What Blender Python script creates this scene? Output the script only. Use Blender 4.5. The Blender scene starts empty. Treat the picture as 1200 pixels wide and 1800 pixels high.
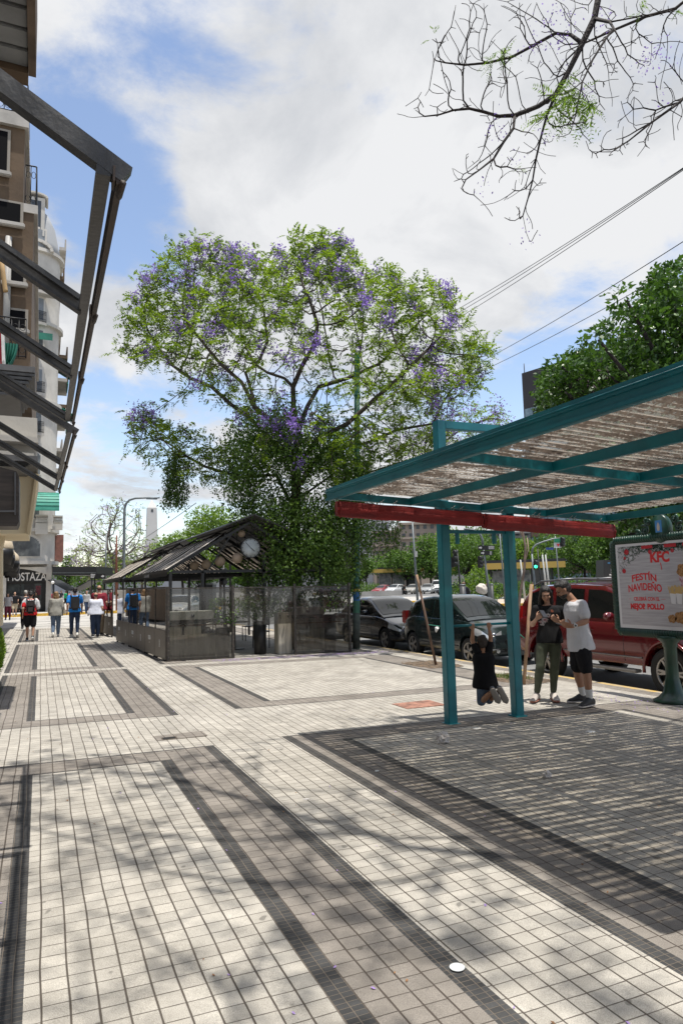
import bpy, bmesh, math, random
import numpy as np
from mathutils import Vector, Matrix, noise
random.seed(7); RNG = np.random.default_rng(7)
scene = bpy.context.scene
COL = scene.collection
PI = math.pi
# ---------------------------------------------------------------- camera
F_PX, YAW, PITCH, ROLL = 1201.7, 0.4148, 0.1062, -0.0253
_f = Vector((math.sin(YAW)*math.cos(PITCH), math.cos(YAW)*math.cos(PITCH), math.sin(PITCH)))
_r0 = Vector((math.cos(YAW), -math.sin(YAW), 0)); _u0 = _r0.cross(_f)
CR = _r0*math.cos(ROLL) + _u0*math.sin(ROLL); CU = -_r0*math.sin(ROLL) + _u0*math.cos(ROLL); CF = _f
CC = Vector((0, 0, 1.6))
FH = Vector((math.sin(YAW), math.cos(YAW), 0)); RH = Vector((math.cos(YAW), -math.sin(YAW), 0))
cam = bpy.data.cameras.new('camera'); camo = bpy.data.objects.new('camera', cam); COL.objects.link(camo)
M = Matrix((( CR.x, CU.x, -CF.x, CC.x), (CR.y, CU.y, -CF.y, CC.y), (CR.z, CU.z, -CF.z, CC.z), (0, 0, 0, 1)))
camo.matrix_world = M
cam.sensor_fit = 'VERTICAL'; cam.sensor_height = 36; cam.sensor_width = 24; cam.lens = F_PX/1800*36
cam.clip_start = 0.05; cam.clip_end = 5000
scene.camera = camo
# ---------------------------------------------------------------- light
SUN = Vector((.085, -.165, 1)).normalized()
sl = bpy.data.lights.new('sun', 'SUN'); sl.energy = 5.0; sl.angle = math.radians(.53); sl.color = (1, .955, .875)
so = bpy.data.objects.new('sun', sl); COL.objects.link(so); so.rotation_euler = SUN.to_track_quat('Z', 'Y').to_euler(); so.location = (0, 0, 40)
scene.view_settings.view_transform = 'Standard'; scene.view_settings.look = 'None'
scene.view_settings.exposure = 0.2; scene.view_settings.gamma = 1
def pray(px, py):                       # viewing direction through a photo pixel (1200 x 1800)
    return CF + CR*((px-600)/F_PX) + CU*((900-py)/F_PX)
def world():
    w = bpy.data.worlds.new('World'); scene.world = w; w.use_nodes = True
    nt = w.node_tree; nt.nodes.clear(); N = nt.nodes.new; L = nt.links.new
    out = N('ShaderNodeOutputWorld'); bg = N('ShaderNodeBackground'); L(bg.outputs[0], out.inputs[0])
    sky = N('ShaderNodeTexSky'); sky.sky_type = 'NISHITA'; sky.sun_disc = False
    sky.sun_elevation = math.asin(SUN.z); sky.sun_rotation = math.atan2(SUN.x, SUN.y); sky.air_density = 1.0; sky.dust_density = 0.6; sky.ozone_density = 1.5
    bg.inputs[1].default_value = 0.069
    tc = N('ShaderNodeTexCoord')
    def vm(op, a, b=None):
        n = N('ShaderNodeVectorMath'); n.operation = op
        for i, v in enumerate((a, b)):
            if v is None: continue
            if hasattr(v, 'is_output'): L(v, n.inputs[i])
            else: n.inputs[i].default_value = v
        return n
    def ma(op, a, b=0., c=None, clamp=False):
        n = N('ShaderNodeMath'); n.operation = op; n.use_clamp = clamp
        for i, v in enumerate((a, b, c)):
            if v is None: continue
            if hasattr(v, 'is_output'): L(v, n.inputs[i])
            else: n.inputs[i].default_value = v
        return n.outputs[0]
    d = vm('NORMALIZE', tc.outputs['Generated']).outputs[0]
    sep = N('ShaderNodeSeparateXYZ'); L(d, sep.inputs[0])
    den = ma('ADD', ma('MAXIMUM', sep.outputs[2], 0.0), 0.22)
    cmb = N('ShaderNodeCombineXYZ'); L(ma('DIVIDE', sep.outputs[0], den), cmb.inputs[0]); L(ma('DIVIDE', sep.outputs[1], den), cmb.inputs[1]); cmb.inputs[2].default_value = 1.7
    def nz(scale, det, rough, dist=0., off=None):
        n = N('ShaderNodeTexNoise'); n.inputs['Scale'].default_value = scale; n.inputs['Detail'].default_value = det; n.inputs['Roughness'].default_value = rough; n.inputs['Distortion'].default_value = dist
        v = cmb.outputs[0]
        if off: v = vm('ADD', v, off).outputs[0]
        L(v, n.inputs['Vector']); return n.outputs[0]
    big = nz(1.9, 12, .60, .35)
    fine = nz(5.0, 10, .66, .3, (3.1, 1.7, 0))
    s = ma('ADD', ma('MULTIPLY', big, .95), ma('MULTIPLY', fine, .40)); s = ma('ADD', s, -.135)
    # open gaps (-) and thick banks (+): (photo x, photo y, radius in degrees, weight)
    blobs = [(225,150,5,-.09),(205,250,4,-.08),(170,340,4,-.12),(120,390,3,-.10),(400,20,5,-.17),(250,400,3.5,-.16),(220,490,3.5,-.12),(215,690,3,-.06),(180,850,6,-.05),
             (330,700,9,-.07),(880,570,6,-.12),(960,640,5,-.08),(1060,540,4,-.06),(640,500,5,.0),(900,620,5,-.06),
             (560,170,12,.10),(820,150,14,.10),(1100,200,12,.10),(420,330,7,.12),(90,60,6,.07),(130,480,5,.12),(150,560,6,.09),(330,550,5,.08),(620,740,9,.1),(150,760,5,.08),(150,420,4,.10),(800,420,6,.12),(1020,440,4,.10)]
    for (x, y, rad, wgt) in blobs:
        if wgt == 0: continue
        c = pray(x, y).normalized()
        dt = vm('DOT_PRODUCT', d, tuple(c)); 
        mr = N('ShaderNodeMapRange'); mr.interpolation_type = 'SMOOTHSTEP'; L(dt.outputs['Value'], mr.inputs[0])
        mr.inputs[1].default_value = math.cos(math.radians(rad*1.9)); mr.inputs[2].default_value = 1.0; mr.inputs[3].default_value = 0; mr.inputs[4].default_value = wgt*1.0
        s = ma('ADD', s, mr.outputs[0])
    hz_ = N('ShaderNodeMapRange'); L(sep.outputs[2], hz_.inputs[0]); hz_.inputs[1].default_value = .16; hz_.inputs[2].default_value = 0.0; hz_.inputs[3].default_value = 0; hz_.inputs[4].default_value = .10; s = ma('ADD', s, hz_.outputs[0])
    cov = N('ShaderNodeMapRange'); cov.interpolation_type = 'SMOOTHSTEP'; L(s, cov.inputs[0]); cov.inputs[1].default_value = .44; cov.inputs[2].default_value = .66
    # cloud body tone: bright tops, slightly grey bellies
    body = nz(2.1, 10, .60, .35, (9.1, 4.7, 2.0))
    cr = N('ShaderNodeValToRGB'); L(body, cr.inputs[0])
    cr.color_ramp.elements[0].position = .36; cr.color_ramp.elements[0].color = (8.1, 8.35, 8.8, 1)
    cr.color_ramp.elements[1].position = .56; cr.color_ramp.elements[1].color = (10.9, 11.0, 11.2, 1)
    skc = N('ShaderNodeMix'); skc.data_type = 'RGBA'; skc.blend_type = 'MULTIPLY'; skc.inputs[0].default_value = 1
    L(sky.outputs[0], skc.inputs[6]); skc.inputs[7].default_value = (3.25, 2.95, 2.75, 1)
    mx = N('ShaderNodeMix'); mx.data_type = 'RGBA'; L(cov.outputs[0], mx.inputs[0]); L(skc.outputs[2], mx.inputs[6]); L(cr.outputs[0], mx.inputs[7])
    L(mx.outputs[2], bg.inputs[0])
world()
# ---------------------------------------------------------------- placing helpers
def on(axis, v, px, py):                # point where a photo ray meets the plane axis = v
    d = pray(px, py); t = (v-CC[axis])/d[axis]; return CC+d*t
def at(px, py, D):                      # point of a photo ray at horizontal distance D ahead
    d = pray(px, py); return CC+d*(D/d.dot(FH))
def gz(x): return -.015*x if x < 8.6 else -.25
def gp(px, py):
    d = pray(px, py); t = -1.6/(d.z+.015*d.x); return CC+d*t
def proj(P):
    d = Vector(P)-CC; z = d.dot(CF)
    return (600+F_PX*d.dot(CR)/z, 900-F_PX*d.dot(CU)/z, z)
# ---------------------------------------------------------------- object helpers
def tag(o, label=None, cat=None, group=None, kind=None):
    if label: o['label'] = label
    if cat: o['category'] = cat
    if group: o['group'] = group
    if kind: o['kind'] = kind
    return o
def empty(name, loc=(0, 0, 0), rz=0, label=None, cat=None, group=None):
    o = bpy.data.objects.new(name, None); COL.objects.link(o); o.location = loc; o.rotation_euler = (0, 0, rz); o.empty_display_size = .2
    return tag(o, label, cat, group)
def link_mesh(name, me, parent=None):
    o = bpy.data.objects.new(name, me); COL.objects.link(o)
    if parent is not None: o.parent = parent
    return o
def copy_tree(o, parent=None):
    c = o.copy(); COL.objects.link(c)
    if parent is not None: c.parent = parent
    for ch in list(o.children): copy_tree(ch, c)
    return c
def retag(o, label): o['label'] = label; return o
class MB:
    def __init__(s): s.v = []; s.f = []; s.m = []; s.base = Matrix.Identity(4); s.smooth = []
    def add(s, vs, fs, m=0, sm=False):
        n = len(s.v); b = s.base
        s.v += [tuple(b @ Vector(v)) for v in vs]; s.f += [tuple(i+n for i in f) for f in fs]; s.m += [m]*len(fs); s.smooth += [sm]*len(fs); return s
    def box(s, x0, x1, y0, y1, z0, z1, m=0):
        v = [(x0,y0,z0),(x1,y0,z0),(x1,y1,z0),(x0,y1,z0),(x0,y0,z1),(x1,y0,z1),(x1,y1,z1),(x0,y1,z1)]
        return s.add(v, [(0,3,2,1),(4,5,6,7),(0,1,5,4),(1,2,6,5),(2,3,7,6),(3,0,4,7)], m)
    def bbox(s, x0, x1, y0, y1, z0, z1, b=.01, m=0):     # box with chamfered edges
        bm = bmesh.new(); r = bmesh.ops.create_cube(bm, size=1)
        for v in bm.verts: v.co = Vector((x0 if v.co.x < 0 else x1, y0 if v.co.y < 0 else y1, z0 if v.co.z < 0 else z1))
        bmesh.ops.bevel(bm, geom=bm.edges[:], offset=b, segments=2, affect='EDGES', clamp_overlap=True)
        bm.verts.index_update(); s.add([tuple(v.co) for v in bm.verts], [tuple(v.index for v in f.verts) for f in bm.faces], m); bm.free(); return s
    def beam(s, a, b, w, h, up=(0, 0, 1), m=0):
        a = Vector(a); b = Vector(b); d = (b-a).normalized(); up = Vector(up); x = d.cross(up).normalized(); u = x.cross(d).normalized()
        v = []
        for p in (a, b):
            for sx, su in ((-1,-1),(1,-1),(1,1),(-1,1)): v.append(tuple(p+x*sx*w/2+u*su*h/2))
        return s.add(v, [(0,1,2,3),(7,6,5,4),(0,4,5,1),(1,5,6,2),(2,6,7,3),(3,7,4,0)], m)
    def tube(s, pts, rad, n=8, m=0, caps=True, sm=True, sq=None):
        pts = [Vector(p) for p in pts]; k = len(pts); R = rad if hasattr(rad, '__len__') else [rad]*k
        v = []; prev = None
        for i, p in enumerate(pts):
            t = (pts[min(i+1, k-1)]-pts[max(i-1, 0)]).normalized()
            if prev is None:
                a = Vector((0, 0, 1)) if abs(t.z) < .9 else Vector((1, 0, 0)); x = t.cross(a).normalized()
            else: x = (prev-t*prev.dot(t)).normalized()
            y = t.cross(x); prev = x
            for j in range(n):
                an = 2*PI*j/n; v.append(tuple(p+(x*math.cos(an)+y*math.sin(an))*R[i]))
        f = [(i*n+j, i*n+(j+1) % n, (i+1)*n+(j+1) % n, (i+1)*n+j) for i in range(k-1) for j in range(n)]
        if caps: f += [tuple(range(n))[::-1], tuple((k-1)*n+j for j in range(n))]
        return s.add(v, f, m, sm)
    def lathe(s, prof, c=(0, 0, 0), n=24, m=0, sm=True, axis=None, ring=False):   # prof [(r, z)]
        v = []; c = Vector(c)
        Rm = Matrix.Identity(3) if axis is None else Vector(axis).to_track_quat('Z', 'Y').to_matrix()
        for r, z in prof:
            for j in range(n): v.append(tuple(c+Rm @ Vector((r*math.cos(2*PI*j/n), r*math.sin(2*PI*j/n), z))))
        k = len(prof); f = [(i*n+j, i*n+(j+1) % n, (i+1)*n+(j+1) % n, (i+1)*n+j) for i in range(k-1) for j in range(n)]
        f += [((k-1)*n+j, (k-1)*n+(j+1) % n, (j+1) % n, j) for j in range(n)] if ring else [tuple(range(n))[::-1], tuple((k-1)*n+j for j in range(n))]
        return s.add(v, f, m, sm)
    def quad(s, a, b, c, d, m=0): return s.add([a, b, c, d], [(0, 1, 2, 3)], m)
    def poly(s, pts, m=0): return s.add(pts, [tuple(range(len(pts)))], m)
    def prism(s, pts, d, m=0):          # planar outline extruded by the vector d
        n = len(pts); d = Vector(d); v = [tuple(p) for p in pts]+[tuple(Vector(p)+d) for p in pts]
        return s.add(v, [tuple(range(n))[::-1], tuple(range(n, 2*n))]+[(i, (i+1) % n, n+(i+1) % n, n+i) for i in range(n)], m)
    def ellipsoid(s, c, r, n=12, k=8, m=0, rot=None):
        v = []; c = Vector(c); rot = rot or Matrix.Identity(3)
        for i in range(1, k):
            th = PI*i/k
            for j in range(n):
                p = Vector((r[0]*math.sin(th)*math.cos(2*PI*j/n), r[1]*math.sin(th)*math.sin(2*PI*j/n), r[2]*math.cos(th))); v.append(tuple(c+rot @ p))
        v.append(tuple(c+rot @ Vector((0, 0, r[2])))); v.append(tuple(c-rot @ Vector((0, 0, r[2]))))
        f = [(i*n+j, (i+1)*n+j, (i+1)*n+(j+1) % n, i*n+(j+1) % n) for i in range(k-2) for j in range(n)]
        t = len(v)-2; f += [(t, j, (j+1) % n) for j in range(n)]; f += [(t+1, (k-2)*n+(j+1) % n, (k-2)*n+j) for j in range(n)]
        return s.add(v, f, m, True)
    def mesh(s, name, mats):
        me = bpy.data.meshes.new(name); me.from_pydata(s.v, [], s.f)
        for mt in (mats if isinstance(mats, (list, tuple)) else [mats]): me.materials.append(mt)
        me.polygons.foreach_set('material_index', s.m); me.polygons.foreach_set('use_smooth', s.smooth); me.update(); return me
    def build(s, name, mats, parent=None): return link_mesh(name, s.mesh(name, mats), parent)
# ---------------------------------------------------------------- materials
MATS = {}
def mat(name, col, rough=.6, metal=0., spec=.5, var=.0, vscale=3., col2=None, bump=0., bscale=30., coat=0., stretch=None, emit=None, det=5., coord='Object', sheen=0.):
    if name in MATS: return MATS[name]
    m = bpy.data.materials.new(name); m.use_nodes = True; nt = m.node_tree; b = nt.nodes['Principled BSDF']; N = nt.nodes.new; L = nt.links.new
    b.inputs['Base Color'].default_value = (*col, 1); b.inputs['Roughness'].default_value = rough; b.inputs['Metallic'].default_value = metal
    b.inputs['Specular IOR Level'].default_value = spec; b.inputs['Coat Weight'].default_value = coat; b.inputs['Coat Roughness'].default_value = .06
    if emit: b.inputs['Emission Color'].default_value = (*emit[0], 1); b.inputs['Emission Strength'].default_value = emit[1]
    tc = N('ShaderNodeTexCoord'); mp = N('ShaderNodeMapping'); L(tc.outputs[coord], mp.inputs[0])
    if stretch: mp.inputs['Scale'].default_value = stretch
    if col2 is not None or var > 0:
        n = N('ShaderNodeTexNoise'); n.inputs['Scale'].default_value = vscale; n.inputs['Detail'].default_value = det; n.inputs['Roughness'].default_value = .6; L(mp.outputs[0], n.inputs['Vector'])
        mr = N('ShaderNodeMapRange'); L(n.outputs[0], mr.inputs[0]); mr.inputs[1].default_value = .38; mr.inputs[2].default_value = .64
        mx = N('ShaderNodeMix'); mx.data_type = 'RGBA'; L(mr.outputs[0], mx.inputs[0])
        c2 = col2 if col2 is not None else tuple(min(1, c*(1+var)) for c in col); c1 = col if col2 is not None else tuple(c*(1-var) for c in col)
        mx.inputs[6].default_value = (*c1, 1); mx.inputs[7].default_value = (*c2, 1); L(mx.outputs[2], b.inputs['Base Color'])
        mr2 = N('ShaderNodeMapRange'); L(n.outputs[0], mr2.inputs[0]); mr2.inputs[3].default_value = max(0, rough-.08); mr2.inputs[4].default_value = min(1, rough+.1); L(mr2.outputs[0], b.inputs['Roughness'])
    if bump > 0:
        n2 = N('ShaderNodeTexNoise'); n2.inputs['Scale'].default_value = bscale; n2.inputs['Detail'].default_value = 4; L(mp.outputs[0], n2.inputs['Vector'])
        bp = N('ShaderNodeBump'); bp.inputs['Strength'].default_value = bump; bp.inputs['Distance'].default_value = .02; L(n2.outputs[0], bp.inputs['Height']); L(bp.outputs[0], b.inputs['Normal'])
    MATS[name] = m; return m
def leafmat(name, c1, c2, trans=.4, rough=.5):
    if name in MATS: return MATS[name]
    m = bpy.data.materials.new(name); m.use_nodes = True; nt = m.node_tree; nt.nodes.clear(); N = nt.nodes.new; L = nt.links.new
    out = N('ShaderNodeOutputMaterial'); g = N('ShaderNodeNewGeometry')
    tc = N('ShaderNodeTexCoord'); nz = N('ShaderNodeTexNoise'); nz.inputs['Scale'].default_value = .9; nz.inputs['Detail'].default_value = 2; L(tc.outputs['Object'], nz.inputs['Vector'])
    rn = N('ShaderNodeMath'); rn.operation = 'MULTIPLY_ADD'; L(g.outputs['Random Per Island'], rn.inputs[0]); rn.inputs[1].default_value = .42; rn.inputs[2].default_value = 0; nz.inputs['Scale'].default_value = 1.5
    ad = N('ShaderNodeMath'); ad.operation = 'ADD'; L(rn.outputs[0], ad.inputs[0]); L(nz.outputs[0], ad.inputs[1])
    mr = N('ShaderNodeMapRange'); L(ad.outputs[0], mr.inputs[0]); mr.inputs[1].default_value = .42; mr.inputs[2].default_value = .98
    mx = N('ShaderNodeMix'); mx.data_type = 'RGBA'; L(mr.outputs[0], mx.inputs[0]); mx.inputs[6].default_value = (*c1, 1); mx.inputs[7].default_value = (*c2, 1)
    b = N('ShaderNodeBsdfPrincipled'); L(mx.outputs[2], b.inputs['Base Color']); b.inputs['Roughness'].default_value = rough; b.inputs['Specular IOR Level'].default_value = .35
    t = N('ShaderNodeBsdfTranslucent')
    br = N('ShaderNodeMix'); br.data_type = 'RGBA'; br.blend_type = 'MULTIPLY'; br.inputs[0].default_value = 1; L(mx.outputs[2], br.inputs[6]); br.inputs[7].default_value = (1.5, 1.55, .8, 1) if c1[1] > c1[2] else (1.2, 1.1, 1.3, 1); L(br.outputs[2], t.inputs[0])
    ms = N('ShaderNodeMixShader'); ms.inputs[0].default_value = trans; L(b.outputs[0], ms.inputs[1]); L(t.outputs[0], ms.inputs[2]); L(ms.outputs[0], out.inputs[0])
    MATS[name] = m; return m
def glassmat(name, tint=(.8, .85, .85), alpha=.25, rough=.03, dirt=.0):
    if name in MATS: return MATS[name]
    m = bpy.data.materials.new(name); m.use_nodes = True; nt = m.node_tree; nt.nodes.clear(); N = nt.nodes.new; L = nt.links.new
    out = N('ShaderNodeOutputMaterial'); tr = N('ShaderNodeBsdfTransparent'); tr.inputs[0].default_value = (*tint, 1)
    gl = N('ShaderNodeBsdfGlossy'); gl.inputs['Roughness'].default_value = rough
    fr = N('ShaderNodeFresnel'); fr.inputs[0].default_value = 1.5
    ad = N('ShaderNodeMath'); ad.operation = 'ADD'; ad.use_clamp = True; L(fr.outputs[0], ad.inputs[0]); ad.inputs[1].default_value = alpha
    ms = N('ShaderNodeMixShader'); L(ad.outputs[0], ms.inputs[0]); L(tr.outputs[0], ms.inputs[1]); L(gl.outputs[0], ms.inputs[2])
    last = ms.outputs[0]
    if dirt > 0:
        df = N('ShaderNodeBsdfDiffuse'); df.inputs[0].default_value = (.30, .28, .25, 1); tc = N('ShaderNodeTexCoord'); mp = N('ShaderNodeMapping'); mp.inputs['Scale'].default_value = (6, 6, .7); L(tc.outputs['Object'], mp.inputs[0])
        nz = N('ShaderNodeTexNoise'); nz.inputs['Scale'].default_value = 1.6; nz.inputs['Detail'].default_value = 6; L(mp.outputs[0], nz.inputs['Vector'])
        mr = N('ShaderNodeMapRange'); L(nz.outputs[0], mr.inputs[0]); mr.inputs[1].default_value = .35; mr.inputs[2].default_value = .75; mr.inputs[3].default_value = dirt*.4; mr.inputs[4].default_value = dirt*1.6
        m2 = N('ShaderNodeMixShader'); L(mr.outputs[0], m2.inputs[0]); L(last, m2.inputs[1]); L(df.outputs[0], m2.inputs[2]); last = m2.outputs[0]
    L(last, out.inputs[0]); MATS[name] = m; return m
def tilemat(name, c1, c2, jc, tx, ty, jx, jy, ox=0., oy=0., speck=.35, blockvar=.1):
    m = bpy.data.materials.new(name); m.use_nodes = True; nt = m.node_tree; b = nt.nodes['Principled BSDF']; N = nt.nodes.new; L = nt.links.new
    def ma(op, a, b_=0., clamp=False):
        n = N('ShaderNodeMath'); n.operation = op; n.use_clamp = clamp
        for i, v in enumerate((a, b_)):
            if hasattr(v, 'is_output'): L(v, n.inputs[i])
            else: n.inputs[i].default_value = v
        return n.outputs[0]
    tc = N('ShaderNodeTexCoord'); sp = N('ShaderNodeSeparateXYZ'); L(tc.outputs['Object'], sp.inputs[0])
    wob = N('ShaderNodeTexNoise'); wob.inputs['Scale'].default_value = 1.4; wob.inputs['Detail'].default_value = 1; L(tc.outputs['Object'], wob.inputs['Vector'])
    ws = N('ShaderNodeSeparateColor'); L(wob.outputs['Color'], ws.inputs[0])
    X = ma('ADD', ma('ADD', sp.outputs[0], -ox), ma('MULTIPLY', ma('ADD', ws.outputs[0], -.5), .022))
    Y = ma('ADD', ma('ADD', sp.outputs[1], -oy), ma('MULTIPLY', ma('ADD', ws.outputs[1], -.5), .03))
    u = ma('DIVIDE', X, tx); iu = ma('FLOOR', u)
    # each column of slabs was laid a little out of step with the next
    wn0 = N('ShaderNodeTexWhiteNoise'); wn0.noise_dimensions = '1D'; L(iu, wn0.inputs['W'])
    v = ma('ADD', ma('DIVIDE', Y, ty), ma('MULTIPLY', wn0.outputs[0], .10)); iv = ma('FLOOR', v)
    fu = ma('ABSOLUTE', ma('SUBTRACT', ma('SUBTRACT', u, iu), .5)); fv = ma('ABSOLUTE', ma('SUBTRACT', ma('SUBTRACT', v, iv), .5))
    cv = N('ShaderNodeCombineXYZ'); L(iu, cv.inputs[0]); L(iv, cv.inputs[1])
    wn = N('ShaderNodeTexWhiteNoise'); wn.noise_dimensions = '2D'; L(cv.outputs[0], wn.inputs['Vector'])
    wj = N('ShaderNodeTexNoise'); wj.inputs['Scale'].default_value = 9; wj.inputs['Detail'].default_value = 3; L(tc.outputs['Object'], wj.inputs['Vector'])
    jw = ma('MULTIPLY', ma('ADD', wj.outputs[0], -.5), .03)
    def joint(f, w, t):
        n = N('ShaderNodeMapRange'); n.interpolation_type = 'SMOOTHSTEP'; L(ma('ADD', f, jw), n.inputs[0]); n.inputs[1].default_value = .5-w/t*.5-.018; n.inputs[2].default_value = .5-w/t*.5+.018; return n.outputs[0]
    J = ma('MAXIMUM', joint(fu, jx, tx), joint(fv, jy, ty))
    sk = N('ShaderNodeTexNoise'); sk.inputs['Scale'].default_value = 260; sk.inputs['Detail'].default_value = 2; L(tc.outputs['Object'], sk.inputs['Vector'])
    st = N('ShaderNodeTexNoise'); st.inputs['Scale'].default_value = .55; st.inputs['Detail'].default_value = 7; st.inputs['Roughness'].default_value = .68; L(tc.outputs['Object'], st.inputs['Vector'])
    st2 = N('ShaderNodeTexNoise'); st2.inputs['Scale'].default_value = 5.5; st2.inputs['Detail'].default_value = 6; L(tc.outputs['Object'], st2.inputs['Vector'])
    mx = N('ShaderNodeMix'); mx.data_type = 'RGBA'; mx.inputs[6].default_value = (*c1, 1); mx.inputs[7].default_value = (*c2, 1)
    L(ma('ADD', ma('MULTIPLY', ma('ADD', st.outputs[0], -.35), 2.2), ma('MULTIPLY', ma('ADD', st2.outputs[0], -.5), 1.0), True), mx.inputs[0])
    spk = N('ShaderNodeMapRange'); L(sk.outputs[0], spk.inputs[0]); spk.inputs[1].default_value = .3; spk.inputs[2].default_value = .7; spk.inputs[3].default_value = 1-speck; spk.inputs[4].default_value = 1+speck*.6
    br = ma('MULTIPLY', spk.outputs[0], ma('ADD', 1-blockvar, ma('MULTIPLY', wn.outputs[0], 2*blockvar)))
    gm = N('ShaderNodeTexNoise'); gm.inputs['Scale'].default_value = 11; gm.inputs['Detail'].default_value = 1; L(tc.outputs['Object'], gm.inputs['Vector'])
    gr = N('ShaderNodeMapRange'); L(gm.outputs[0], gr.inputs[0]); gr.inputs[1].default_value = .72; gr.inputs[2].default_value = .76; gr.inputs[3].default_value = 1; gr.inputs[4].default_value = .55
    sm = N('ShaderNodeTexNoise'); sm.inputs['Scale'].default_value = 1.7; sm.inputs['Detail'].default_value = 9; sm.inputs['Roughness'].default_value = .72; L(tc.outputs['Object'], sm.inputs['Vector'])
    sr = N('ShaderNodeMapRange'); L(sm.outputs[0], sr.inputs[0]); sr.inputs[1].default_value = .42; sr.inputs[2].default_value = .66; sr.inputs[3].default_value = 1.06; sr.inputs[4].default_value = .74
    br = ma('MULTIPLY', br, ma('MULTIPLY', gr.outputs[0], sr.outputs[0]))
    vs = N('ShaderNodeVectorMath'); vs.operation = 'SCALE'; L(mx.outputs[2], vs.inputs[0]); L(br, vs.inputs['Scale'])
    m2 = N('ShaderNodeMix'); m2.data_type = 'RGBA'; L(J, m2.inputs[0]); L(vs.outputs[0], m2.inputs[6]); m2.inputs[7].default_value = (*jc, 1)
    L(m2.outputs[2], b.inputs['Base Color']); b.inputs['Roughness'].default_value = .75; b.inputs['Specular IOR Level'].default_value = .3
    bp = N('ShaderNodeBump'); bp.inputs['Strength'].default_value = .55; bp.inputs['Distance'].default_value = .006
    L(ma('SUBTRACT', ma('ADD', ma('MULTIPLY', sk.outputs[0], .35), ma('MULTIPLY', wn.outputs[0], .3)), J), bp.inputs['Height']); L(bp.outputs[0], b.inputs['Normal'])
    MATS[name] = m; return m
def text(name, s, size, mt, origin, right, up, parent=None, depth=.004, sx=1., bold=0., align='LEFT', shear=0., spacing=1.):
    cu = bpy.data.curves.new(name, 'FONT'); cu.body = s; cu.size = size; cu.extrude = depth; cu.offset = bold; cu.align_x = align; cu.shear = shear; cu.space_character = spacing
    o = bpy.data.objects.new(name, cu); COL.objects.link(o); dg = bpy.context.evaluated_depsgraph_get(); dg.update()
    me = bpy.data.meshes.new_from_object(o.evaluated_get(dg)); bpy.data.objects.remove(o); me.name = name
    r = Vector(right).normalized(); u = Vector(up).normalized(); n = r.cross(u)
    mm = Matrix(((r.x*sx, u.x, n.x, origin[0]), (r.y*sx, u.y, n.y, origin[1]), (r.z*sx, u.z, n.z, origin[2]), (0, 0, 0, 1))); me.transform(mm)
    me.materials.clear(); me.materials.append(mt); return link_mesh(name, me, parent)
# ================================================================ setting
JC = (.10, .085, .07)
T_W = tilemat('pale_tile', (.45, .422, .375), (.33, .305, .265), (.075, .062, .050), .104, .0995, .0078, .0048, 1.073, 0)
T_G = tilemat('grey_tile', (.262, .236, .208), (.192, .171, .149), (.065, .052, .042), .104, .0995, .0078, .0048, 1.073, 0)
T_D = tilemat('dark_block', (.058, .058, .058), (.036, .036, .037), (.15, .125, .10), .052, .0332, .004, .003, 1.073, 0, speck=.2, blockvar=.25)
def zone(x, y):
    for (ox0, a0, a1, b0, b1, ox1, wd, rows) in (
        (-.64, -.54, -.13, -.03, 1.07, 1.68, .105, ((-13, 7.27), (9.2, 15.1), (15.5, 23.7), (24.7, 33.2))),
        (2.45, 2.555, 2.99, 3.095, 6.92, 7.8, .105, ((-13, 7.35), (9.3, 15.15), (15.6, 23.7), (24.7, 33.2)))):
        if ox0 < x < ox1:
            for y0, y1 in rows:
                if y0 < y < y1:
                    if y < y0+.035 or y > y1-.035: return 2
                    if x < a0 or x > ox1-wd: return 2
                    iy = y0+.42 < y < y1-.42
                    ix = b0 < x < b1
                    if iy and (a1 < x <= b0 or b1 <= x < b1+wd): return 2
                    if iy and ix: return 2 if (y < y0+.455 or y > y1-.455) else 0
                    return 1
    if x > 7.8: return 1 if x > 8.2 else 0
    return 0
def pavement():
    xs = sorted(set([-14, -6, -.64, -.54, -.13, -.03, 1.07, 1.175, 1.575, 1.68, 2.45, 2.555, 2.99, 3.095, 6.92, 7.025, 7.695, 7.8, 8.2, 8.5]))
    ys = {-13, 34.0}
    for y0, y1 in ((-13, 7.27), (9.2, 15.1), (15.5, 23.7), (24.7, 33.2), (-13, 7.35), (9.3, 15.15), (15.6, 23.7)):
        for d in (0, .035, .42, .455): ys |= {round(y0+d, 4), round(y1-d, 4)}
    ys = sorted(ys); mb = MB(); nx = len(xs)
    v = [(x, y, -.015*x) for y in ys for x in xs]; mb.add(v, [])
    for j in range(len(ys)-1):
        for i in range(nx-1):
            mb.f.append((j*nx+i, j*nx+i+1, (j+1)*nx+i+1, (j+1)*nx+i)); mb.m.append(zone((xs[i]+xs[i+1])/2, (ys[j]+ys[j+1])/2)); mb.smooth.append(False)
    tag(mb.build('pavement', [T_W, T_G, T_D]), kind='structure')
pavement()
asphalt = mat('asphalt', (.17, .17, .168), .85, var=.3, vscale=.35, bump=.3, bscale=120)
concrete = mat('concrete_road', (.40, .385, .36), .85, var=.14, vscale=.5, bump=.2, bscale=60)
yellow = mat('yellow_paint', (.62, .38, .05), .7, var=.25, vscale=8)
whitep = mat('white_paint', (.75, .75, .73), .7, var=.12, vscale=5)
mb = MB(); xs = [-2500, 8.62, 60, 2500]; zs = [-.262, -.262, .04, .04]; ys = [-60, 62, 3000]
mb.add([(x, y, z) for y in ys for x, z in zip(xs, zs)], [(j*4+i, j*4+i+1, (j+1)*4+i+1, (j+1)*4+i) for j in range(2) for i in range(3)])
tag(mb.build('road', asphalt), kind='structure')
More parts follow.
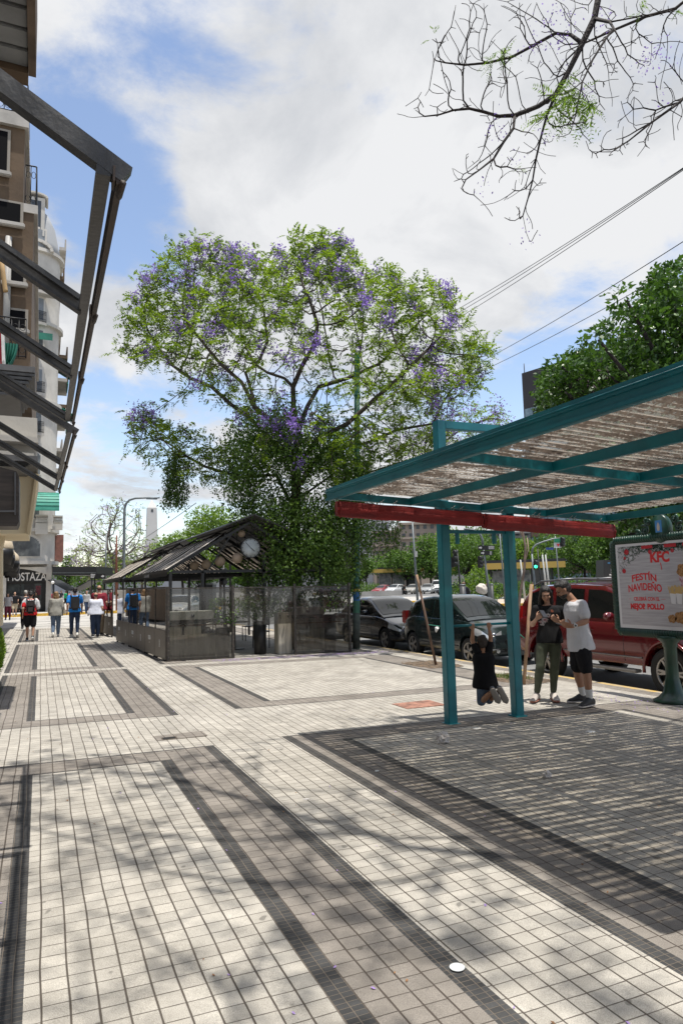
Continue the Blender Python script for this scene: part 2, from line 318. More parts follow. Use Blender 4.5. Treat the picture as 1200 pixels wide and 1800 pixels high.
mb = MB().box(8.5, 8.62, -13, 34, -.262, -.1275, 0); tag(mb.build('kerb', [mat('kerb_yellow', (.50, .33, .08), .8, col2=(.30, .28, .25), vscale=5)]), kind='structure')
# cross street with wheel-worn concrete lanes
mb = MB(); mb.quad((-60, 34.0, -.10), (8.62, 34.0, -.20), (8.62, 57.4, -.20), (-60, 57.4, -.10)); tag(mb.build('cross_street', [concrete]), kind='structure')
mb = MB()
for k, y in enumerate([36.2, 37.0, 38.9, 40.1, 42.6, 43.4, 46, 49, 52.5]):
    for j in range(6):
        x = -14+j*4.2+(k % 3)*.9; mb.box(x, x+2.6, y, y+.14, -.10-.1*(x+60)/68.6*1-.001+.004, -.10-.1*(x+60)/68.6+.006)
tag(mb.build('road_joints', mat('tar', (.12, .12, .12), .8)), kind='structure')
mb = MB().box(-60, 14, 57.4, 57.65, -.25, .02); tag(mb.build('far_kerb', yellow), kind='structure')
mb = MB().box(-60, 14, 57.65, 140, -.25, .018); tag(mb.build('far_pavement', mat('far_paving', (.42, .40, .37), .8, var=.12, vscale=2)), kind='structure')
# drain, repair patch
mb = MB().box(1.235, 1.40, 7.74, 7.86, -.02, -.013); mb.box(1.25, 1.385, 7.755, 7.845, -.0125, -.011, 1)
tag(mb.build('drain_cover', [mat('iron', (.10, .08, .06), .7, .3), mat('hole', (.01, .01, .01), .9)]), 'small rectangular iron drain cover let into the pale paving', 'drain cover')
mb = MB(); mb.box(1.18, 1.72, 7.73, 8.0, -.03, -.0145); tag(mb.build('pavement_patch', T_G), kind='structure')
mb = MB(); c = gp(735, 1239); mb.box(c.x-.30, c.x+.30, c.y-.22, c.y+.22, -.1, -.0625); tag(mb.build('utility_cover', mat('redbrown', (.28, .14, .10), .8, var=.4, vscale=9)), 'reddish brown square utility cover in the paving beyond the teal posts', 'utility cover')
# ================================================================ teal pergola
teal = mat('teal_paint', (.003, .130, .165), .36, var=.22, vscale=2.2, col2=(.008, .19, .225), spec=.5, bump=.08, bscale=14)
teald = mat('teal_under', (.006, .150, .185), .4, var=.3, vscale=6)
def sheetmat():
    m = bpy.data.materials.new('corrugated_plastic'); m.use_nodes = True; nt = m.node_tree; nt.nodes.clear(); N = nt.nodes.new; L = nt.links.new
    out = N('ShaderNodeOutputMaterial'); tc = N('ShaderNodeTexCoord')
    def nz(sc, scale, det, dist=0):
        mp = N('ShaderNodeMapping'); mp.inputs['Scale'].default_value = sc; L(tc.outputs['Object'], mp.inputs[0]); n = N('ShaderNodeTexNoise'); n.inputs['Scale'].default_value = scale; n.inputs['Detail'].default_value = det; n.inputs['Roughness'].default_value = .65; n.inputs['Distortion'].default_value = dist; L(mp.outputs[0], n.inputs['Vector']); return n.outputs[0]
    sp = N('ShaderNodeSeparateXYZ'); L(tc.outputs['Object'], sp.inputs[0])
    sn = N('ShaderNodeMath'); sn.operation = 'SINE'; ml = N('ShaderNodeMath'); ml.operation = 'MULTIPLY'; L(sp.outputs[1], ml.inputs[0]); ml.inputs[1].default_value = 2*PI/.09; L(ml.outputs[0], sn.inputs[0])
    def ma(op, a, b, cl=False):
        n = N('ShaderNodeMath'); n.operation = op; n.use_clamp = cl
        for i, v in enumerate((a, b)):
            if hasattr(v, 'is_output'): L(v, n.inputs[i])
            else: n.inputs[i].default_value = v
        return n.outputs[0]
    s = ma('ADD', nz((1.1, 5, 1), 2.2, 6, .3), ma('MULTIPLY', sn.outputs[0], -.115)); s = ma('ADD', s, ma('MULTIPLY', ma('ADD', nz((3, 3, 3), 14, 6, .8), -.5), .75))
    mr = N('ShaderNodeMapRange'); mr.interpolation_type = 'SMOOTHSTEP'; L(s, mr.inputs[0]); mr.inputs[1].default_value = .355; mr.inputs[2].default_value = .475
    tr = N('ShaderNodeBsdfTransparent'); tr.inputs[0].default_value = (.93, .88, .80, 1); tl = N('ShaderNodeBsdfTranslucent'); tl.inputs[0].default_value = (.60, .57, .52, 1)
    df = N('ShaderNodeBsdfPrincipled'); df.inputs['Base Color'].default_value = (.45, .46, .46, 1); df.inputs['Roughness'].default_value = .3
    a = N('ShaderNodeMixShader'); a.inputs[0].default_value = .42; L(tl.outputs[0], a.inputs[1]); L(df.outputs[0], a.inputs[2])
    b = N('ShaderNodeMixShader'); b.inputs[0].default_value = .68; L(a.outputs[0], b.inputs[1]); L(tr.outputs[0], b.inputs[2])
    dn = nz((6, 6, 6), 5, 5); cr = N('ShaderNodeValToRGB'); L(dn, cr.inputs[0]); cr.color_ramp.elements[0].color = (.075, .055, .045, 1); cr.color_ramp.elements[0].position = .35; cr.color_ramp.elements[1].color = (.30, .24, .20, 1); cr.color_ramp.elements[1].position = .68
    dd = N('ShaderNodeBsdfDiffuse'); L(cr.outputs[0], dd.inputs[0]); dt = N('ShaderNodeBsdfTranslucent'); dt.inputs[0].default_value = (.20, .16, .13, 1); dm = N('ShaderNodeMixShader'); dm.inputs[0].default_value = .22; L(dd.outputs[0], dm.inputs[1]); L(dt.outputs[0], dm.inputs[2])
    c = N('ShaderNodeMixShader'); L(mr.outputs[0], c.inputs[0]); L(b.outputs[0], c.inputs[1]); L(dm.outputs[0], c.inputs[2]); L(c.outputs[0], out.inputs[0]); return m
SHEET = sheetmat()
RX = [2.93, 3.96, 4.95, 5.94, 6.95]
def rz(x): return 2.60-(x-2.93)*.049
pg = empty('pergola', (4.95, 7.15, -.07), 0, 'teal steel shelter roofed with dirty corrugated plastic over the pavement', 'pergola')
def pbuild(mb, name, mats):
    mb.v = [(x-4.95, y-7.15, z+.07) for x, y, z in mb.v]; return mb.build(name, mats, pg)
for i, x in enumerate(RX):
    h, w = (.135, .05) if i == 0 else (.085, .05)
    mb = MB(); z = rz(x)
    mb.bbox(x-w/2, x+w/2, 2.05, 7.0, z-h/2, z+h/2, .004)
    if i == 0:
        mb.bbox(x-w/2-.012, x-w/2-.001, 2.05, 7.0, z+.01, z+h/2-.001, .003); mb.bbox(x-w/2-.014, x-w/2-.001, 2.05, 7.0, z-h/2, z-h/2+.03, .003); mb.tube([(x-w/2-.018, 2.05, z+.035), (x-w/2-.018, 4.6, z+.030), (x-w/2-.018, 7.0, z+.034)], .004, 6)
    pbuild(mb, 'rafter', teal)
for y in (6.96, 4.52, 2.07):
    mb = MB()
    for a, b in zip(RX[:-1], RX[1:]):
        mb.beam((a+.027, y, rz(a)-.003), (b-.027, y, rz(b)-.003), .05, .078)
    pbuild(mb, 'crossbeam', teald)
mb = MB(); ny = int((7.0-2.08)/.0113); xs = np.linspace(2.965, 6.92, 20)
v = []; 
for j in range(ny+1):
    y = 2.08+j*.0113
    for i, x in enumerate(xs): v.append((x, y, rz(x)+.068+.0105*math.sin(2*PI*y/.09)+.004*noise.noise(Vector((x*1.3, y*2, 0)))))
nx = len(xs); mb.add(v, [(j*nx+i, j*nx+i+1, (j+1)*nx+i+1, (j+1)*nx+i) for j in range(ny) for i in range(nx-1)], 0, True)
pbuild(mb, 'corrugated_sheet', SHEET)
# leaf litter lying on the sheets
mb = MB()
for k in range(2600):
    x = random.uniform(3, 6.9); y = random.uniform(2.1, 6.95); 
    if noise.noise(Vector((x*.9, y*2.4, 3))) < -.12 and random.random() < .75: continue
    z = rz(x)+.082; a = random.uniform(0, PI); l = random.uniform(.01, .05); w = random.uniform(.003, .012); dx, dy = math.cos(a)*l, math.sin(a)*l*.4
    mb.quad((x-dx, y-dy, z), (x-dy*w*20, y+w, z+random.uniform(0, .01)), (x+dx, y+dy, z+random.uniform(0, .008)), (x+w, y-w, z))
lt = pbuild(mb, 'leaf_litter', mat('litter', (.13, .085, .055), .9, var=.5, vscale=20)); tag(lt, kind='stuff')
for x, sx in ((4.50, 1), (5.475, 1)):
    for yy in (7.15, 1.9):
        mb = MB(); mb.bbox(x-.06, x+.06, yy-.06, yy+.06, -.085, 3.60 if yy > 5 else rz(x)-.05, .008); mb.bbox(x-.085, x+.085, yy-.085, yy+.085, -.082, -.064, .003); pbuild(mb, 'post', teal)
mb = MB(); mb.bbox(4.565, 5.41, 7.10, 7.20, 3.50, 3.60, .006); pbuild(mb, 'top_rail', teal)
mb = MB(); mb.bbox(4.45, 5.52, 7.0, 7.088, rz(5)-.045, rz(5)+.03, .006); pbuild(mb, 'bracket', teal)
zb = on(1, 7.15, 845, 1098).z; BAR_Z = zb
mb = MB(); mb.tube([(4.56, 7.15, zb), (5.415, 7.15, zb)], .016, 10); pbuild(mb, 'pull_up_bar', teal)
zt = on(1, 7.15, 830, 935).z
mb = MB(); mb.bbox(4.562, 5.413, 7.13, 7.17, zt-.022, zt+.022, .003)
for x in (4.70, 5.25): mb.bbox(x-.02, x+.02, 7.128, 7.172, zt-.15, zt-.023, .003)
pbuild(mb, 'tie_bar', teal)
# small wire loops tying the red awning to the far beam
wire = mat('wire_metal', (.35, .35, .36), .4, .8)
mb = MB()
for x in (3.55, 3.72, 4.5, 4.62, 5.2, 5.7, 5.78, 6.3, 6.36, 6.8):
    z = rz(x)-.05; mb.tube([(x+.02*math.cos(t), 6.92, z-.005+.02*math.sin(t)) for t in np.linspace(0, 2*PI*.95, 9)], .003, 5, sm=True); mb.tube([(x, 6.92, z+.015), (x+.04, 6.92, z+.04)], .003, 5)
pbuild(mb, 'wire_tie', wire)
# red rolled-up blinds hanging under the far edge
red = mat('red_canvas', (.17, .008, .010), .6, col2=(.28, .014, .014), vscale=3, bump=.4, bscale=22, stretch=(.6, 3, 3))
def red_roll(x0, x1, dz, label, sc=1.):
    mb = MB(); n = 46; prof = [(-.028, .085), (-.05, .05), (-.035, .022), (-.058, -.004), (-.062, -.03), (-.042, -.052), (-.056, -.082), (-.02, -.105), (.02, -.1), (.04, -.06), (.045, 0), (.035, .06), (.012, .09)]
    v = []; k = len(prof)
    for i in range(n+1):
        x = x0+(x1-x0)*i/n; e = min(i, n-i); s = sc*(1-.10*math.exp(-e*.9)); wob = .010*noise.noise(Vector((x*3, 0, dz)))
        for j, (py, pz) in enumerate(prof): q = noise.noise(Vector((x*4, j*.7, 5)))*.007; v.append((x, 6.89+py*s+q, rz(x)-.165+dz+pz*s+wob+q))
    f = [(i*k+j, i*k+(j+1) % k, (i+1)*k+(j+1) % k, (i+1)*k+j) for i in range(n) for j in range(k)]+[tuple(range(k)), tuple(n*k+j for j in range(k))[::-1]]
    mb.add(v, f, 0, True)
    for x in ((x0+.03), (x1-.03)): mb.tube([(x, 6.862, rz(x)-.165+dz+.09), (x, 6.818, rz(x)-.165+dz), (x, 6.85, rz(x)-.165+dz-.11)], .006, 6)
    o = mb.build('rolled_blind', red); me = o.data
    tag(o, label, 'blind', 'rolled red blinds')
red_roll(2.97, 4.885, .01, 'rolled dark red canvas blind under the roof corner, left half', .93)
red_roll(4.90, 6.99, -.005, 'rolled dark red canvas blind, the half nearer the advertising sign', 1.)
# ================================================================ dark awning frames on the left
dk = mat('charcoal_steel', (.048, .048, .05), .42, var=.3, vscale=7, metal=.2, bump=.12, bscale=40)
rust = mat('rusty_rail', (.030, .024, .022), .6, col2=(.060, .038, .028), vscale=9)
def awning_frame(P0, P1, fr, label, hr=.05, top=.0):
    P0 = Vector(P0); P1 = Vector(P1); WX = -1.5
    t = empty('awning_frame', (WX, (P0.y+P1.y)/2, 0), 0, label, 'awning frame', 'dark awning frames on the shopfronts')
    off = Matrix.Translation((-WX, -(P0.y+P1.y)/2, 0))
    d = (P1-P0)
    def bl(mb, n, m): o = mb.build(n, m, t); o.data.transform(off); return o
    mb = MB(); mb.beam(P0-Vector((.043, 0, 0)), P1-Vector((.043, 0, 0)), .029, .020); bl(mb, 'front_beam', dk)
    ro = Vector((-.010, 0, -.012)); mb = MB(); mb.beam(P0+ro, P1+ro, .014, .024); mb.beam(P0+ro+Vector((0, 0, .019)), P1+ro+Vector((0, 0, .019)), .020, .006); bl(mb, 'front_rail', rust)
    for k, f in enumerate(fr):
        c = P0+d*f; L = c.x-.07-WX; e = Vector((WX, c.y, c.z+L*.62)); s = c-Vector((.044 if k else -.005, 0, 0)); 
        mb = MB(); w = .032 if k == 0 else .036; h = hr*.86 if k == 0 else hr*.8
        mb.beam(s, e, w, h); 
        if k: mb.beam(s+Vector((-.012, -.034, .022)), e+Vector((0, -.034, .022)), .02, .016); mb.beam(s+Vector((-.02, .036, .03)), e+Vector((0, .036, .03)), .02, .012)
        bl(mb, 'rafter', dk)
        mb = MB(); mb.box(c.x-.0245, c.x-.0195, c.y-.02, c.y+.02, c.z-.022, c.z+.012); mb.tube([(c.x-.004, c.y-.024, c.z-.025), (c.x-.008, c.y+.024, c.z-.032)], .007, 6); bl(mb, 'bracket', rust)
    return t
awning_frame((.148, 1.44, 2.485), (.175, 4.46, 2.655), (.005, .30, .605, .985), 'large near dark steel awning frame without canvas projecting from the shopfront')
awning_frame((.190, 4.52, 2.60), (.155, 6.83, 2.545), (.01, .45, .73, .985), 'smaller farther dark steel awning frame projecting beside the ribbed box', .045)
# ================================================================ left-hand buildings
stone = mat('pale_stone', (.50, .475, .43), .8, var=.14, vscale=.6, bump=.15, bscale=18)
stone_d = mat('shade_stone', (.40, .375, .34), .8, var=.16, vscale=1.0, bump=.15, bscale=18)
brownst = mat('brown_render', (.15, .10, .06), .9, col2=(.085, .058, .038), vscale=.45, bump=.5, bscale=6, det=9)
iron = mat('wrought_iron', (.02, .02, .022), .5, .5)
glassd = mat('dark_glass', (.02, .025, .03), .08, spec=.8)
shutter = mat('grey_shutter', (.20, .22, .24), .6, var=.15, vscale=2)
greenc = mat('green_canvas', (.015, .155, .105), .65, var=.2, vscale=2, bump=.3, bscale=3)
greenl = mat('green_canvas_light', (.05, .27, .20), .6, var=.12, vscale=2)
creamy = mat('cream_render', (.62, .53, .37), .75, var=.06, vscale=.8)
wooddk = mat('dark_wood', (.055, .042, .035), .5, var=.3, vscale=3, stretch=(1, 8, 8))
ribg = mat('grey_ribs', (.13, .13, .135), .5, .3, var=.15, vscale=8)
blk = mat('black_paint', (.012, .012, .013), .45)
# --- near shop building (upper balcony over the camera, shop wall)
nb = empty('shop_building', (-1.6, 5, 0), 0, 'nearest shop building with a boarded grey balcony underside overhead', 'building')
def rel(o, p): o.data.transform(Matrix.Translation(-Vector(p))); return o
NB = (-1.6, 5, 0)
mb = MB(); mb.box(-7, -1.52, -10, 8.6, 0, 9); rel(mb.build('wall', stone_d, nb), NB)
e1 = on(2, 4.3, 50, 119); e2 = on(2, 4.3, 59, 127)
Z0 = 4.3; X1 = e1.x; Y1 = e1.y
mb = MB(); y = Y1
while y > -1.0:
    mb.bbox(-1.515, X1, y-.115, y, Z0, Z0+.03, .004); y -= .135
rel(mb.build('underside_board', mat('soffit_board', (.20, .205, .21), .55, var=.15, vscale=5), nb), NB)
mb = MB(); mb.box(-1.515, X1, -1, Y1, Z0+.032, Z0+.3); mb.box(X1+.002, X1+.055, -1, Y1*.66, Z0-.03, Z0+.32); mb.box(X1+.002, X1+.038, Y1*.66+.002, Y1+.02, Z0-.03, Z0+.3); mb.box(-1.515, X1, Y1+.004, Y1+.10, Z0-.03, Z0+.3, 1)
rel(mb.build('balcony_edge', [mat('brown_fascia', (.12, .085, .06), .7, var=.35, vscale=6), brownst], nb), NB)
# --- second house: brown party wall with small windows and corner balconies
YB = 24.
def W(px, py, Y=YB): return on(1, Y, px, py)
bb = empty('brown_building', (W(58, 500).x-5, YB, 0), 0, 'tall brown rendered apartment house with small windows in its side wall', 'building')
BBo = bb.location.copy()
xr = W(60, 378).x; xu = W(44, 240).x; zt = W(44, 228).z; zm = W(58, 376).z; zl = W(48, 735).z
mb = MB(); mb.box(-16, xu, YB, 45, zm, zt); mb.box(-16, xr, YB, 44.9, zl+1.5, zm-.002); mb.box(-16, xu-.15, YB+.05, 44.8, 6.2, zl+1.498); mb.box(-16, -2.6, YB+.1, 44.7, 0, 6.198)
rel(mb.build('wall', brownst, bb), BBo)
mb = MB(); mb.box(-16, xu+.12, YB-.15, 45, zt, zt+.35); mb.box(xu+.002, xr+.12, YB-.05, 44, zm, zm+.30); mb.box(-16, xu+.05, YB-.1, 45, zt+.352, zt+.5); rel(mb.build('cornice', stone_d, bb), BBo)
mb = MB(); mb.box(xr-.45, xr+.05, YB-.012, YB-.002, zl+1.5, zm-.3); 
def railing(mb, x0, x1, y, z0, h=1.0, st=.14, y1=None):
    y1 = y if y1 is None else y1; n = max(2, int(math.hypot(x1-x0, y1-y)/st))
    for k in range(n+1):
        t = k/n; x = x0+(x1-x0)*t; yy = y+(y1-y)*t; mb.tube([(x, yy, z0), (x, yy, z0+h)], .014, 4)
        if k < n: 
            cx, cy = x0+(x1-x0)*(t+.5/n), y+(y1-y)*(t+.5/n); ux, uy = (x1-x0)/n/2, (y1-y)/n/2
            mb.tube([(cx+ux*.8*math.cos(a), cy+uy*.8*math.cos(a), z0+h*.78+st*.5*math.sin(a)) for a in np.linspace(0, 2*PI, 9)], .010, 4); mb.tube([(cx+ux*.8*math.cos(a), cy+uy*.8*math.cos(a), z0+h*.2+st*.5*math.sin(a)) for a in np.linspace(0, 2*PI, 9)], .010, 4)
    mb.tube([(x0, y, z0+h), (x1, y1, z0+h)], .025, 5); mb.tube([(x0, y, z0+.05), (x1, y1, z0+.05)], .018, 4)
mb = MB(); a = W(55, 372); b_ = W(55, 300); railing(mb, xu+.05, xr+.05, YB+.1, zm+.30, b_.z-a.z, .25); rel(mb.build('railing', iron, bb), BBo); mb = MB(); railing(mb, xr+.05, xr+.05, YB+.1, zm+.30, b_.z-a.z, .3, YB+3); rel(mb.build('railing', iron, bb), BBo); mb = MB()
railing(mb, -4, xu+.06, YB-.05, zt+.5, 1.1, .22); railing(mb, xu+.06, xu+.06, YB-.05, zt+.5, 1.1, .3, YB+3); rel(mb.build('railing', iron, bb), BBo)
for (px, py0, py1, w) in ((3, 355, 388, .55), (26, 468, 495, .26), (29, 547, 577, .26), (-4, 230, 300, .3)):
    p = W(px, py0); q = W(px, py1); ww = w*1.05
    mb = MB(); mb.box(p.x-ww-.09, p.x+ww+.09, YB-.06, YB-.003, q.z-.06, p.z+.08); fr = rel(mb.build('window', mat('window_stone', (.28, .25, .21), .8), bb), BBo)
    mb = MB(); mb.box(p.x-ww, p.x+ww, YB-.075, YB-.062, q.z, p.z); rel(mb.build('pane', mat('window_dark', (.004, .004, .005), .8, spec=.1), fr), BBo)
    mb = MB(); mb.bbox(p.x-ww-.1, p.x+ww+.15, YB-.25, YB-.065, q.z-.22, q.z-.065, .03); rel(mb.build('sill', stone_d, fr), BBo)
mb = MB(); 
for x, r in ((W(13, 500).x, .09), (W(17, 500).x, .05)): mb.tube([(x, YB-.12, zl+1.6), (x, YB-.12, zm-1)], r, 8)
rel(mb.build('drainpipe', mat('pipe_grey', (.32, .31, .29), .6), bb), BBo)
mb = MB(); mb.tube([W(1, 440, YB-.4), W(6, 480, YB-.4), W(10, 510, YB-.4), W(11, 513, YB-.4)], .08, 6); rel(mb.build('loose_cable', mat('cable_tan', (.42, .27, .12), .7), bb), BBo)
# balcony with green canvas below
yb2 = YB-1.2
p0 = on(1, yb2, -10, 735); p1 = on(1, yb2, 45, 650); p2 = on(1, yb2, 45, 600)
mb = MB(); mb.box(p0.x, p1.x+.1, yb2, YB-.01, on(1, yb2, 40, 690).z, on(1, yb2, 40, 630).z); rel(mb.build('balcony', brownst, bb), BBo)
mb = MB(); railing(mb, p0.x, p1.x, yb2, on(1, yb2, 40, 629).z, 1.25, .2); rel(mb.build('railing', iron, bb), BBo)
def cloth_poly(pts, Y, amp=.12, m=greenc):      # canvas hanging in folds
    z1 = max(p.z for p in pts); z0 = min(p.z for p in pts); x0 = min(p.x for p in pts); x1 = max(p.x for p in pts); v = []; n = 22; k = 8
    for i in range(n+1):
        x = x0+(x1-x0)*i/n
        for j in range(k+1):
            t = j/k; v.append((x-(t**2)*.25*(i/n), Y+amp*math.sin(i*1.5+t)*(.4+t), z1+(z0-z1)*t*(1-.15*math.sin(i*.9)**2)))
    return MB().add(v, [(i*(k+1)+j, (i+1)*(k+1)+j, (i+1)*(k+1)+j+1, i*(k+1)+j+1) for i in range(n) for j in range(k)], 0, True)
Yc = YB-1.5
for q in (((6, 602), (31, 655)), ((0, 742), (46, 800))):
    o = cloth_poly([on(1, Yc, *q[0]), on(1, Yc, *q[1])], Yc).build('curtain', greenc, bb); rel(o, BBo)
# --- shop canopy group in front of it (cream cheek, dark box, ribbed housings)
YS = 11.
def S(px, py, Y=YS): return on(1, Y, px, py)
def slab(name, poly, Y, th, m, parent, org):
    mb = MB(); mb.prism([tuple(on(1, Y, *p)) for p in poly][::-1], (0, th, 0)); return rel(mb.build(name, m, parent), org)
sc = empty('shopfront', S(0, 1100), 0, 'cream shopfront with stepped cream canopy, stone band and ribbed grey boxes', 'shopfront')
so_ = sc.location.copy()
slab('stone_band', [(-60, 725), (66, 735), (65, 812), (-60, 800)], YS+.5, 1.2, stone, sc, so_)
slab('ledge', [(-60, 760), (66, 768), (68, 778), (-60, 770)], YS+.2, .296, stone, sc, so_)
slab('ledge', [(-60, 786), (60, 797), (60, 803), (-60, 792)], YS+.2, .296, stone, sc, so_)
slab('canopy_cheek', [(26, 822), (68, 834), (50, 938), (6, 938), (-40, 930), (-40, 826)], YS+.1, 1.6, creamy, sc, so_)
slab('canopy_trim', [(63, 832), (69, 834), (53, 939), (47, 939)], YS-.03, .12, mat('cream_trim', (.50, .40, .25), .7), sc, so_)
slab('cream_wall', [(-60, 920), (9, 938), (4, 962), (4, 1100), (-60, 1120)], YS+.6, .4, creamy, sc, so_)
for (x1, y0, y1, Y) in ((62, 656, 697, 8.2), (67, 812, 822, 10.2)):
    n = 6; 
    mb = MB(); a = on(1, Y, -60, y0-16); b = on(1, Y, x1, y1); c = on(1, Y, x1, y0)
    mb.box(a.x, c.x, Y-.02, Y+1.6, c.z, on(1, Y, x1, y0-10).z); hz = (c.z-b.z)/n
    for k in range(n): mb.bbox(a.x, c.x-.03*k, Y+.01*k, Y+.01*k+1.0, c.z-hz*(k+1)+.006, c.z-hz*k-.004, .004)
    rel(mb.build('ribbed_housing', ribg, sc), so_)
tag_o = MB(); tag_o.prism([tuple(on(1, 8.6, *p)) for p in [(-60, 806), (29, 828), (34, 838), (34, 916), (30, 925), (-60, 925)]][::-1], (0, .5, 0)); 
o = tag_o.build('sign_box', [wooddk]); tag(o, 'dark timber sign box seen from behind under the cream canopy', 'sign')
mb = MB(); 
for q in ([(26, 830), (28, 830), (28, 905), (26, 905)], [(-50, 897), (26, 897), (26, 900), (-50, 900)]): mb.prism([tuple(on(1, 8.57, *p)) for p in q][::-1], (0, .028, 0))
mb.build('frame', ribg, o)
# red and white lit sign edge at far left
mb = MB(); mb.prism([tuple(on(1, 9.5, *p)) for p in [(-30, 560), (3, 572), (5, 632), (-30, 640)]][::-1], (0, .3, 0)); o = mb.build('round_sign', [mat('sign_red', (.55, .02, .04), .35)]); tag(o, 'red sign with a white rim cut by the photo edge', 'sign')
mb = MB(); mb.prism([tuple(on(1, 9.45, *p)) for p in [(2, 571), (6, 575), (8, 632), (4, 636)]][::-1], (0, .4, 0)); mb.build('rim', whitep, o)
# dome canopies in a row
cap = mat('cream_canvas', (.50, .42, .31), .7, var=.08, vscale=4)
for k in range(5):
    Y = 13.6+k*3.4; c = on(1, Y, [3, 10, 15, 19, 21][k], [963, 975, 985, 995, 1001][k]); r = [.20, .20, .28, .26, .26][k]
    t = empty('dome_canopy', c, 0, ['largest cream and black scalloped lamp shade nearest the left edge', 'second cream scalloped shade under the cream wall', 'third cream scalloped shade, the widest of the row', 'fourth small cream scalloped shade in the row', 'farthest cream scalloped shade in the row'][k], 'lamp', 'scalloped shades in a row on the shopfront')
    mb = MB(); mb.lathe([(.02, r), (r*.5, r*.87), (r*.87, r*.5), (r, 0), (r*.96, -.03), (r*.5, -.05), (.02, -.05)], n=18); mb.build('shade', cap, t)
    mb = MB(); mb.lathe([(r*.99, -.02), (r*1.02, -.10), (r*.8, -.30), (r*.74, -.30), (r*.9, -.08)], n=18); mb.build('valance', blk, t)
    mb = MB(); mb.tube([(0, 0, r-.01), (0, 0, r+.12), (-.9, 0, r+.25)], .02, 6); mb.build('arm', blk, t)
mb = MB(); mb.prism([tuple(on(1, 14, *p)) for p in [(-60, 1005), (3, 1012), (6, 1100), (-60, 1150)]][::-1], (0, 19, 0)); mb.v = [(min(x, -2.0), y, max(z, 0)) for x, y, z in mb.v]
tag(mb.build('dark_shopfront', [mat('dark_shop', (.03, .028, .026), .5)]), 'dark glazed shopfront behind the hedge on the left', 'shopfront')
mb = MB(); mb.box(-3.2, -.50, 15.4, 33, 2.95, 3.0); 
# --- corner building with the big shop name
YM = 62.
def Mx(px, py=1000, Y=YM): return on(1, Y, px, py)
cb = empty('corner_building', (-4, YM, 0), 0, 'tall pale stone corner building with rounded bay and shop at street level', 'building'); CBo = Vector((-4, YM, 0))
xr = Mx(91, 1000).x; R = 2.3; cx, cy = xr-R+.25, YM+1.9
ztop = Mx(80, 445).z
def bay(z0, z1, r, mb, m=0, a0=-PI, a1=0.15, n=28):
    v = []; 
    for k in range(n+1):
        a = a0+(a1-a0)*k/n; x, y = cx+r*math.cos(a), cy+r*math.sin(a); v += [(x, y, z0), (x, y, z1)]
    f = [(2*k, 2*k+2, 2*k+3, 2*k+1) for k in range(n)]; f += [tuple(range(0, 2*n+2, 2))[::-1], tuple(range(1, 2*n+2, 2))]
    mb.add(v, f, m)
mb = MB(); mb.box(-30, cx-R*.2, YM, 90, 4.2, ztop); mb.box(cx-R*.2-.01, xr+.18, cy-.1, 92, 4.2, ztop+.01); bay(4.2, ztop, R, mb)
mb.box(-30, Mx(12).x, YM+.02, 90, 0, 4.198); mb.box(Mx(82).x, xr, YM, YM+1.6, 0, 4.198); mb.box(-20, xr+.1, YM+5, 90, .0, 4.19)
rel(mb.build('wall', stone, cb), CBo)
mb = MB(); zz = [4.0, 4.35, 7.45, 10.9, 21.2, ztop-.2]
for z in (Mx(70, 992).z, Mx(70, 935).z, Mx(70, 645).z-3.2, Mx(70, 572).z, ztop-.1):
    bay(z, z+.28, R+.35, mb); mb.box(-30, cx-R*.5, YM-.3, YM-.003, z, z+.28); mb.box(xr+.182, xr+.45, cy+.3, 92, z, z+.28)
rel(mb.build('cornice', stone, cb), CBo)
# rusticated courses
mb = MB()
z = 4.6
while z < 7.6:
    mb.box(-14, Mx(53).x, YM-.035, YM-.003, z, z+.42); z += .48
rel(mb.build('stone_course', mat('stone_course', (.52, .50, .46), .85), cb), CBo)
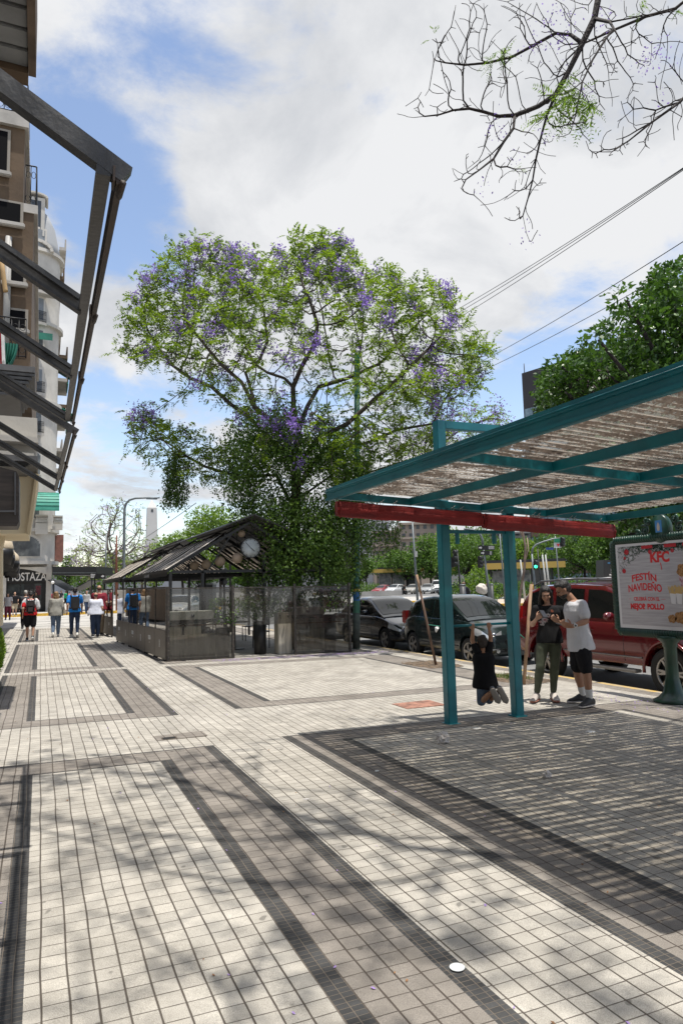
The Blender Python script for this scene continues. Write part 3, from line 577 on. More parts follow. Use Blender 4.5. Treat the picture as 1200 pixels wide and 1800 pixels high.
# windows of the bay, one above the other
floors = [(943, 978, 'arch'), (895, 911, 'awn'), (793, 834, 'arch'), (726, 760, ''), (651, 690, 'rail'), (583, 612, 'awn2'), (527, 567, 'rail'), (485, 515, 'bigrail'), (407, 442, 'shut')]
for (y0, y1, k) in floors:
    zt_, zb_ = Mx(72, y0).z, Mx(72, y1).z; w = .30 if k != 'arch' or y0 < 900 else .36
    a0, a1 = -PI*.62, -PI*.36
    if y0 > 900: a0, a1 = -PI*.64, -PI*.34
    mb = MB(); n = 18 if k == 'arch' else 8
    def strip(mb, r, z0, z1, m=0, e=0): 
        for q in range(n):
            A = a0-e+(a1-a0+2*e)*q/n; B = a0-e+(a1-a0+2*e)*(q+1)/n
            pts = [(cx+r*math.cos(A), cy+r*math.sin(A)), (cx+r*math.cos(B), cy+r*math.sin(B))]
            top = z1
            if k == 'arch': tA = abs((q+.5)/n-.5)*2; top = z1-(1-math.sqrt(max(0, 1-tA*tA)))*(.9 if y0 > 900 else .6)
            mb.add([(*pts[0], z0), (*pts[1], z0), (*pts[1], top), (*pts[0], top), (pts[0][0]*.98+cx*.02, pts[0][1]*.98+cy*.02, z0), (pts[1][0]*.98+cx*.02, pts[1][1]*.98+cy*.02, z0), (pts[1][0]*.98+cx*.02, pts[1][1]*.98+cy*.02, top), (pts[0][0]*.98+cx*.02, pts[0][1]*.98+cy*.02, top)], [(0,1,2,3),(5,4,7,6),(3,2,6,7),(0,4,5,1),(0,3,7,4),(1,5,6,2)], m)
    strip(mb, R+.05, zb_-.1, zt_+.2, 0, .07); fr = rel(mb.build('window', mat('window_surround', (.55, .52, .47), .8), cb), CBo)
    mb = MB(); strip(mb, R+.09, zb_, zt_, 0); rel(mb.build('pane', shutter if k in ('shut', 'rail') else mat('window_grey', (.07, .075, .08), .25, col2=(.14, .15, .15), vscale=1.5), fr), CBo)
    if 'rail' in k or k == '':
        rr = R+(.75 if k == 'bigrail' else .35); b0, b1 = (a0-.35, a1+.45) if k == 'bigrail' else (a0-.05, a1+.05)
        mb = MB(); pts = [(cx+rr*math.cos(b0+(b1-b0)*q/14), cy+rr*math.sin(b0+(b1-b0)*q/14)) for q in range(15)]
        for q in range(14): railing(mb, pts[q][0], pts[q+1][0], pts[q][1], zb_-.15, .95, .22, pts[q+1][1])
        rel(mb.build('railing', iron, fr), CBo)
        mb = MB(); v = []
        for q in range(15): A = b0+(b1-b0)*q/14; v += [(cx+(rr+.08)*math.cos(A), cy+(rr+.08)*math.sin(A), zb_-.42), (cx+(rr+.08)*math.cos(A), cy+(rr+.08)*math.sin(A), zb_-.17)]
        mb.add(v, [(2*q, 2*q+2, 2*q+3, 2*q+1) for q in range(14)]+[tuple(range(0, 30, 2))[::-1], tuple(range(1, 30, 2))]); rel(mb.build('balcony', stone_d, fr), CBo)
# pediment and dormer on top
mb = MB(); 
for k in range(9):
    a = PI*k/9; b = PI*(k+1)/9; x = cx+.1
    mb.beam((x-1.5*math.cos(a), YM-.3, ztop+.0+.9*math.sin(a)), (x-1.5*math.cos(b), YM-.3, ztop+.0+.9*math.sin(b)), .5, .25)
mb.lathe([(R+.2, ztop), (R*.95, ztop+1.2), (R*.8, ztop+3.0), (R*.55, ztop+4.2), (.1, ztop+4.6)], (cx, cy, 0), 28, 1); mb.box(-30, cx, YM+1, 88, ztop, ztop+2.6, 1)
rel(mb.build('roof', [stone, mat('slate_roof', (.30, .31, .32), .6)], cb), CBo)
mb = MB(); zd = Mx(75, 418).z; zu = Mx(75, 352).z
mb.box(cx-.85, cx+.95, YM-.35, YM+1.5, zd, zu); 
for k in range(8):
    a = PI*k/8; b = PI*(k+1)/8; mb.beam((cx+.05-1.1*math.cos(a), YM+.4, zu+.35*math.sin(a)), (cx+.05-1.1*math.cos(b), YM+.4, zu+.35*math.sin(b)), 1.9, .14)
dm = rel(mb.build('dormer', stone, cb), CBo); mb = MB(); mb.box(cx-.5, cx+.65, YM-.37, YM-.353, zd+.4, zu-.3); rel(mb.build('pane', glassd, dm), CBo)
# green half-dome canopy over the second-floor balcony and flat green blinds above
def half_dome(x0, x1, zb, zt, proj_, y, m, n=8):
    mb = MB(); v = []
    for i in range(2):
        x = (x0, x1)[i]
        for j in range(n+1): a = PI/2*j/n; v.append((x, y-proj_*math.sin(a), zb+(zt-zb)*math.cos(a)))
    f = [(j, n+1+j, n+2+j, j+1) for j in range(n)]; v += [(x0, y, zb), (x1, y, zb)]; s = len(v); f += [(s-2, j, j+1) for j in range(n)]+[(s-1, n+2+j, n+1+j) for j in range(n)]
    mb.add(v, f, 0); mb.box(x0, x1, y-proj_-.01, y-proj_+.02, zb-.12, zb); return mb
a = Mx(62, 896, 60.3); b = Mx(105, 864, 60.3)
o = half_dome(a.x, b.x, a.z, b.z, 1.6, 61.3, greenl).build('green_canopy', greenl, cb); rel(o, CBo)
mb = MB()
for q in range(1, 8): t = PI/2*q/8; mb.tube([(a.x, 61.3-1.61*math.sin(t), a.z+(b.z-a.z)*math.cos(t)), (b.x, 61.3-1.61*math.sin(t), a.z+(b.z-a.z)*math.cos(t))], .025, 4)
rel(mb.build('canopy_rib', greenc, o), CBo)
a = Mx(66, 609, 60.8); b = Mx(93, 585, 60.8)
mb = MB(); mb.beam(((a.x+b.x)/2, 61.4, b.z), ((a.x+b.x)/2, 59.9, b.z-.45), b.x-a.x, .08); mb.box(a.x, b.x, 59.86, 59.9, b.z-1.0, b.z-.45); rel(mb.build('green_blind', greenc, cb), CBo)
# right flank balconies beyond the bay
fx = xr+.18
for (y0, y1, w, c) in ((437, 455, .6, 0), (475, 505, .5, 1), (530, 640, .9, 1), (655, 680, 1.0, 2), (690, 725, 1.2, 1), (728, 745, .9, 2), (770, 800, .6, 0), (800, 835, .8, 0)):
    z0, z1 = on(0, fx+.6, 104, y1).z, on(0, fx+.6, 104, y0).z
    z0 = Mx(100, y1, 68).z; z1 = Mx(100, y0, 68).z
    mb = MB(); mb.box(fx+.002, fx+w, 66, 71, z0, z0+.3); mb.box(fx+w-.12, fx+w, 66, 71, z0+.302, z0+1.1)
    o = rel(mb.build('side_balcony', brownst if c == 1 else stone_d, cb), CBo)
    if c == 2: mb = MB(); mb.beam((fx+.5, 68, z1+.2), (fx+1.5, 68, z1-.6), .1, .1); mb.box(fx+.9, fx+1.0, 66, 69, z1-1.6, z1+.2); mb.beam((fx+.2, 67.5, z1+.3), (fx+1.4, 67.5, z1-.4), 3, .08, up=(0, 0, 1)); rel(mb.build('side_blind', greenc, o), CBo)
# balustrade, first-floor
mb = MB(); z0, z1 = Mx(75, 921).z, Mx(75, 909).z
for x in np.linspace(Mx(63).x, Mx(82).x, 9): mb.lathe([(.05, z0), (.09, z0+(z1-z0)*.35), (.04, z0+(z1-z0)*.7), (.06, z1)], (x, YM-.55, 0), 8)
for x in np.linspace(Mx(94).x, Mx(108).x, 7): mb.lathe([(.05, z0), (.09, z0+(z1-z0)*.35), (.04, z0+(z1-z0)*.7), (.06, z1)], (x, YM-.1, 0), 8)
mb.box(Mx(61).x, Mx(83).x, YM-.7, YM-.4, z1, z1+.14); mb.box(Mx(91).x, Mx(109).x, YM-.25, YM+.05, z1, z1+.14); mb.box(Mx(61).x, Mx(83).x, YM-.7, YM-.4, z0-.9, z0); mb.box(Mx(91).x, Mx(109).x, YM-.25, YM+.05, z0-.5, z0)
rel(mb.build('balustrade', stone, cb), CBo)
mb = MB(); z0, z1 = Mx(100, 1000, 63).z, Mx(100, 946, 63).z
mb.box(xr+.3, Mx(112, 960, 66).x, 66, 72, Mx(100, 984, 66).z, Mx(100, 940, 66).z); rel(mb.build('red_bay', mat('red_stone', (.23, .10, .075), .7, var=.2), cb), CBo)
# street level: dark shop with an arched opening and white letters
zs0 = 0.02; zf = Mx(50, 997).z
mb = MB(); x0, x1 = Mx(-20).x, Mx(82).x; n = 16
pts = [(x0, YM-.12, zf-1.3)]
for k in range(n+1): t = k/n; pts.append((x0+(x1-x0)*t, YM-.12, zf-.62+.5*math.sin(PI*t)))
pts.append((x1, YM-.12, zf-1.3)); pts2 = [(x1, YM-.12, 4.2), (x0, YM-.12, 4.2)]
ring = [(x0+(x1-x0)*k/n, YM-.12, zf-.62+.5*math.sin(PI*k/n)) for k in range(n+1)]
for k in range(n):
    a, b = ring[k], ring[k+1]; mb.prism([a, b, (b[0], b[1], zf), (a[0], a[1], zf)], (0, .5, 0))
rel(mb.build('shop_arch', stone, cb), CBo)
mb = MB(); mb.box(x0, x1, YM+.5, YM+.7, 0.02, zf, 0); mb.box(x0, x1, YM+.2, YM+.45, Mx(50, 1023).z, zf-.1, 0)
fs = rel(mb.build('shopfront', blk, cb), CBo)
mb = MB(); 
for a, b in ((14, 36), (38, 44), (62, 74)): mb.box(Mx(a).x, Mx(b).x, YM+.47, YM+.495, .3, Mx(50, 1026).z)
rel(mb.build('pane', mat('shop_glass', (.025, .03, .032), .1, col2=(.06, .07, .07), vscale=1.2), fs), CBo)
mb = MB(); mb.box(Mx(64).x, Mx(73).x, YM+.42, YM+.465, 1.4, Mx(50, 1030).z); rel(mb.build('poster', mat('poster_red', (.16, .015, .03), .5, col2=(.06, .01, .015), vscale=2), fs), CBo)
lett = mat('letter_metal', (.62, .60, .57), .5)
L0 = Mx(13, 1021); L1 = Mx(81, 1021); hh = Mx(50, 1007).z-Mx(50, 1021).z
o = text('shop_name', 'MOSTAZA', hh*1.42, lett, (L0.x, YM+.16, L0.z), (1, 0, 0), (0, 0, 1), cb, .02, bold=.012)
wd = max(v.co.x for v in o.data.vertices)-min(v.co.x for v in o.data.vertices); s = (L1.x-L0.x)/wd
for v in o.data.vertices: v.co.x = L0.x+(v.co.x-L0.x)*s
rel(o, CBo)
o = text('window_lettering', 'DES', .55, mat('letter_dim', (.14, .13, .12), .6), (Mx(44).x, YM+.40, Mx(44, 1045).z), (1, 0, 0), (0, 0, 1), fs, .01); rel(o, CBo)
# ================================================================ pavement cafe
frm = mat('cafe_frame', (.035, .032, .030), .55, .3, col2=(.09, .075, .06), vscale=14)
panelm = mat('cafe_panel', (.105, .090, .074), .45, .2, var=.15, vscale=5, stretch=(8, 8, .7))
mirror = glassmat('tinted_reflective_glass', (.55, .55, .53), .34, .02)
dirty = glassmat('dusty_glass', (.62, .62, .60), .03, .05, dirt=.07)
logo = mat('logo_white', (.60, .60, .58), .6)
GZ = lambda x: -.015*x
def side_panel(y0, y1, x0, x1, label, mark):
    t = empty('barrier_panel', (x0, y0, GZ(x0)), 0, label, 'barrier panel', 'glass and metal barrier panels along the cafe')
    ln = y1-y0; ang = math.atan2(x1-x0, ln)
    t.rotation_euler = (0, 0, -ang)
    mb = MB(); mb.bbox(-.03, .03, .006, ln-.006, .05, .70, .004); mb.build('lower_panel', panelm, t)
    mb = MB(); mb.box(-.006, .006, .012, ln-.012, .702, 1.655); mb.build('glass', mirror, t)
    mb = MB(); mb.bbox(-.016, .016, .0, ln, 1.657, 1.70, .003); mb.box(-.02, .02, -.008, .0055, .03, 1.70); mb.build('frame', frm, t)
    mb = MB()
    for y in (.12, ln-.12): mb.lathe([(.03, 0), (.035, .02), (.02, .05)], (0, y, -.0), 10)
    mb.build('foot', blk, t)
    c = ln/2; F = lambda a, b: (-.032, c+a, b)
    if mark == 0:
        mb = MB()
        for (a, b, c_, d) in ((-.05, .20, .05, .04), (.05, .20, -.05, .04), (0, .17, 0, .07), (-.045, .12, .045, .12), (-.05, .2, -.02, .2), (.05, .2, .02, .2), (-.05, .04, -.02, .04), (.05, .04, .02, .04)):
            p, q = F(a, .26+b), F(c_, .26+d); mb.beam(p, q, .010, .003, up=(1, 0, 0))
        mb.build('emblem', logo, t)
    else:
        tx = text('lettering', 'ESTEBORA', .07, logo, (-.0325, c+.15, .40), (0, -1, 0), (0, 0, 1), t, .001, bold=.001, sx=.68)
        w = [v.co.y for v in tx.data.vertices]; s = .30/(max(w)-min(w)); 
        for v in tx.data.vertices: v.co.y = c+(v.co.y-(max(w)+min(w))/2)*s; v.co.z = .40+(v.co.z-.40)*2.1
        tx = text('lettering', 'BAR', .035, logo, (-.0325, c+.035, .32), (0, -1, 0), (0, 0, 1), t, .001)
    return t
ord_ = ['nearest', 'second', 'third', 'fourth', 'fifth', 'sixth']
for k in range(6):
    y0 = 16.14+k*1.2; side_panel(y0, y0+1.19, 2.66-.062*k, 2.66-.062*(k+1), '%s tall barrier panel along the walkway, counted from the cafe corner, with a white %s' % (ord_[k], 'emblem' if k % 2 == 0 else 'word'), k % 2)
for k in range(3):
    y0 = 25.7+k*1.15; side_panel(y0, y0+1.14, 2.36-.07*k, 2.36-.07*(k+1), '%s barrier panel of the farther cafe section beyond the gap' % ord_[k], (k+1) % 2)
t = empty('cafe_screen', (2.70, 16.14, -.04), 0, 'dusty glazed front screen of the cafe with rusty rail and white planter boxes behind', 'glass screen'); TO = (2.70, 16.14, -.04)
FX = [2.70, 4.22, 5.80, 7.30]; FY = [16.14, 16.16, 16.20, 16.24]
mb = MB()
for x, y in zip(FX, FY): mb.bbox(x-.03, x+.03, y-.03, y+.03, GZ(x), 1.66, .004); 
for a in range(3):
    mb.beam((FX[a]+.03, FY[a], 1.63-.012*FX[a]+.02), (FX[a+1]-.03, FY[a+1], 1.63-.012*FX[a+1]+.02), .035, .03)
    if a != 1: mb.beam((FX[a]+.03, FY[a], .02-.015*FX[a]), (FX[a+1]-.03, FY[a+1], .02-.015*FX[a+1]), .035, .03)
rel(mb.build('frame', frm, t), TO)
mb = MB()
for x, y in zip(FX, FY):
    for z in np.arange(.05, 1.6, .16): mb.ellipsoid((x+.012, y-.033, z), (.006, .004, .006), 6, 4)
rel(mb.build('rivet', mat('rivet', (.4, .38, .36), .5, .6), t), TO)
for a, z0 in ((0, 0), (1, .72), (2, 0)):
    mb = MB(); x0, x1 = FX[a]+.032, FX[a+1]-.032; mb.add([(x0, FY[a]+.004, z0-.015*x0+.04), (x1, FY[a+1]+.004, z0-.015*x1+.04+(.02 if a == 1 else 0)), (x1, FY[a+1]+.004, 1.63-.012*x1), (x0, FY[a]+.004, 1.63-.012*x0), (x0, FY[a]+.010, z0-.015*x0+.04), (x1, FY[a+1]+.010, z0-.015*x1+.04), (x1, FY[a+1]+.010, 1.63-.012*x1), (x0, FY[a]+.010, 1.63-.012*x0)], [(0,1,2,3),(7,6,5,4)]); rel(mb.build('glass', dirty, t), TO)
mb = MB(); mb.box(2.74, 4.14, 16.20, 16.222, .735, .765); mb.box(5.86, 7.25, 16.27, 16.29, .66, .685); rel(mb.build('rusty_rail', mat('rust_orange', (.22, .085, .02), .8, var=.4, vscale=12), t), TO)
gr1 = mat('grey_box', (.52, .52, .48), .7, var=.14, vscale=3, stretch=(5, 5, .8)); gr2 = mat('grey_box_low', (.46, .42, .35), .75, var=.25, vscale=2.5, stretch=(6, 6, .5))
for (x0, x1, lab, lx) in ((2.76, 3.86, 'long pale planter box behind the left pane of the cafe screen', 3.3), (5.86, 6.66, 'pale planter box behind the right pane of the cafe screen', 6.2)):
    p = empty('planter_box', ((x0+x1)/2, 16.55, GZ(x0)), 0, lab, 'planter', 'planter boxes behind the cafe screen'); PO = p.location.copy()
    mb = MB(); mb.bbox(x0, x1, 16.34, 16.78, .87, 1.07, .01); rel(mb.build('upper_box', gr1, p), PO)
    mb = MB(); mb.bbox(x0+.01, x1-.01, 16.36, 16.76, .0, .52, .006); mb.box(x0+.012, x0+.30, 16.37, 16.75, .526, .78); mb.box(x0+.35, x0+.75, 16.37, 16.75, .526, .78); rel(mb.build('lower_box', gr2, p), PO)
    mb = MB(); mb.box(x0+.02, x1-.02, 16.4, 16.7, .782, .868); rel(mb.build('shelf', blk, p), PO)
    mb = MB(); mb.lathe([(.0, 0), (.042, 0), (.042, .006), (0, .006)], (lx, 16.338, .97), 18, axis=(0, -1, 0)); rel(mb.build('badge', blk, p), PO)
mb = MB(); mb.bbox(5.45, 5.80, 16.45, 16.8, -.08, .95, .01); tag(mb.build('cabinet', gr2), 'narrow pale cabinet beside the middle upright of the cafe screen', 'cabinet')
# tables and chairs glimpsed inside
def table(x, y, lab):
    t = empty('cafe_table', (x, y, GZ(x)), 0, lab, 'table', 'cafe tables'); mb = MB(); mb.bbox(-.35, .35, -.35, .35, .72, .75, .005); mb.build('tabletop', wooddk, t)
    mb = MB(); mb.tube([(0, 0, .02), (0, 0, .72)], .03, 8); mb.bbox(-.22, .22, -.22, .22, 0, .02, .004); mb.build('pedestal', blk, t)
def chair(x, y, r, lab):
    t = empty('cafe_chair', (x, y, GZ(x)), r, lab, 'chair', 'cafe chairs'); mb = MB(); mb.bbox(-.2, .2, -.2, .2, .44, .47, .008); mb.build('seat', wooddk, t)
    mb = MB(); mb.bbox(-.2, .2, .18, .2, .62, .85, .006); mb.build('backrest', wooddk, t)
    for sx in (-1, 1):
        for sy in (-1, 1): mb = MB(); mb.tube([(sx*.18, sy*.18, 0), (sx*.18, sy*.18, .44 if sy < 0 else .84)], .014, 6); mb.build('leg', blk, t)
for k, (x, y, lb) in enumerate(((4.9, 18.6, 'dark square cafe table just inside the opening'), (3.6, 19.4, 'dark square cafe table behind the left planter'), (5.4, 21.5, 'dark square cafe table deep inside under the clock'))):
    table(x, y, lb); chair(x-.75, y, PI/2, 'dark cafe chair on the left of the %s' % lb[5:]); chair(x+.75, y, -PI/2, 'dark cafe chair on the right of the %s' % lb[5:])
# gabled canopy
def stripes(name, c1, c2, per):
    m = bpy.data.materials.new(name); m.use_nodes = True; nt = m.node_tree; nt.nodes.clear(); N = nt.nodes.new; L = nt.links.new; out = N('ShaderNodeOutputMaterial')
    tc = N('ShaderNodeTexCoord'); sp = N('ShaderNodeSeparateXYZ'); L(tc.outputs['Object'], sp.inputs[0])
    a = N('ShaderNodeMath'); a.operation = 'DIVIDE'; L(sp.outputs[1], a.inputs[0]); a.inputs[1].default_value = per
    f = N('ShaderNodeMath'); f.operation = 'FRACT'; L(a.outputs[0], f.inputs[0]); g = N('ShaderNodeMath'); g.operation = 'GREATER_THAN'; L(f.outputs[0], g.inputs[0]); g.inputs[1].default_value = .52
    nz = N('ShaderNodeTexNoise'); nz.inputs['Scale'].default_value = 4; nz.inputs['Detail'].default_value = 5; L(tc.outputs['Object'], nz.inputs['Vector'])
    mx = N('ShaderNodeMix'); mx.data_type = 'RGBA'; L(g.outputs[0], mx.inputs[0]); mx.inputs[6].default_value = (*c1, 1); mx.inputs[7].default_value = (*c2, 1)
    vs = N('ShaderNodeVectorMath'); vs.operation = 'SCALE'; L(mx.outputs[2], vs.inputs[0]); mr = N('ShaderNodeMapRange'); L(nz.outputs[0], mr.inputs[0]); mr.inputs[3].default_value = .6; mr.inputs[4].default_value = 1.3; L(mr.outputs[0], vs.inputs['Scale'])
    d = N('ShaderNodeBsdfDiffuse'); L(vs.outputs[0], d.inputs[0]); t = N('ShaderNodeBsdfTranslucent'); L(vs.outputs[0], t.inputs[0]); ms = N('ShaderNodeMixShader'); ms.inputs[0].default_value = .35; L(d.outputs[0], ms.inputs[1]); L(t.outputs[0], ms.inputs[2]); L(ms.outputs[0], out.inputs[0]); return m
stp = stripes('striped_canvas', (.022, .021, .022), (.80, .74, .67), .62)
def canopy(ox, y0, y1, label, hasclock):
    t = empty('cafe_canopy', (ox+4.9, y0, GZ(5)), 0, label, 'canopy', 'striped gabled canopies over the pavement cafe'); O = t.location.copy()
    xl, zl = ox+2.86, 2.09; xt, zt = ox+4.28, 2.98; xr_, zr = ox+6.95, 2.05; xc = ox+4.95
    mb = MB(); n = 10
    def sheet(x0, z0, x1, z1, th=.012):
        v = []
        for k in range(n+1):
            y = y0+(y1-y0)*k/n; s = .03*math.sin(k*1.7)
            v += [(x0, y, z0+s*.4), ((x0+x1)/2, y, (z0+z1)/2-.03+s), (x1, y, z1)]
        f = []
        for k in range(n): f += [(3*k, 3*k+1, 3*k+4, 3*k+3), (3*k+1, 3*k+2, 3*k+5, 3*k+4)]
        mb.add(v, f); mb.add([(a, b, c-th) for a, b, c in v], [q[::-1] for q in f])
    sheet(xl, zl, xt, zt); sheet(xr_, zr, xc+.67, zt)
    rel(mb.build('striped_cover', stp, t), O)
    mb = MB(); v = [(xl-.012, y0, zl), (xl-.012, y1, zl), (xl-.03, y1, zl-.17), (xl-.03, y0, zl-.17)]; mb.add(v, [(0, 1, 2, 3), (3, 2, 1, 0)]); rel(mb.build('valance', blk, t), O)
    # raised dark ridge hood
    mb = MB(); mb.beam((xc-.95, (y0+y1)/2-.1, 3.06), (xc+.02, (y0+y1)/2-.1, 3.45), y1-y0+.4, .03, up=(0, 0, 1)); mb.beam((xc+.95, (y0+y1)/2-.1, 3.06), (xc+.02, (y0+y1)/2-.1, 3.45), y1-y0+.4, .03, up=(0, 0, 1)); rel(mb.build('ridge_hood', mat('hood_black', (.03, .03, .03), .55), t), O)
    mb = MB()
    for y in (y0+.04, (y0+y1)/2, y1-.04):
        mb.beam((xl, y, zl-.03), (xc, y, 3.28), .045, .06); mb.beam((xr_, y, zr-.03), (xc, y, 3.28), .045, .06); mb.beam((xl+.1, y, 2.02), (xr_-.1, y, 2.02), .05, .07); mb.beam((xc, y, 2.05), (xc, y, 3.25), .04, .04)
        mb.beam((xl+1, y, 2.06), (xt+.2, y, 3.0), .03, .03)
    for (x, z) in ((xl, zl-.05), (xr_, zr-.05), (xt, zt-.05), (xc+.67, zt-.05), (xc, 3.3)): mb.beam((x, y0, z), (x, y1, z), .05, .05)
    for k in range(1, 8):
        y = y0+(y1-y0)*k/8; mb.beam((xl, y, zl-.06), (xc, y, 3.22), .025, .03); mb.beam((xr_, y, zr-.06), (xc, y, 3.22), .025, .03)
    rel(mb.build('truss', blk, t), O)
    for x in (xl+.06, xl+.85, xr_-.06, xc+.35):
        for y in (y0+.05, y1-.05):
            if abs(x-xl-.85) < .01 and y > y0+1: continue
            mb = MB(); mb.beam((x, y, -.1), (x, y, 2.02 if x < xc+.2 else 2.5), .07, .07, up=(0, 1, 0)); rel(mb.build('post', blk, t), O)
    return t
canopy(0, 17.1, 24.2, 'black and cream striped gabled canopy over the nearer cafe section, with vines', True)
canopy(-.18, 26.0, 34, 'black and cream striped gabled canopy over the farther cafe section', False)
c1 = on(0, 2.82, 258, 1021)
text('lettering', 'Bar de la Avenida', .14, mat('letter_grey', (.35, .33, .30), .7), (2.80, 20.9, 1.95), (0, -1, 0), (0, 0, 1), None, .001, bold=.002)
o = bpy.data.objects['lettering'] if False else COL.objects[-1]
o.parent = [x for x in COL.objects if x.name == 'cafe_canopy'][0]; o.data.transform(Matrix.Translation(-o.parent.location)); 
# globe lamps
glob = mat('globe_paper', (.50, .38, .28), .8, var=.1, vscale=5)
for k, (px, py, r, y) in enumerate(((342, 994, 8.0, 18.6), (363, 992, 8.6, 18.2), (387, 987, 9.3, 17.8), (417, 981, 9.6, 17.4), (425, 938, 6.5, 17.6))):
    c = on(1, y, px, py); rr = r/F_PX*(c-CC).dot(CF)
    t = empty('globe_lamp', c, 0, ['leftmost beige paper globe lamp under the canopy', 'second beige globe lamp from the left under the canopy', 'third beige globe lamp from the left under the canopy', 'beige globe lamp just below and left of the clock', 'small beige globe lamp high under the ridge, half hidden by vine'][k], 'lamp', 'globe lamps under the cafe canopy')
    mb = MB(); mb.ellipsoid((0, 0, 0), (rr, rr, rr*.97), 20, 14); mb.build('globe', glob, t)
    mb = MB(); mb.tube([(0, 0, rr*.9), (0, 0, (2.9 if k < 4 else 3.2)-c.z)], .008, 5); mb.build('cord', blk, t)
# clock
c = on(1, 17.0, 440, 963); t = empty('clock', c, 0, 'large round wall clock with a pale face among the vines under the gable', 'clock')
r = .245
mb = MB(); mb.lathe([(0, 0), (r, 0), (r, .02), (0, .02)], (0, -.01, 0), 32, axis=(0, -1, 0)); mb.build('face', mat('clock_face', (.42, .44, .43), .5, var=.15, vscale=6), t)
mb = MB(); mb.lathe([(r, -.02), (r+.02, -.02), (r+.02, .04), (r, .04)], (0, -.01, 0), 32, axis=(0, -1, 0), ring=True); mb.build('rim', blk, t)
mb = MB()
for k in range(12): a = k*PI/6; mb.beam((math.sin(a)*r*.82, -.034, math.cos(a)*r*.82), (math.sin(a)*r*.95, -.034, math.cos(a)*r*.95), .015, .004, up=(0, 1, 0))
mb.build('hour_mark', blk, t)
for L_, a, w in ((.14, 2.3, .018), (.19, -.75, .012)): mb = MB(); mb.beam((0, -.037, 0), (math.sin(a)*L_, -.037, math.cos(a)*L_), w, .004, up=(0, 1, 0)); mb.build('hand', blk, t)
# ================================================================ street furniture
green = mat('green_iron', (.003, .026, .015), .32, col2=(.006, .045, .025), vscale=5, coat=.1)
polegreen = mat('green_pole', (.030, .15, .10), .55, col2=(.10, .21, .15), vscale=3, stretch=(6, 6, .7), bump=.2, bscale=25)
# green pole with backs of road signs
b = gp(626, 1140); t = empty('green_pole', (b.x, b.y, b.z), 0, 'tall faded green steel pole behind the barrier with backs of road signs', 'pole')
top = on(1, b.y, 627.5, 622); lean = (top.x-b.x)/(top.z-b.z)
t.rotation_euler = (0, math.atan(lean), 0); H = (top-Vector(b)).length
mb = MB(); mb.tube([(0, 0, 0), (0, 0, 1.75), (0, 0, 1.76), (0, 0, 4.5), (0, 0, H-.32)], [.098, .095, .09, .085, .078], 18); mb.build('shaft', polegreen, t)
mb = MB(); mb.tube([(0, 0, H-.319), (0, 0, H)], .083, 18); mb.build('cap', mat('cap_green', (.0, .16, .09), .4), t)
mb = MB(); mb.tube([(0, 0, .01), (0, 0, .95)], [.101, .099], 18); mb.build('dirt_band', mat('pole_dirt', (.05, .055, .05), .8, col2=(.10, .12, .10), vscale=6), t)
mb = MB(); mb.tube([(0, 0, 1.28), (0, 0, 1.52)], .0985, 18, caps=False); mb.build('sticker', mat('sticker_blue', (.03, .14, .38), .5), t)
mb = MB(); mb.tube([(0, 0, 1.521), (0, 0, 1.60)], .0985, 18, caps=False); mb.build('sticker', mat('sticker_yellow', (.60, .45, .10), .5), t)
for z in (6.4, 7.0, 7.35): mb = MB(); mb.tube([(0, 0, z), (0, 0, z+.06)], .095, 16); mb.build('band', polegreen, t)
sgb = mat('sign_back', (.42, .42, .40), .6, var=.12, vscale=5)
for k, (px, py, shape) in enumerate(((617, 940, 'r'), (617, 985, 's'))):
    c = on(1, b.y+.14, px, py); s = empty('road_sign', c, 0, 'round road sign seen from behind on the green pole' if k == 0 else 'square road sign seen from behind on the green pole', 'road sign')
    mb = MB()
    if shape == 'r': mb.lathe([(0, 0), (.31, 0), (.31, .006), (0, .006)], (0.07, 0, 0), 32, axis=(0, -1, 0))
    else: mb.bbox(-.22, .34, -.003, .004, -.22, .22, .002)
    mb.build('plate', sgb, s); mb = MB(); mb.box(-.10, .22, -.03, -.008, -.015, .015); mb.build('bracket', wire, s)
# advertising column sign
SX, SY = 8.02, 7.02; sg = empty('advertising_sign', (SX, SY, GZ(SX)), 0, 'ornate green framed advertising sign on a cast iron column with a fried chicken poster', 'advertising sign'); g0 = GZ(SX)
SO = Vector((SX, SY, g0)); y0s, y1s = SY-.96, SY+.90
zb_ = .80; zt_ = 2.16
def sb(mb, n, m, par=sg): return rel(mb.build(n, m, par), SO)
mb = MB(); mb.lathe([(.26, 0), (.27, .03), (.20, .06), (.13, .14), (.095, .30), (.085, .34), (.085, .74), (.10, .76), (.10, .80), (.16, .86), (.17, .90), (.12, .90)], (SX, SY, g0), 28); sb(mb, 'column', green)
# rope moulded frame
mb = MB(); rr = .055
path = [(SX, y0s+.06, zb_), (SX, y1s-.06, zb_), (SX, y1s, zb_+.06), (SX, y1s, zt_-.06), (SX, y1s-.06, zt_), (SX, y0s+.06, zt_), (SX, y0s, zt_-.06), (SX, y0s, zb_+.06), (SX, y0s+.06, zb_)]
mb.tube(path, rr, 14)
P = []
for a, b2 in zip(path[:-1], path[1:]):
    a = Vector(a); b2 = Vector(b2); nn = max(1, int((b2-a).length/.042))
    for i in range(nn): P.append((a.lerp(b2, i/nn), (b2-a).normalized()))
for p, d in P:
    if True:
        n1 = Vector((-1, 0, 0)); n2 = d.cross(n1)
        mb.tube([p+d*(-.03+.06*s/6)+(n1*math.cos(-1.6+3.2*s/6)+n2*math.sin(-1.6+3.2*s/6))*rr for s in range(7)], .011, 5)
sb(mb, 'frame', green)
mb = MB(); mb.box(SX-.02, SX+.02, y0s+.03, y1s-.03, zb_+.03, zt_-.03); sb(mb, 'backing', blk)
wht = mat('poster_margin', (.62, .60, .60), .5)
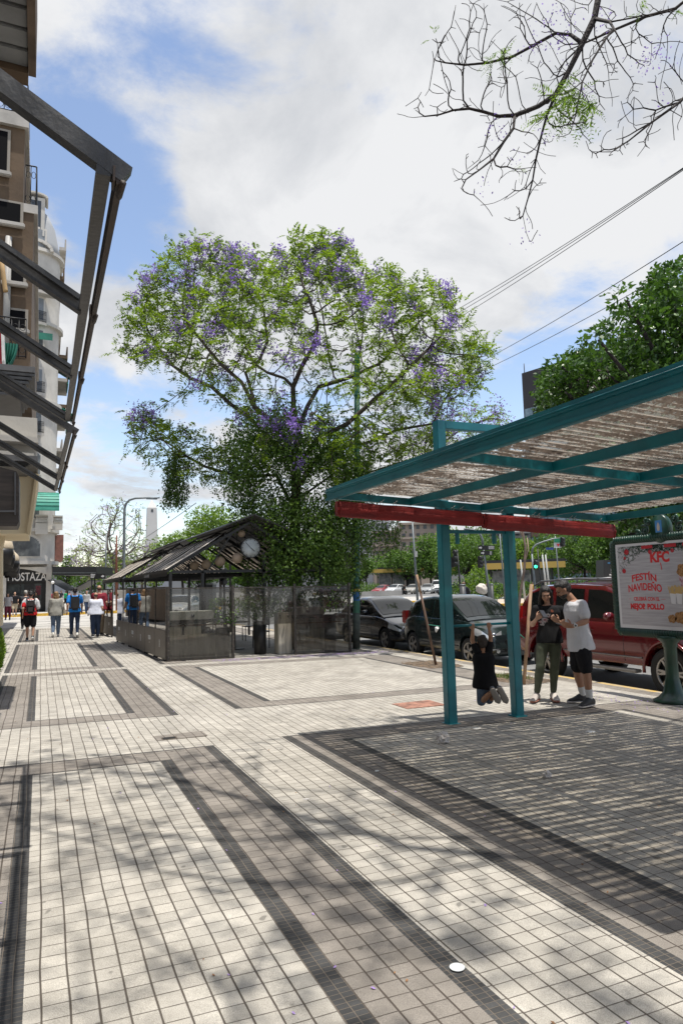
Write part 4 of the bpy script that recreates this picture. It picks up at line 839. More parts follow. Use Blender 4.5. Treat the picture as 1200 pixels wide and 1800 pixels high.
mb = MB(); mb.box(SX-.026, SX-.0205, y0s+.06, y1s-.055, zb_+.06, zt_-.06); sb(mb, 'poster_sheet', wht)
plank = mat('poster_wood', (.44, .42, .43), .45, col2=(.34, .315, .33), vscale=2.2, stretch=(1, 1.2, 16))
py0, py1, pz0, pz1 = y0s+.10, y1s-.10, zb_+.11, zt_-.10
mb = MB(); mb.box(SX-.029, SX-.0265, py0, py1, pz0, pz1); pst = sb(mb, 'poster', plank)
redp = mat('poster_letter_red', (.55, .015, .02), .5); 
XP = SX-.0295
def ptx(s, yc, z, size, m, squash=1., bold=0., w=None):
    o = text('lettering', s, size, m, (XP, yc, z), (0, -1, 0), (0, 0, 1), pst, .0006, bold=bold, align='CENTER')
    if w:
        ys = [v.co.y for v in o.data.vertices]; k = w/(max(ys)-min(ys)); c = (max(ys)+min(ys))/2
        for v in o.data.vertices: v.co.y = yc+(v.co.y-c)*k
    rel(o, SO); return o
PW = py1-py0; yl = py1            # left edge as read
ytxt = yl-.50
ptx('KFC', yl-.76, pz1-.245, .20, redp, bold=.010, w=.33)
def arc(o, yc, amp, w):
    for v in o.data.vertices: v.co.z += amp*(1-((v.co.y+SY-yc)/(w/2))**2)
pnk = mat('poster_letter_pale', (.62, .24, .16), .5)
for (s, z, sz, w) in (('FESTÍN', 1.535, .135, .44), ('NAVIDEÑO', 1.385, .145, .60)):
    o = ptx(s, yl-.46, z, sz, redp, bold=.004, w=w); arc(o, yl-.46, .03, w)
ptx('CELEBRÁ CON EL', yl-.48, 1.265, .070, redp, bold=.002, w=.46)
ptx('MEJOR POLLO', yl-.48, 1.145, .105, redp, bold=.006, w=.60)
mb = MB(); mb.box(XP-.0006, XP, yl-.20, yl-.155, 1.285, 1.289); mb.box(XP-.0006, XP, yl-.81, yl-.74, 1.285, 1.289); mb.beam((XP-.001, yl-.77, 1.80), (XP-.001, yl-.785, 1.70), .012, .002, up=(1, 0, 0)); rel(mb.build('rule', redp, pst), SO)
# evergreen garland with baubles, stars and bows across the top of the poster
fir = mat('garland_green', (.02, .06, .03), .7, var=.5, vscale=40); bau = mat('bauble_red', (.42, .02, .03), .3); star = mat('star_silver', (.55, .56, .58), .4)
mb = MB()
for k in range(900):
    u = random.random()**.8*PW; z = pz1-random.random()**1.5*(.10+.30*max(0, 1-u/.45))
    if z < pz0: continue
    a = random.uniform(0, PI); l = .022; y = yl-u
    if y < py0+.02 or y > py1-.01: continue
    mb.beam((XP-.0004, y-math.cos(a)*l, min(z-math.sin(a)*l, pz1)), (XP-.0004, y+math.cos(a)*l, min(z+math.sin(a)*l, pz1)), .006, .0006, up=(1, 0, 0))
rel(mb.build('garland', fir, pst), SO)
for (u, z, r) in ((.17, .08, .045), (.10, .36, .036), (.60, .10, .035), (.98, .10, .03), (1.42, .13, .04), (.13, .17, .024)): mb = MB(); mb.lathe([(0, 0), (r, 0), (r*.7, .002), (0, .003)], (XP-.001, yl-u, pz1-z), 20, axis=(-1, 0, 0)); rel(mb.build('bauble', bau, pst), SO)
for (u, w) in ((.55, .10), (.95, .10), (1.25, .10)): mb = MB(); mb.box(XP-.002, XP-.001, yl-u-w, yl-u+w, pz1-.05, pz1-.003); rel(mb.build('bow', bau, pst), SO)
mb = MB()
for (u, z, r) in ((.25, .17, .035), (.05, .22, .022), (.33, .09, .018)):
    pts = [(XP-.0012, yl-u+r*(1 if k % 2 == 0 else .42)*math.sin(k*PI/5), pz1-z+r*(1 if k % 2 == 0 else .42)*math.cos(k*PI/5)) for k in range(10)]; mb.prism(pts, (-.001, 0, 0))
rel(mb.build('star', star, pst), SO)
# bucket, fries and chicken printed on the right half
chk = mat('poster_chicken', (.40, .20, .07), .6, col2=(.16, .07, .02), vscale=30); bk = mat('poster_bucket', (.62, .58, .58), .5, col2=(.30, .10, .14), vscale=14)
mb = MB(); yb = yl-1.32
mb.prism([(XP-.0008, yb+.27, 1.62), (XP-.0008, yb-.20, 1.62), (XP-.0008, yb-.14, 1.20), (XP-.0008, yb+.18, 1.20)], (-.001, 0, 0)); rel(mb.build('bucket', bk, pst), SO)
mb = MB()
for (y, z, r) in ((yb+.17, 1.68, .12), (yb+.02, 1.74, .13), (yb-.13, 1.69, .11), (yb+.28, 1.04, .10), (yb+.42, 1.02, .07), (yb+.10, 1.03, .11), (yb-.1, 1.04, .1)):
    pts = [(XP-.0022, y+r*(1+.12*math.sin(a*5+y*9))*math.cos(a), z+r*.8*(1+.12*math.cos(a*7))*math.sin(a)) for a in np.linspace(0, 2*PI, 25)[:-1]]; mb.prism(pts, (-.001, 0, 0))
rel(mb.build('chicken', chk, pst), SO)
mb = MB()
for c_ in (yb+.38, yb+.28):
    for k in range(26): a = random.uniform(-.5, .5); z = 1.33+random.uniform(-.02, .03); y = c_+random.uniform(-.04, .04); mb.beam((XP-.0015-k*.00002, y, z), (XP-.0015-k*.00002, y+math.sin(a)*.13, z+math.cos(a)*.13), .009, .0008, up=(1, 0, 0))
rel(mb.build('fries', mat('poster_fries', (.50, .33, .12), .6), pst), SO)
mb = MB()
for c_ in (yb+.38, yb+.28): mb.prism([(XP-.0024, c_+.05, 1.37), (XP-.0024, c_-.05, 1.36), (XP-.0024, c_-.035, 1.22), (XP-.0024, c_+.035, 1.23)], (-.0008, 0, 0))
rel(mb.build('carton', wht, pst), SO)
# crown of the sign: oval plaque with scrolls
mb = MB(); mb.lathe([(0, -.05), (.15, -.05), (.16, -.03), (.16, .03), (.15, .05), (0, .05)], (SX, SY, zt_+.12), 28, axis=(-1, 0, 0)); 
mb.v = [(x, y, zt_+.12+(z-zt_-.12)*1.28) for x, y, z in mb.v]; sb(mb, 'crest', green)
mb = MB(); mb.prism([(SX-.0505, SY+.055*(1 if i in (0, 3) else -1), zt_+.15+.085*(1 if i in (0, 1) else -1)) for i in range(4)], (-.004, 0, 0)); cp = sb(mb, 'plaque', mat('plaque_blue', (.05, .20, .45), .5))
mb = MB(); mb.prism([(SX-.0555, SY+.02*math.sin(a)*(1.2-.4*math.cos(a)), zt_+.145+.06*math.cos(a)) for a in np.linspace(0, 2*PI, 17)[:-1]], (-.003, 0, 0)); rel(mb.build('pale_figure', mat('plaque_pale', (.5, .42, .36), .6), cp), SO)
for sgn in (-1, 1):
    for (dy, dz, r, tr) in ((.30, .10, .075, 1), (.22, .22, .06, -1), (.42, .06, .05, 1)):
        mb = MB(); pts = []
        for k in range(26):
            a = k*.36; q = r*(1-k/30); pts.append((SX, SY+sgn*(dy+q*math.cos(a*tr+1.0)), zt_+.02+dz+q*math.sin(a*tr+1.0)))
        mb.tube(pts, [.020*(1-k/45) for k in range(26)], 8); mb.ellipsoid(pts[-1], (.026, .026, .026), 10, 7); sb(mb, 'scroll', green)
# slim wooden tree stakes and the young trees' pits
soil = mat('pit_soil', (.07, .05, .035), .95, col2=(.17, .125, .085), vscale=9, bump=1., bscale=30)
stake = mat('stake_wood', (.30, .19, .115), .75, var=.3, vscale=2, stretch=(10, 10, 1), bump=.2, bscale=30); stw = mat('stake_dark', (.16, .10, .07), .8, var=.4, vscale=3, stretch=(10, 10, 1))
for (cx_, cy_, w, l, lab) in ((7.52, 12.65, .42, .62, 'bare soil tree pit littered with bark beside the leaning stake'), (7.6, 10.0, .40, .62, 'tree pit with soil and grass tufts behind the phone couple')):
    mb = MB(); n = 14
    v = [(cx_+w*(2*i/n-1), cy_+l*(2*j/n-1), GZ(cx_)+.006+.018*noise.noise(Vector((i*.5, j*.5, cx_)))+(.012 if 0 < i < n and 0 < j < n else 0)) for j in range(n+1) for i in range(n+1)]
    mb.add(v, [(j*(n+1)+i, j*(n+1)+i+1, (j+1)*(n+1)+i+1, (j+1)*(n+1)+i) for j in range(n) for i in range(n)], 0, True)
    t = mb.build('tree_pit', soil); tag(t, lab, 'tree pit', 'tree pits near the kerb')
    mb = MB()
    for k in range(170):
        x, y = cx_+random.uniform(-w, w), cy_+random.uniform(-l, l); a = random.uniform(0, PI); L_ = random.uniform(.01, .035); mb.quad((x, y, GZ(cx_)+.03), (x+L_*math.cos(a), y+L_*math.sin(a), GZ(cx_)+.035), (x+L_*math.cos(a)+.008, y+L_*math.sin(a)+.01, GZ(cx_)+.045), (x+.01, y+.012, GZ(cx_)+.03))
    tag(mb.build('bark_chips', mat('bark_chip', (.20, .13, .08), .9, var=.5, vscale=30), t), kind='stuff')
grassm = leafmat('grass_tuft', (.05, .13, .02), (.16, .26, .05), .3)
mb = MB()
for k in range(500):
    x, y = 7.3+random.gauss(.35, .13), 10.1+random.gauss(0, .2); h = random.uniform(.03, .08); a = random.uniform(0, PI); z = GZ(x)+.015
    mb.add([(x-.004*math.cos(a), y-.004*math.sin(a), z), (x+.004*math.cos(a), y+.004*math.sin(a), z), (x+random.uniform(-.03, .03), y+random.uniform(-.03, .03), z+h)], [(0, 1, 2)])
tag(mb.build('grass', grassm), kind='stuff')
def stick(name, lab, cat, pts, r0, r1, m, group=None, n=8):
    mb = MB(); k = len(pts); b = Vector(pts[0]); mb.tube([Vector(p)-b for p in pts], [r0+(r1-r0)*i/(k-1) for i in range(k)], n); o = mb.build(name, m); o.location = b; return tag(o, lab, cat, group)
a = gp(766, 1170); b2 = on(1, a.y+.1, 732, 1010); s1 = stick('tree_stake', 'two-tone leaning wooden stake standing in the bare soil pit', 'stake', [a, a.lerp(b2, .5), b2], .028, .022, stw)
mb = MB(); d1 = a.lerp(b2, .8)-a; d2 = a.lerp(b2, 1.0)-a; mb.tube([d1, d2], .0255, 8); mb.build('bare_top', stake, s1)
a = gp(920, 1203); b2 = on(1, a.y+.05, 933, 1027); s2 = stick('tree_stake', 'pale square timber stake beside the phone couple tied with green cord', 'stake', [a, a.lerp(b2, .5), b2], .030, .026, stake)
a = gp(908, 1200); pts = [a, on(1, 9.6, 907, 1140), on(1, 9.7, 909, 1085), on(1, 9.7, 914, 1042), on(1, 9.7, 921, 1000), on(1, 9.7, 923, 960), on(1, 9.8, 918, 935), on(1, 9.8, 925, 905)]
youngbark = mat('young_bark', (.14, .10, .08), .8, var=.4, vscale=8)
yt = stick('young_tree', 'thin crooked young tree trunk between the teal post and the woman', 'young tree', pts, .028, .018, youngbark)
bs = Vector(a)
for q in ([on(1, 9.7, 922, 985), on(1, 9.7, 928, 965), on(1, 9.7, 926, 945)], [on(1, 9.8, 920, 945), on(1, 9.8, 914, 935), on(1, 9.8, 916, 915)]): mb = MB(); mb.tube([p-bs for p in q], [.016, .012, .008], 6); mb.build('limb', mat('pale_bark', (.34, .25, .19), .8), yt)
gcord = mat('green_cord', (.02, .22, .15), .6)
a, b2 = on(1, 9.45, 921, 1122), on(1, 9.55, 907, 1110); mb = MB(); mb.tube([a-Vector(s2.location), b2-Vector(s2.location)], .008, 5); mb.build('cord', gcord, s2)
a = on(1, 12.5, 752, 1098); b2 = on(1, 12.5, 775, 1101); mb = MB(); mb.tube([a-Vector(s1.location), b2-Vector(s1.location)], .007, 5); mb.build('cord', gcord, s1)
mb = MB(); q = on(1, 12.5, 768, 1104)-Vector(s1.location); mb.add([tuple(q+Vector((x, y, z))) for x, y, z in ((-.06, 0, .02), (.02, .02, .05), (.05, 0, 0), (-.01, .03, -.10), (-.05, .01, -.06), (.0, -.03, -.02))], [(0, 1, 5), (1, 2, 5), (2, 3, 5), (3, 4, 5), (4, 0, 5)]); mb.build('paper_scrap', whitep, s1)
# litter on the pavement
plas = mat('plastic_bag', (.55, .52, .50), .4, var=.15, vscale=20)
def crumple(name, px, py, r, lab, m=plas, flat=.5):
    c = gp(px, py); bm = bmesh.new(); bmesh.ops.create_icosphere(bm, subdivisions=4, radius=1)
    for v in bm.verts:
        d = noise.noise(v.co*2.2+Vector((px, 0, 0)))*.55+noise.noise(v.co*6)*.22; v.co *= (1+d); v.co = Vector((v.co.x*r, v.co.y*r*.8, max(0, v.co.z*r*flat+r*flat*.7)))
    me = bpy.data.meshes.new(name); bm.to_mesh(me); bm.free(); me.materials.append(m); o = link_mesh(name, me); o.location = c+Vector((0, 0, .001)); tag(o, lab, 'litter', 'litter on the pavement')
crumple('plastic_bag', 778, 1306, .065, 'crumpled whitish plastic bag on the shaded paving in front of the left teal post', flat=1.0)
crumple('paper_scrap', 837, 1281, .045, 'small white paper scrap between the two teal post feet', whitep, .15)
crumple('paper_scrap', 1037, 1287, .05, 'thin white paper scrap on the shade in front of the white-shirted man', whitep, .12)
crumple('paper_scrap', 961, 1367, .035, 'small crumpled pale tissue in the middle of the striped shade', plas, .9)
crumple('paper_scrap', 662, 1356, .018, 'tiny white scrap on the edge of the roof shadow', whitep, .3)
crumple('paper_scrap', 538, 1405, .022, 'tiny pale scrap on the sunny tiles between the dark bands', plas, .1)
mb = MB(); mb.lathe([(0, 0), (.028, .001), (.033, .006), (.03, .004), (0, .003)], (0, 0, 0), 24); o = mb.build('discarded_disc', mat('lid', (.62, .65, .66), .25)); o.location = gp(803, 1703)+Vector((0, 0, .002)); tag(o, 'translucent round plastic lid on the dark band in the foreground', 'litter', 'litter on the pavement')
# scattered leaves and fallen blossoms
mb = MB(); mp_ = MB()
for k in range(420):
    x, y = random.uniform(-.6, 8.3), random.uniform(1.5, 16); a = random.uniform(0, PI); l = random.uniform(.006, .018); z = GZ(x)+.003
    tgt = mp_ if random.random() < .35 else mb
    tgt.quad((x, y, z), (x+l*math.cos(a), y+l*math.sin(a), z+.002), (x+l*1.3*math.cos(a+.6), y+l*1.3*math.sin(a+.6), z+.005), (x+l*.6*math.cos(a+1.2), y+l*.6*math.sin(a+1.2), z+.001))
for k in range(700):
    x = random.uniform(3.6, 8.2); y = 15.75+random.gauss(0, .16); l = random.uniform(.008, .02); z = GZ(x)+.003; mp_.quad((x, y, z), (x+l, y, z+.004), (x+l, y+l, z+.006), (x, y+l, z+.002))
for k in range(60):
    x, y = 8.0+random.gauss(-.6, .35), 7.6+random.gauss(-.3, .5); l = .014; z = GZ(x)+.003; mp_.quad((x, y, z), (x+l, y, z+.008), (x+l, y+l, z+.004), (x, y+l, z+.01))
tag(mb.build('fallen_leaves', mat('dead_leaf', (.24, .12, .05), .8, var=.5, vscale=9)), kind='stuff'); tag(mp_.build('fallen_blossoms', mat('blossom_litter', (.30, .20, .46), .7)), kind='stuff')
# ================================================================ cars
def interp(ks, x):
    xs = [k[0] for k in ks]; return float(np.interp(x, xs, [k[1] for k in ks]))
rubber = mat('tyre_rubber', (.022, .021, .020), .85, bump=.2, bscale=60); alloy = mat('alloy_wheel', (.38, .36, .34), .35, .7, var=.2, vscale=8)
cglass = mat('car_glass', (.008, .010, .010), .04, spec=.45); trim = mat('black_trim', (.015, .015, .016), .5); lamp = mat('lamp_glass', (.55, .57, .58), .08, .3, spec=1, coat=1)
redlamp = mat('tail_lamp', (.30, .01, .01), .15, coat=1); chrome = mat('chrome', (.6, .6, .6), .12, 1.); platem = mat('number_plate', (.62, .62, .60), .4)
def smooth_profile(ks, n=60):
    return ks
def car(name, P, loc, rz, label, cat='car', group=None, body=None, detail=True):
    """P: L, W, wheel radius, wheel positions (from the front), lower top line, roof line, all measured from the nose; nose points to local -Y"""
    t = empty(name, loc, rz, label, cat, group)
    L, Wd = P['L'], P['W']/2; wr = P['wr']; sh = P['belt']; gh = P['roof']; zs = P.get('sill', .24)
    N = 64; S = [L*(i/N) for i in range(N+1)]
    def hw(s):          # half width in plan
        e0 = min(1, s/(L*.16)); e1 = min(1, (L-s)/(L*.12)); return Wd*(1-.23*(1-math.sqrt(1-(1-e0)**2))-.15*(1-math.sqrt(1-(1-e1)**2)))
    # lower body loft
    v = []; K = 14
    for s in S:
        w = hw(s); zt = interp(sh, s); z0 = zs+interp(P.get('under', [(0, .02), (.5, 0), (L-.5, 0), (L, .06)]), s); h = zt-z0
        half = [(0, z0), (w*.80, z0), (w*.955, z0+.03), (w*.985, z0+h*.16), (w*1.0, z0+h*.42), (w*.992, z0+h*.62), (w*.985, z0+h*.70), (w*.965, z0+h*.86), (w*.925, z0+h*.955), (w*.84, z0+h*1.0), (w*.45, zt+.018), (0, zt+.026)]
        ring = half+[(-x, z) for x, z in half[1:-1]][::-1]; K = len(ring)
        v += [(x, s-L/2, z) for x, z in ring]
    f = [(i*K+j, (i+1)*K+j, (i+1)*K+(j+1) % K, i*K+(j+1) % K) for i in range(N) for j in range(K)]+[tuple(range(K)), tuple(N*K+j for j in range(K))[::-1]]
    mb = MB(); mb.add(v, f, 0, True); me = mb.mesh('body', body); bo = link_mesh('body', me, t)
    if detail:
        cut = MB()
        for ws in P['wheels']:
            cut.lathe([(0, -3), (wr*1.16, -3), (wr*1.16, 3), (0, 3)], (0, ws-L/2, wr), 40, axis=(1, 0, 0))
        # cut only outer parts: two cylinders per axle
        cut = MB()
        for ws in P['wheels']:
            for sx in (-1, 1): cut.lathe([(.001, 0), (wr*1.15, 0), (wr*1.15, .9), (.001, .9)], (sx*(Wd-.32), ws-L/2, wr+.015), 40, axis=(sx, 0, 0))
        cme = cut.mesh('cut', trim); co = link_mesh('cut', cme); bm = bmesh.new(); bm.from_mesh(cme); bmesh.ops.recalc_face_normals(bm, faces=bm.faces); bm.to_mesh(cme); bm.free()
        bm = bmesh.new(); bm.from_mesh(me); bmesh.ops.recalc_face_normals(bm, faces=bm.faces); bm.to_mesh(me); bm.free()
        co.matrix_world = bo.matrix_world; bo.parent = None; co.matrix_world = Matrix.Identity(4)
        md = bo.modifiers.new('b', 'BOOLEAN'); md.operation = 'DIFFERENCE'; md.object = co; md.solver = 'EXACT'
        dg = bpy.context.evaluated_depsgraph_get(); dg.update(); nm = bpy.data.meshes.new_from_object(bo.evaluated_get(dg)); bo.modifiers.clear(); nm.name = 'body'
        bo.data = nm; bo.parent = t; bpy.data.objects.remove(co); nm.materials.clear(); nm.materials.append(body)
        for p in nm.polygons: p.use_smooth = True; p.material_index = 0
        nm.set_sharp_from_angle(angle=math.radians(38))
    # greenhouse
    c0, c1 = gh[0][0], gh[-1][0]; M_ = 48; tum = P.get('tumble', .30)
    def wz(s, z): zb = interp(sh, s); return hw(s)*.90-max(0, z-zb)*tum
    def zr(s): return interp(gh, s)
    v = []; 
    for i in range(M_+1):
        s = c0+(c1-c0)*i/M_; zb = interp(sh, s)-.02; zt = max(zr(s), zb+.012); h = zt-zb
        half = [(0, zb), (wz(s, zb), zb), (wz(s, zb+h*.5), zb+h*.5), (wz(s, zb+h*.86), zb+h*.86), (wz(s, zt)-.035, zb+h*.975), (wz(s, zt)-.13, zt+.006), (wz(s, zt)*.5, zt+.024), (0, zt+.03)]
        ring = half+[(-x, z) for x, z in half[1:-1]][::-1]; K = len(ring); v += [(x, s-L/2, z) for x, z in ring]
    f = [(i*K+j, (i+1)*K+j, (i+1)*K+(j+1) % K, i*K+(j+1) % K) for i in range(M_) for j in range(K)]+[tuple(range(K)), tuple(M_*K+j for j in range(K))[::-1]]
    mb = MB(); mb.add(v, f, 0, True); cabm = mb.mesh('cabin', body); cabm.set_sharp_from_angle(angle=math.radians(40)); link_mesh('cabin', cabm, t)
    def surf(s, xf, lift=.004):         # point on the sloping glass: xf -1..1 across
        z = zr(s); w = wz(s, z)-.05; crown = .028*(1-xf*xf); return (xf*w, s-L/2, z+crown+lift)
    # screens
    for (a, b, nm) in (P['screen'], P['rear']):
        mb = MB(); n, k = 8, 10; v = [surf(a+(b-a)*i/n, -1+2*j/k, .010) for i in range(n+1) for j in range(k+1)]
        mb.add(v, [(i*(k+1)+j, i*(k+1)+j+1, (i+1)*(k+1)+j+1, (i+1)*(k+1)+j) for i in range(n) for j in range(k)], 0, True); mb.build(nm, cglass, t)
    # side windows
    for (a, b) in P['side']:
        for sx in (-1, 1):
            mb = MB(); n, k = 8, 4; v = []
            for i in range(n+1):
                s = a+(b-a)*i/n; zb = interp(sh, s)+.035; zt = max(zb+.01, zr(s)-.085)
                for j in range(k+1): z = zb+(zt-zb)*j/k; v.append((sx*(wz(s, z)+.006), s-L/2, z))
            mb.add(v, [(i*(k+1)+j, i*(k+1)+j+1, (i+1)*(k+1)+j+1, (i+1)*(k+1)+j) for i in range(n) for j in range(k)], 0, True); mb.build('side_window', cglass, t)
    # wheels
    for ws in P['wheels']:
        for sx in (-1, 1):
            w = empty('wheel', (sx*(Wd-.115), ws-L/2, wr)); w.parent = t; ax = (sx, 0, 0)
            mb = MB(); mb.lathe([(wr*.60, -.10), (wr*.93, -.10), (wr, -.075), (wr, .075), (wr*.93, .10), (wr*.70, .10), (wr*.66, .08), (wr*.62, .05)], (0, 0, 0), 32, axis=ax, ring=True); mb.build('tyre', rubber, w)
            if not detail:
                mb = MB(); mb.lathe([(.01, .04), (wr*.62, .05), (wr*.66, .095), (.01, .085)], (0, 0, 0), 20, axis=ax); mb.build('rim', alloy, w); continue
            mb = MB(); mb.lathe([(wr*.60, .04), (wr*.685, .085), (wr*.66, .10), (wr*.61, .085)], (0, 0, 0), 32, axis=ax, ring=True); mb.lathe([(.001, .05), (wr*.15, .05), (wr*.13, .095), (.001, .10)], (0, 0, 0), 16, axis=ax)
            for q in range(P.get('spokes', 5)*2):
                a = 2*PI*(q//2)/P.get('spokes', 5)+(.13 if q % 2 else -.13); d = Vector((0, math.cos(a), math.sin(a))); X = Vector((sx, 0, 0)); mb.beam(X*.085+d*wr*.08, X*.08+d*wr*.64, .036, .018, up=X)
            mb.build('rim', alloy, w); mb = MB(); mb.lathe([(.001, .0), (wr*.63, .0), (wr*.63, .03), (.001, .025)], (0, 0, 0), 24, axis=ax); mb.build('brake_disc', trim, w)
    zf = interp(sh, .15)
    def facepts(xa, xb, z0, z1, s_of, nm, m, n=6):
        mb = MB(); v = []
        for i in range(n+1):
            x = xa+(xb-xa)*i/n
            for z in (z0, (z0+z1)/2, z1): v.append((x, s_of(x, z)-L/2, z))
        mb.add(v, [(3*i+j, 3*(i+1)+j, 3*(i+1)+j+1, 3*i+j+1) for i in range(n) for j in range(2)], 0, True); return mb.build(nm, m, t)
    # lamps: wrap round the corner of the nose
    for sx in (-1, 1):
        hl = P['head']; mb = MB(); v = []; n = 7
        for i in range(n+1):
            s = hl[0]+(hl[1]-hl[0])*i/n; q = i/n; w = hw(s)*.99+.008; zt = min(interp(sh, s)-.035, hl[3]+(hl[3]-hl[2])*.35*q); z0 = hl[2]+(hl[3]-hl[2])*.55*q
            for j in range(4): z = z0+(zt-z0)*j/3; v.append((sx*(w*(1-.04*(j/3)**2)), s-L/2-.004, z))
        front = []
        x1 = hw(hl[0])*.99
        for j in range(4):
            z = hl[2]+(hl[3]-hl[2])*j/3; front.append((sx*x1*.62, hl[0]-.02-L/2, z*.98+.02))
        v = front+v
        mb.add(v, [(i*4+j, i*4+j+1, (i+1)*4+j+1, (i+1)*4+j) for i in range(n+1) for j in range(3)], 0, True)
        h = mb.build('headlight', lamp, t)
        if detail: mb = MB(); mb.ellipsoid((sx*x1*.83, hl[0]+.03-L/2, (hl[2]+hl[3])/2), (.07, .05, .06), 14, 8); mb.build('reflector', chrome, h)
        tl = P['tail']; mb = MB(); mb.bbox(min(sx*(hw(L-.1)-.16), sx*(hw(L-.1)+.006)), max(sx*(hw(L-.1)-.16), sx*(hw(L-.1)+.006)), L/2-.22, L/2+.012, tl[0], tl[1], .03); mb.build('tail_light', redlamp, t)
        s = P['mirror']; z = interp(sh, s)+.09; mb = MB(); mb.ellipsoid((sx*(hw(s)+.10), s-L/2, z), (.12, .06, .075), 12, 8); mb.beam((sx*(hw(s)-.05), s-L/2+.02, z-.04), (sx*(hw(s)+.06), s-L/2, z-.02), .04, .04); mb.build('mirror', P.get('mirrormat', body), t)
    x0 = hw(0)*.62; mb = MB(); mb.bbox(-x0, x0, -L/2-.022, -L/2+.05, zf-.24, zf-.12, .02); mb.build('grille', trim, t)
    mb = MB(); mb.bbox(-x0*1.05, x0*1.05, -L/2-.018, -L/2+.05, zs+.06, zs+.17, .02); mb.build('lower_grille', trim, t)
    for ys, sg_ in ((-L/2-.028, 1), (L/2+.02, -1)): mb = MB(); mb.bbox(-.20, .20, min(ys, ys+.012), max(ys, ys+.012), zs+.20, zs+.32, .003); mb.build('number_plate', platem, t)
    if detail:
        for sx in (-1, 1):
            for s in P['doors']:
                mb = MB(); pts = []
                for j in range(8): z = zs+.08+(interp(sh, s)-zs-.10)*j/7; h = (z-zs)/(interp(sh, s)-zs); pts.append((sx*(hw(s)*np.interp(h, [0, .16, .42, .7, .86, .955], [.96, .985, 1, .985, .965, .925])+.0015), s-L/2, z))
                mb.tube(pts, .004, 5); mb.build('door_gap', trim, t)
            for s in P['handles']: z = interp(sh, s)-.14; mb = MB(); mb.bbox(min(sx*(hw(s)*.955), sx*(hw(s)+.028)), max(sx*(hw(s)*.955), sx*(hw(s)+.028)), s-L/2-.09, s-L/2+.09, z-.015, z+.018, .008); mb.build('door_handle', body, t)
            mb = MB(); pts = []
            for s in np.linspace(P['wheels'][0]+wr*1.3, P['wheels'][1]-wr*1.3, 12): pts.append((sx*(hw(s)*.99+.006), s-L/2, zs+(interp(sh, s)-zs)*.22))
            mb.tube(pts, .012, 6); mb.build('side_moulding', P.get('mould', trim), t)
    return t
def carpaint(n, c, c2=None): return mat(n, c, .22, .25, coat=1., var=.06, vscale=4) if c2 is None else mat(n, c, .25, .2, coat=1., col2=c2, vscale=1.5)
ROADZ = -.262
hatch = dict(L=3.9, W=1.70, wr=.30, wheels=(.80, 3.32), belt=[(0, .52), (.06, .68), (.35, .83), (.95, .99), (1.3, 1.02), (2.4, 1.02), (3.3, 1.05), (3.7, 1.0), (3.84, .92), (3.9, .7)],
    roof=[(.86, .985), (1.2, 1.14), (1.75, 1.42), (2.1, 1.515), (2.6, 1.53), (3.1, 1.49), (3.45, 1.40), (3.62, 1.22), (3.75, 1.02)], screen=(1.0, 1.90, 'windscreen'), rear=(3.47, 3.68, 'rear_window'),
    side=[(1.42, 1.62), (1.70, 2.38), (2.46, 3.02), (3.08, 3.38)], head=(.08, .62, .60, .78), tail=(.80, 1.15), mirror=1.55, doors=(1.45, 2.42, 3.15), handles=(2.28, 3.05), tumble=.28, under=[(0, .0), (.5, .0), (3.4, 0), (3.9, .06)])
sedan = dict(L=4.5, W=1.75, wr=.31, wheels=(.85, 3.45), belt=[(0, .50), (.06, .64), (.35, .76), (1.1, .92), (1.4, .95), (2.6, .96), (3.6, 1.0), (4.3, 1.0), (4.44, .94), (4.5, .7)],
    roof=[(1.0, .92), (1.4, 1.08), (1.95, 1.34), (2.35, 1.45), (2.8, 1.46), (3.2, 1.40), (3.65, 1.20), (4.0, 1.02)], screen=(1.15, 2.1, 'windscreen'), rear=(3.25, 3.9, 'rear_window'),
    side=[(1.75, 2.02), (2.08, 2.62), (2.70, 3.25)], head=(.08, .60, .56, .72), tail=(.74, .95), mirror=1.8, doors=(1.65, 2.66, 3.4), handles=(2.52, 3.2))
suv = dict(L=4.65, W=1.80, wr=.385, wheels=(.85, 3.62), sill=.42, belt=[(0, .62), (.04, .86), (.2, 1.0), (.9, 1.10), (1.3, 1.13), (3.0, 1.14), (4.4, 1.16), (4.58, 1.12), (4.65, .9)],
    roof=[(1.15, 1.10), (1.5, 1.32), (1.95, 1.66), (2.25, 1.74), (3.0, 1.775), (3.9, 1.75), (4.28, 1.66), (4.48, 1.42), (4.6, 1.16)], screen=(1.3, 1.98, 'windscreen'), rear=(4.30, 4.52, 'rear_window'),
    side=[(1.95, 2.62), (2.72, 3.45), (3.55, 4.20)], head=(.06, .40, .78, .98), tail=(1.0, 1.35), mirror=1.9, doors=(1.72, 2.67, 3.50), handles=(2.5, 3.38), tumble=.20, spokes=6, under=[(0, .03), (.5, 0), (4.1, 0), (4.65, .04)], mould=mat('silver_trim', (.25, .24, .23), .45, .4))
blackp = carpaint('black_green_paint', (.008, .016, .017)); blackb = carpaint('black_blue_paint', (.010, .012, .016)); redpnt = carpaint('deep_red_paint', (.115, .004, .008)); silver = carpaint('silver_paint', (.36, .37, .37)); whitec = carpaint('white_car_paint', (.62, .62, .61)); redc = carpaint('bright_red_paint', (.30, .01, .015)); beigec = carpaint('beige_paint', (.38, .36, .31))
XC = 8.80
def wheelY(px, py): return on(0, XC-.02, px, py).y
fy, ry = wheelY(820, 1140), wheelY(722, 1130)
h1 = car('parked_car', hatch, (XC+.85, fy-.80+1.95, ROADZ), 0, 'dark hatchback with alloy wheels parked behind the hanging boy', group='cars parked along the kerb', body=blackp)
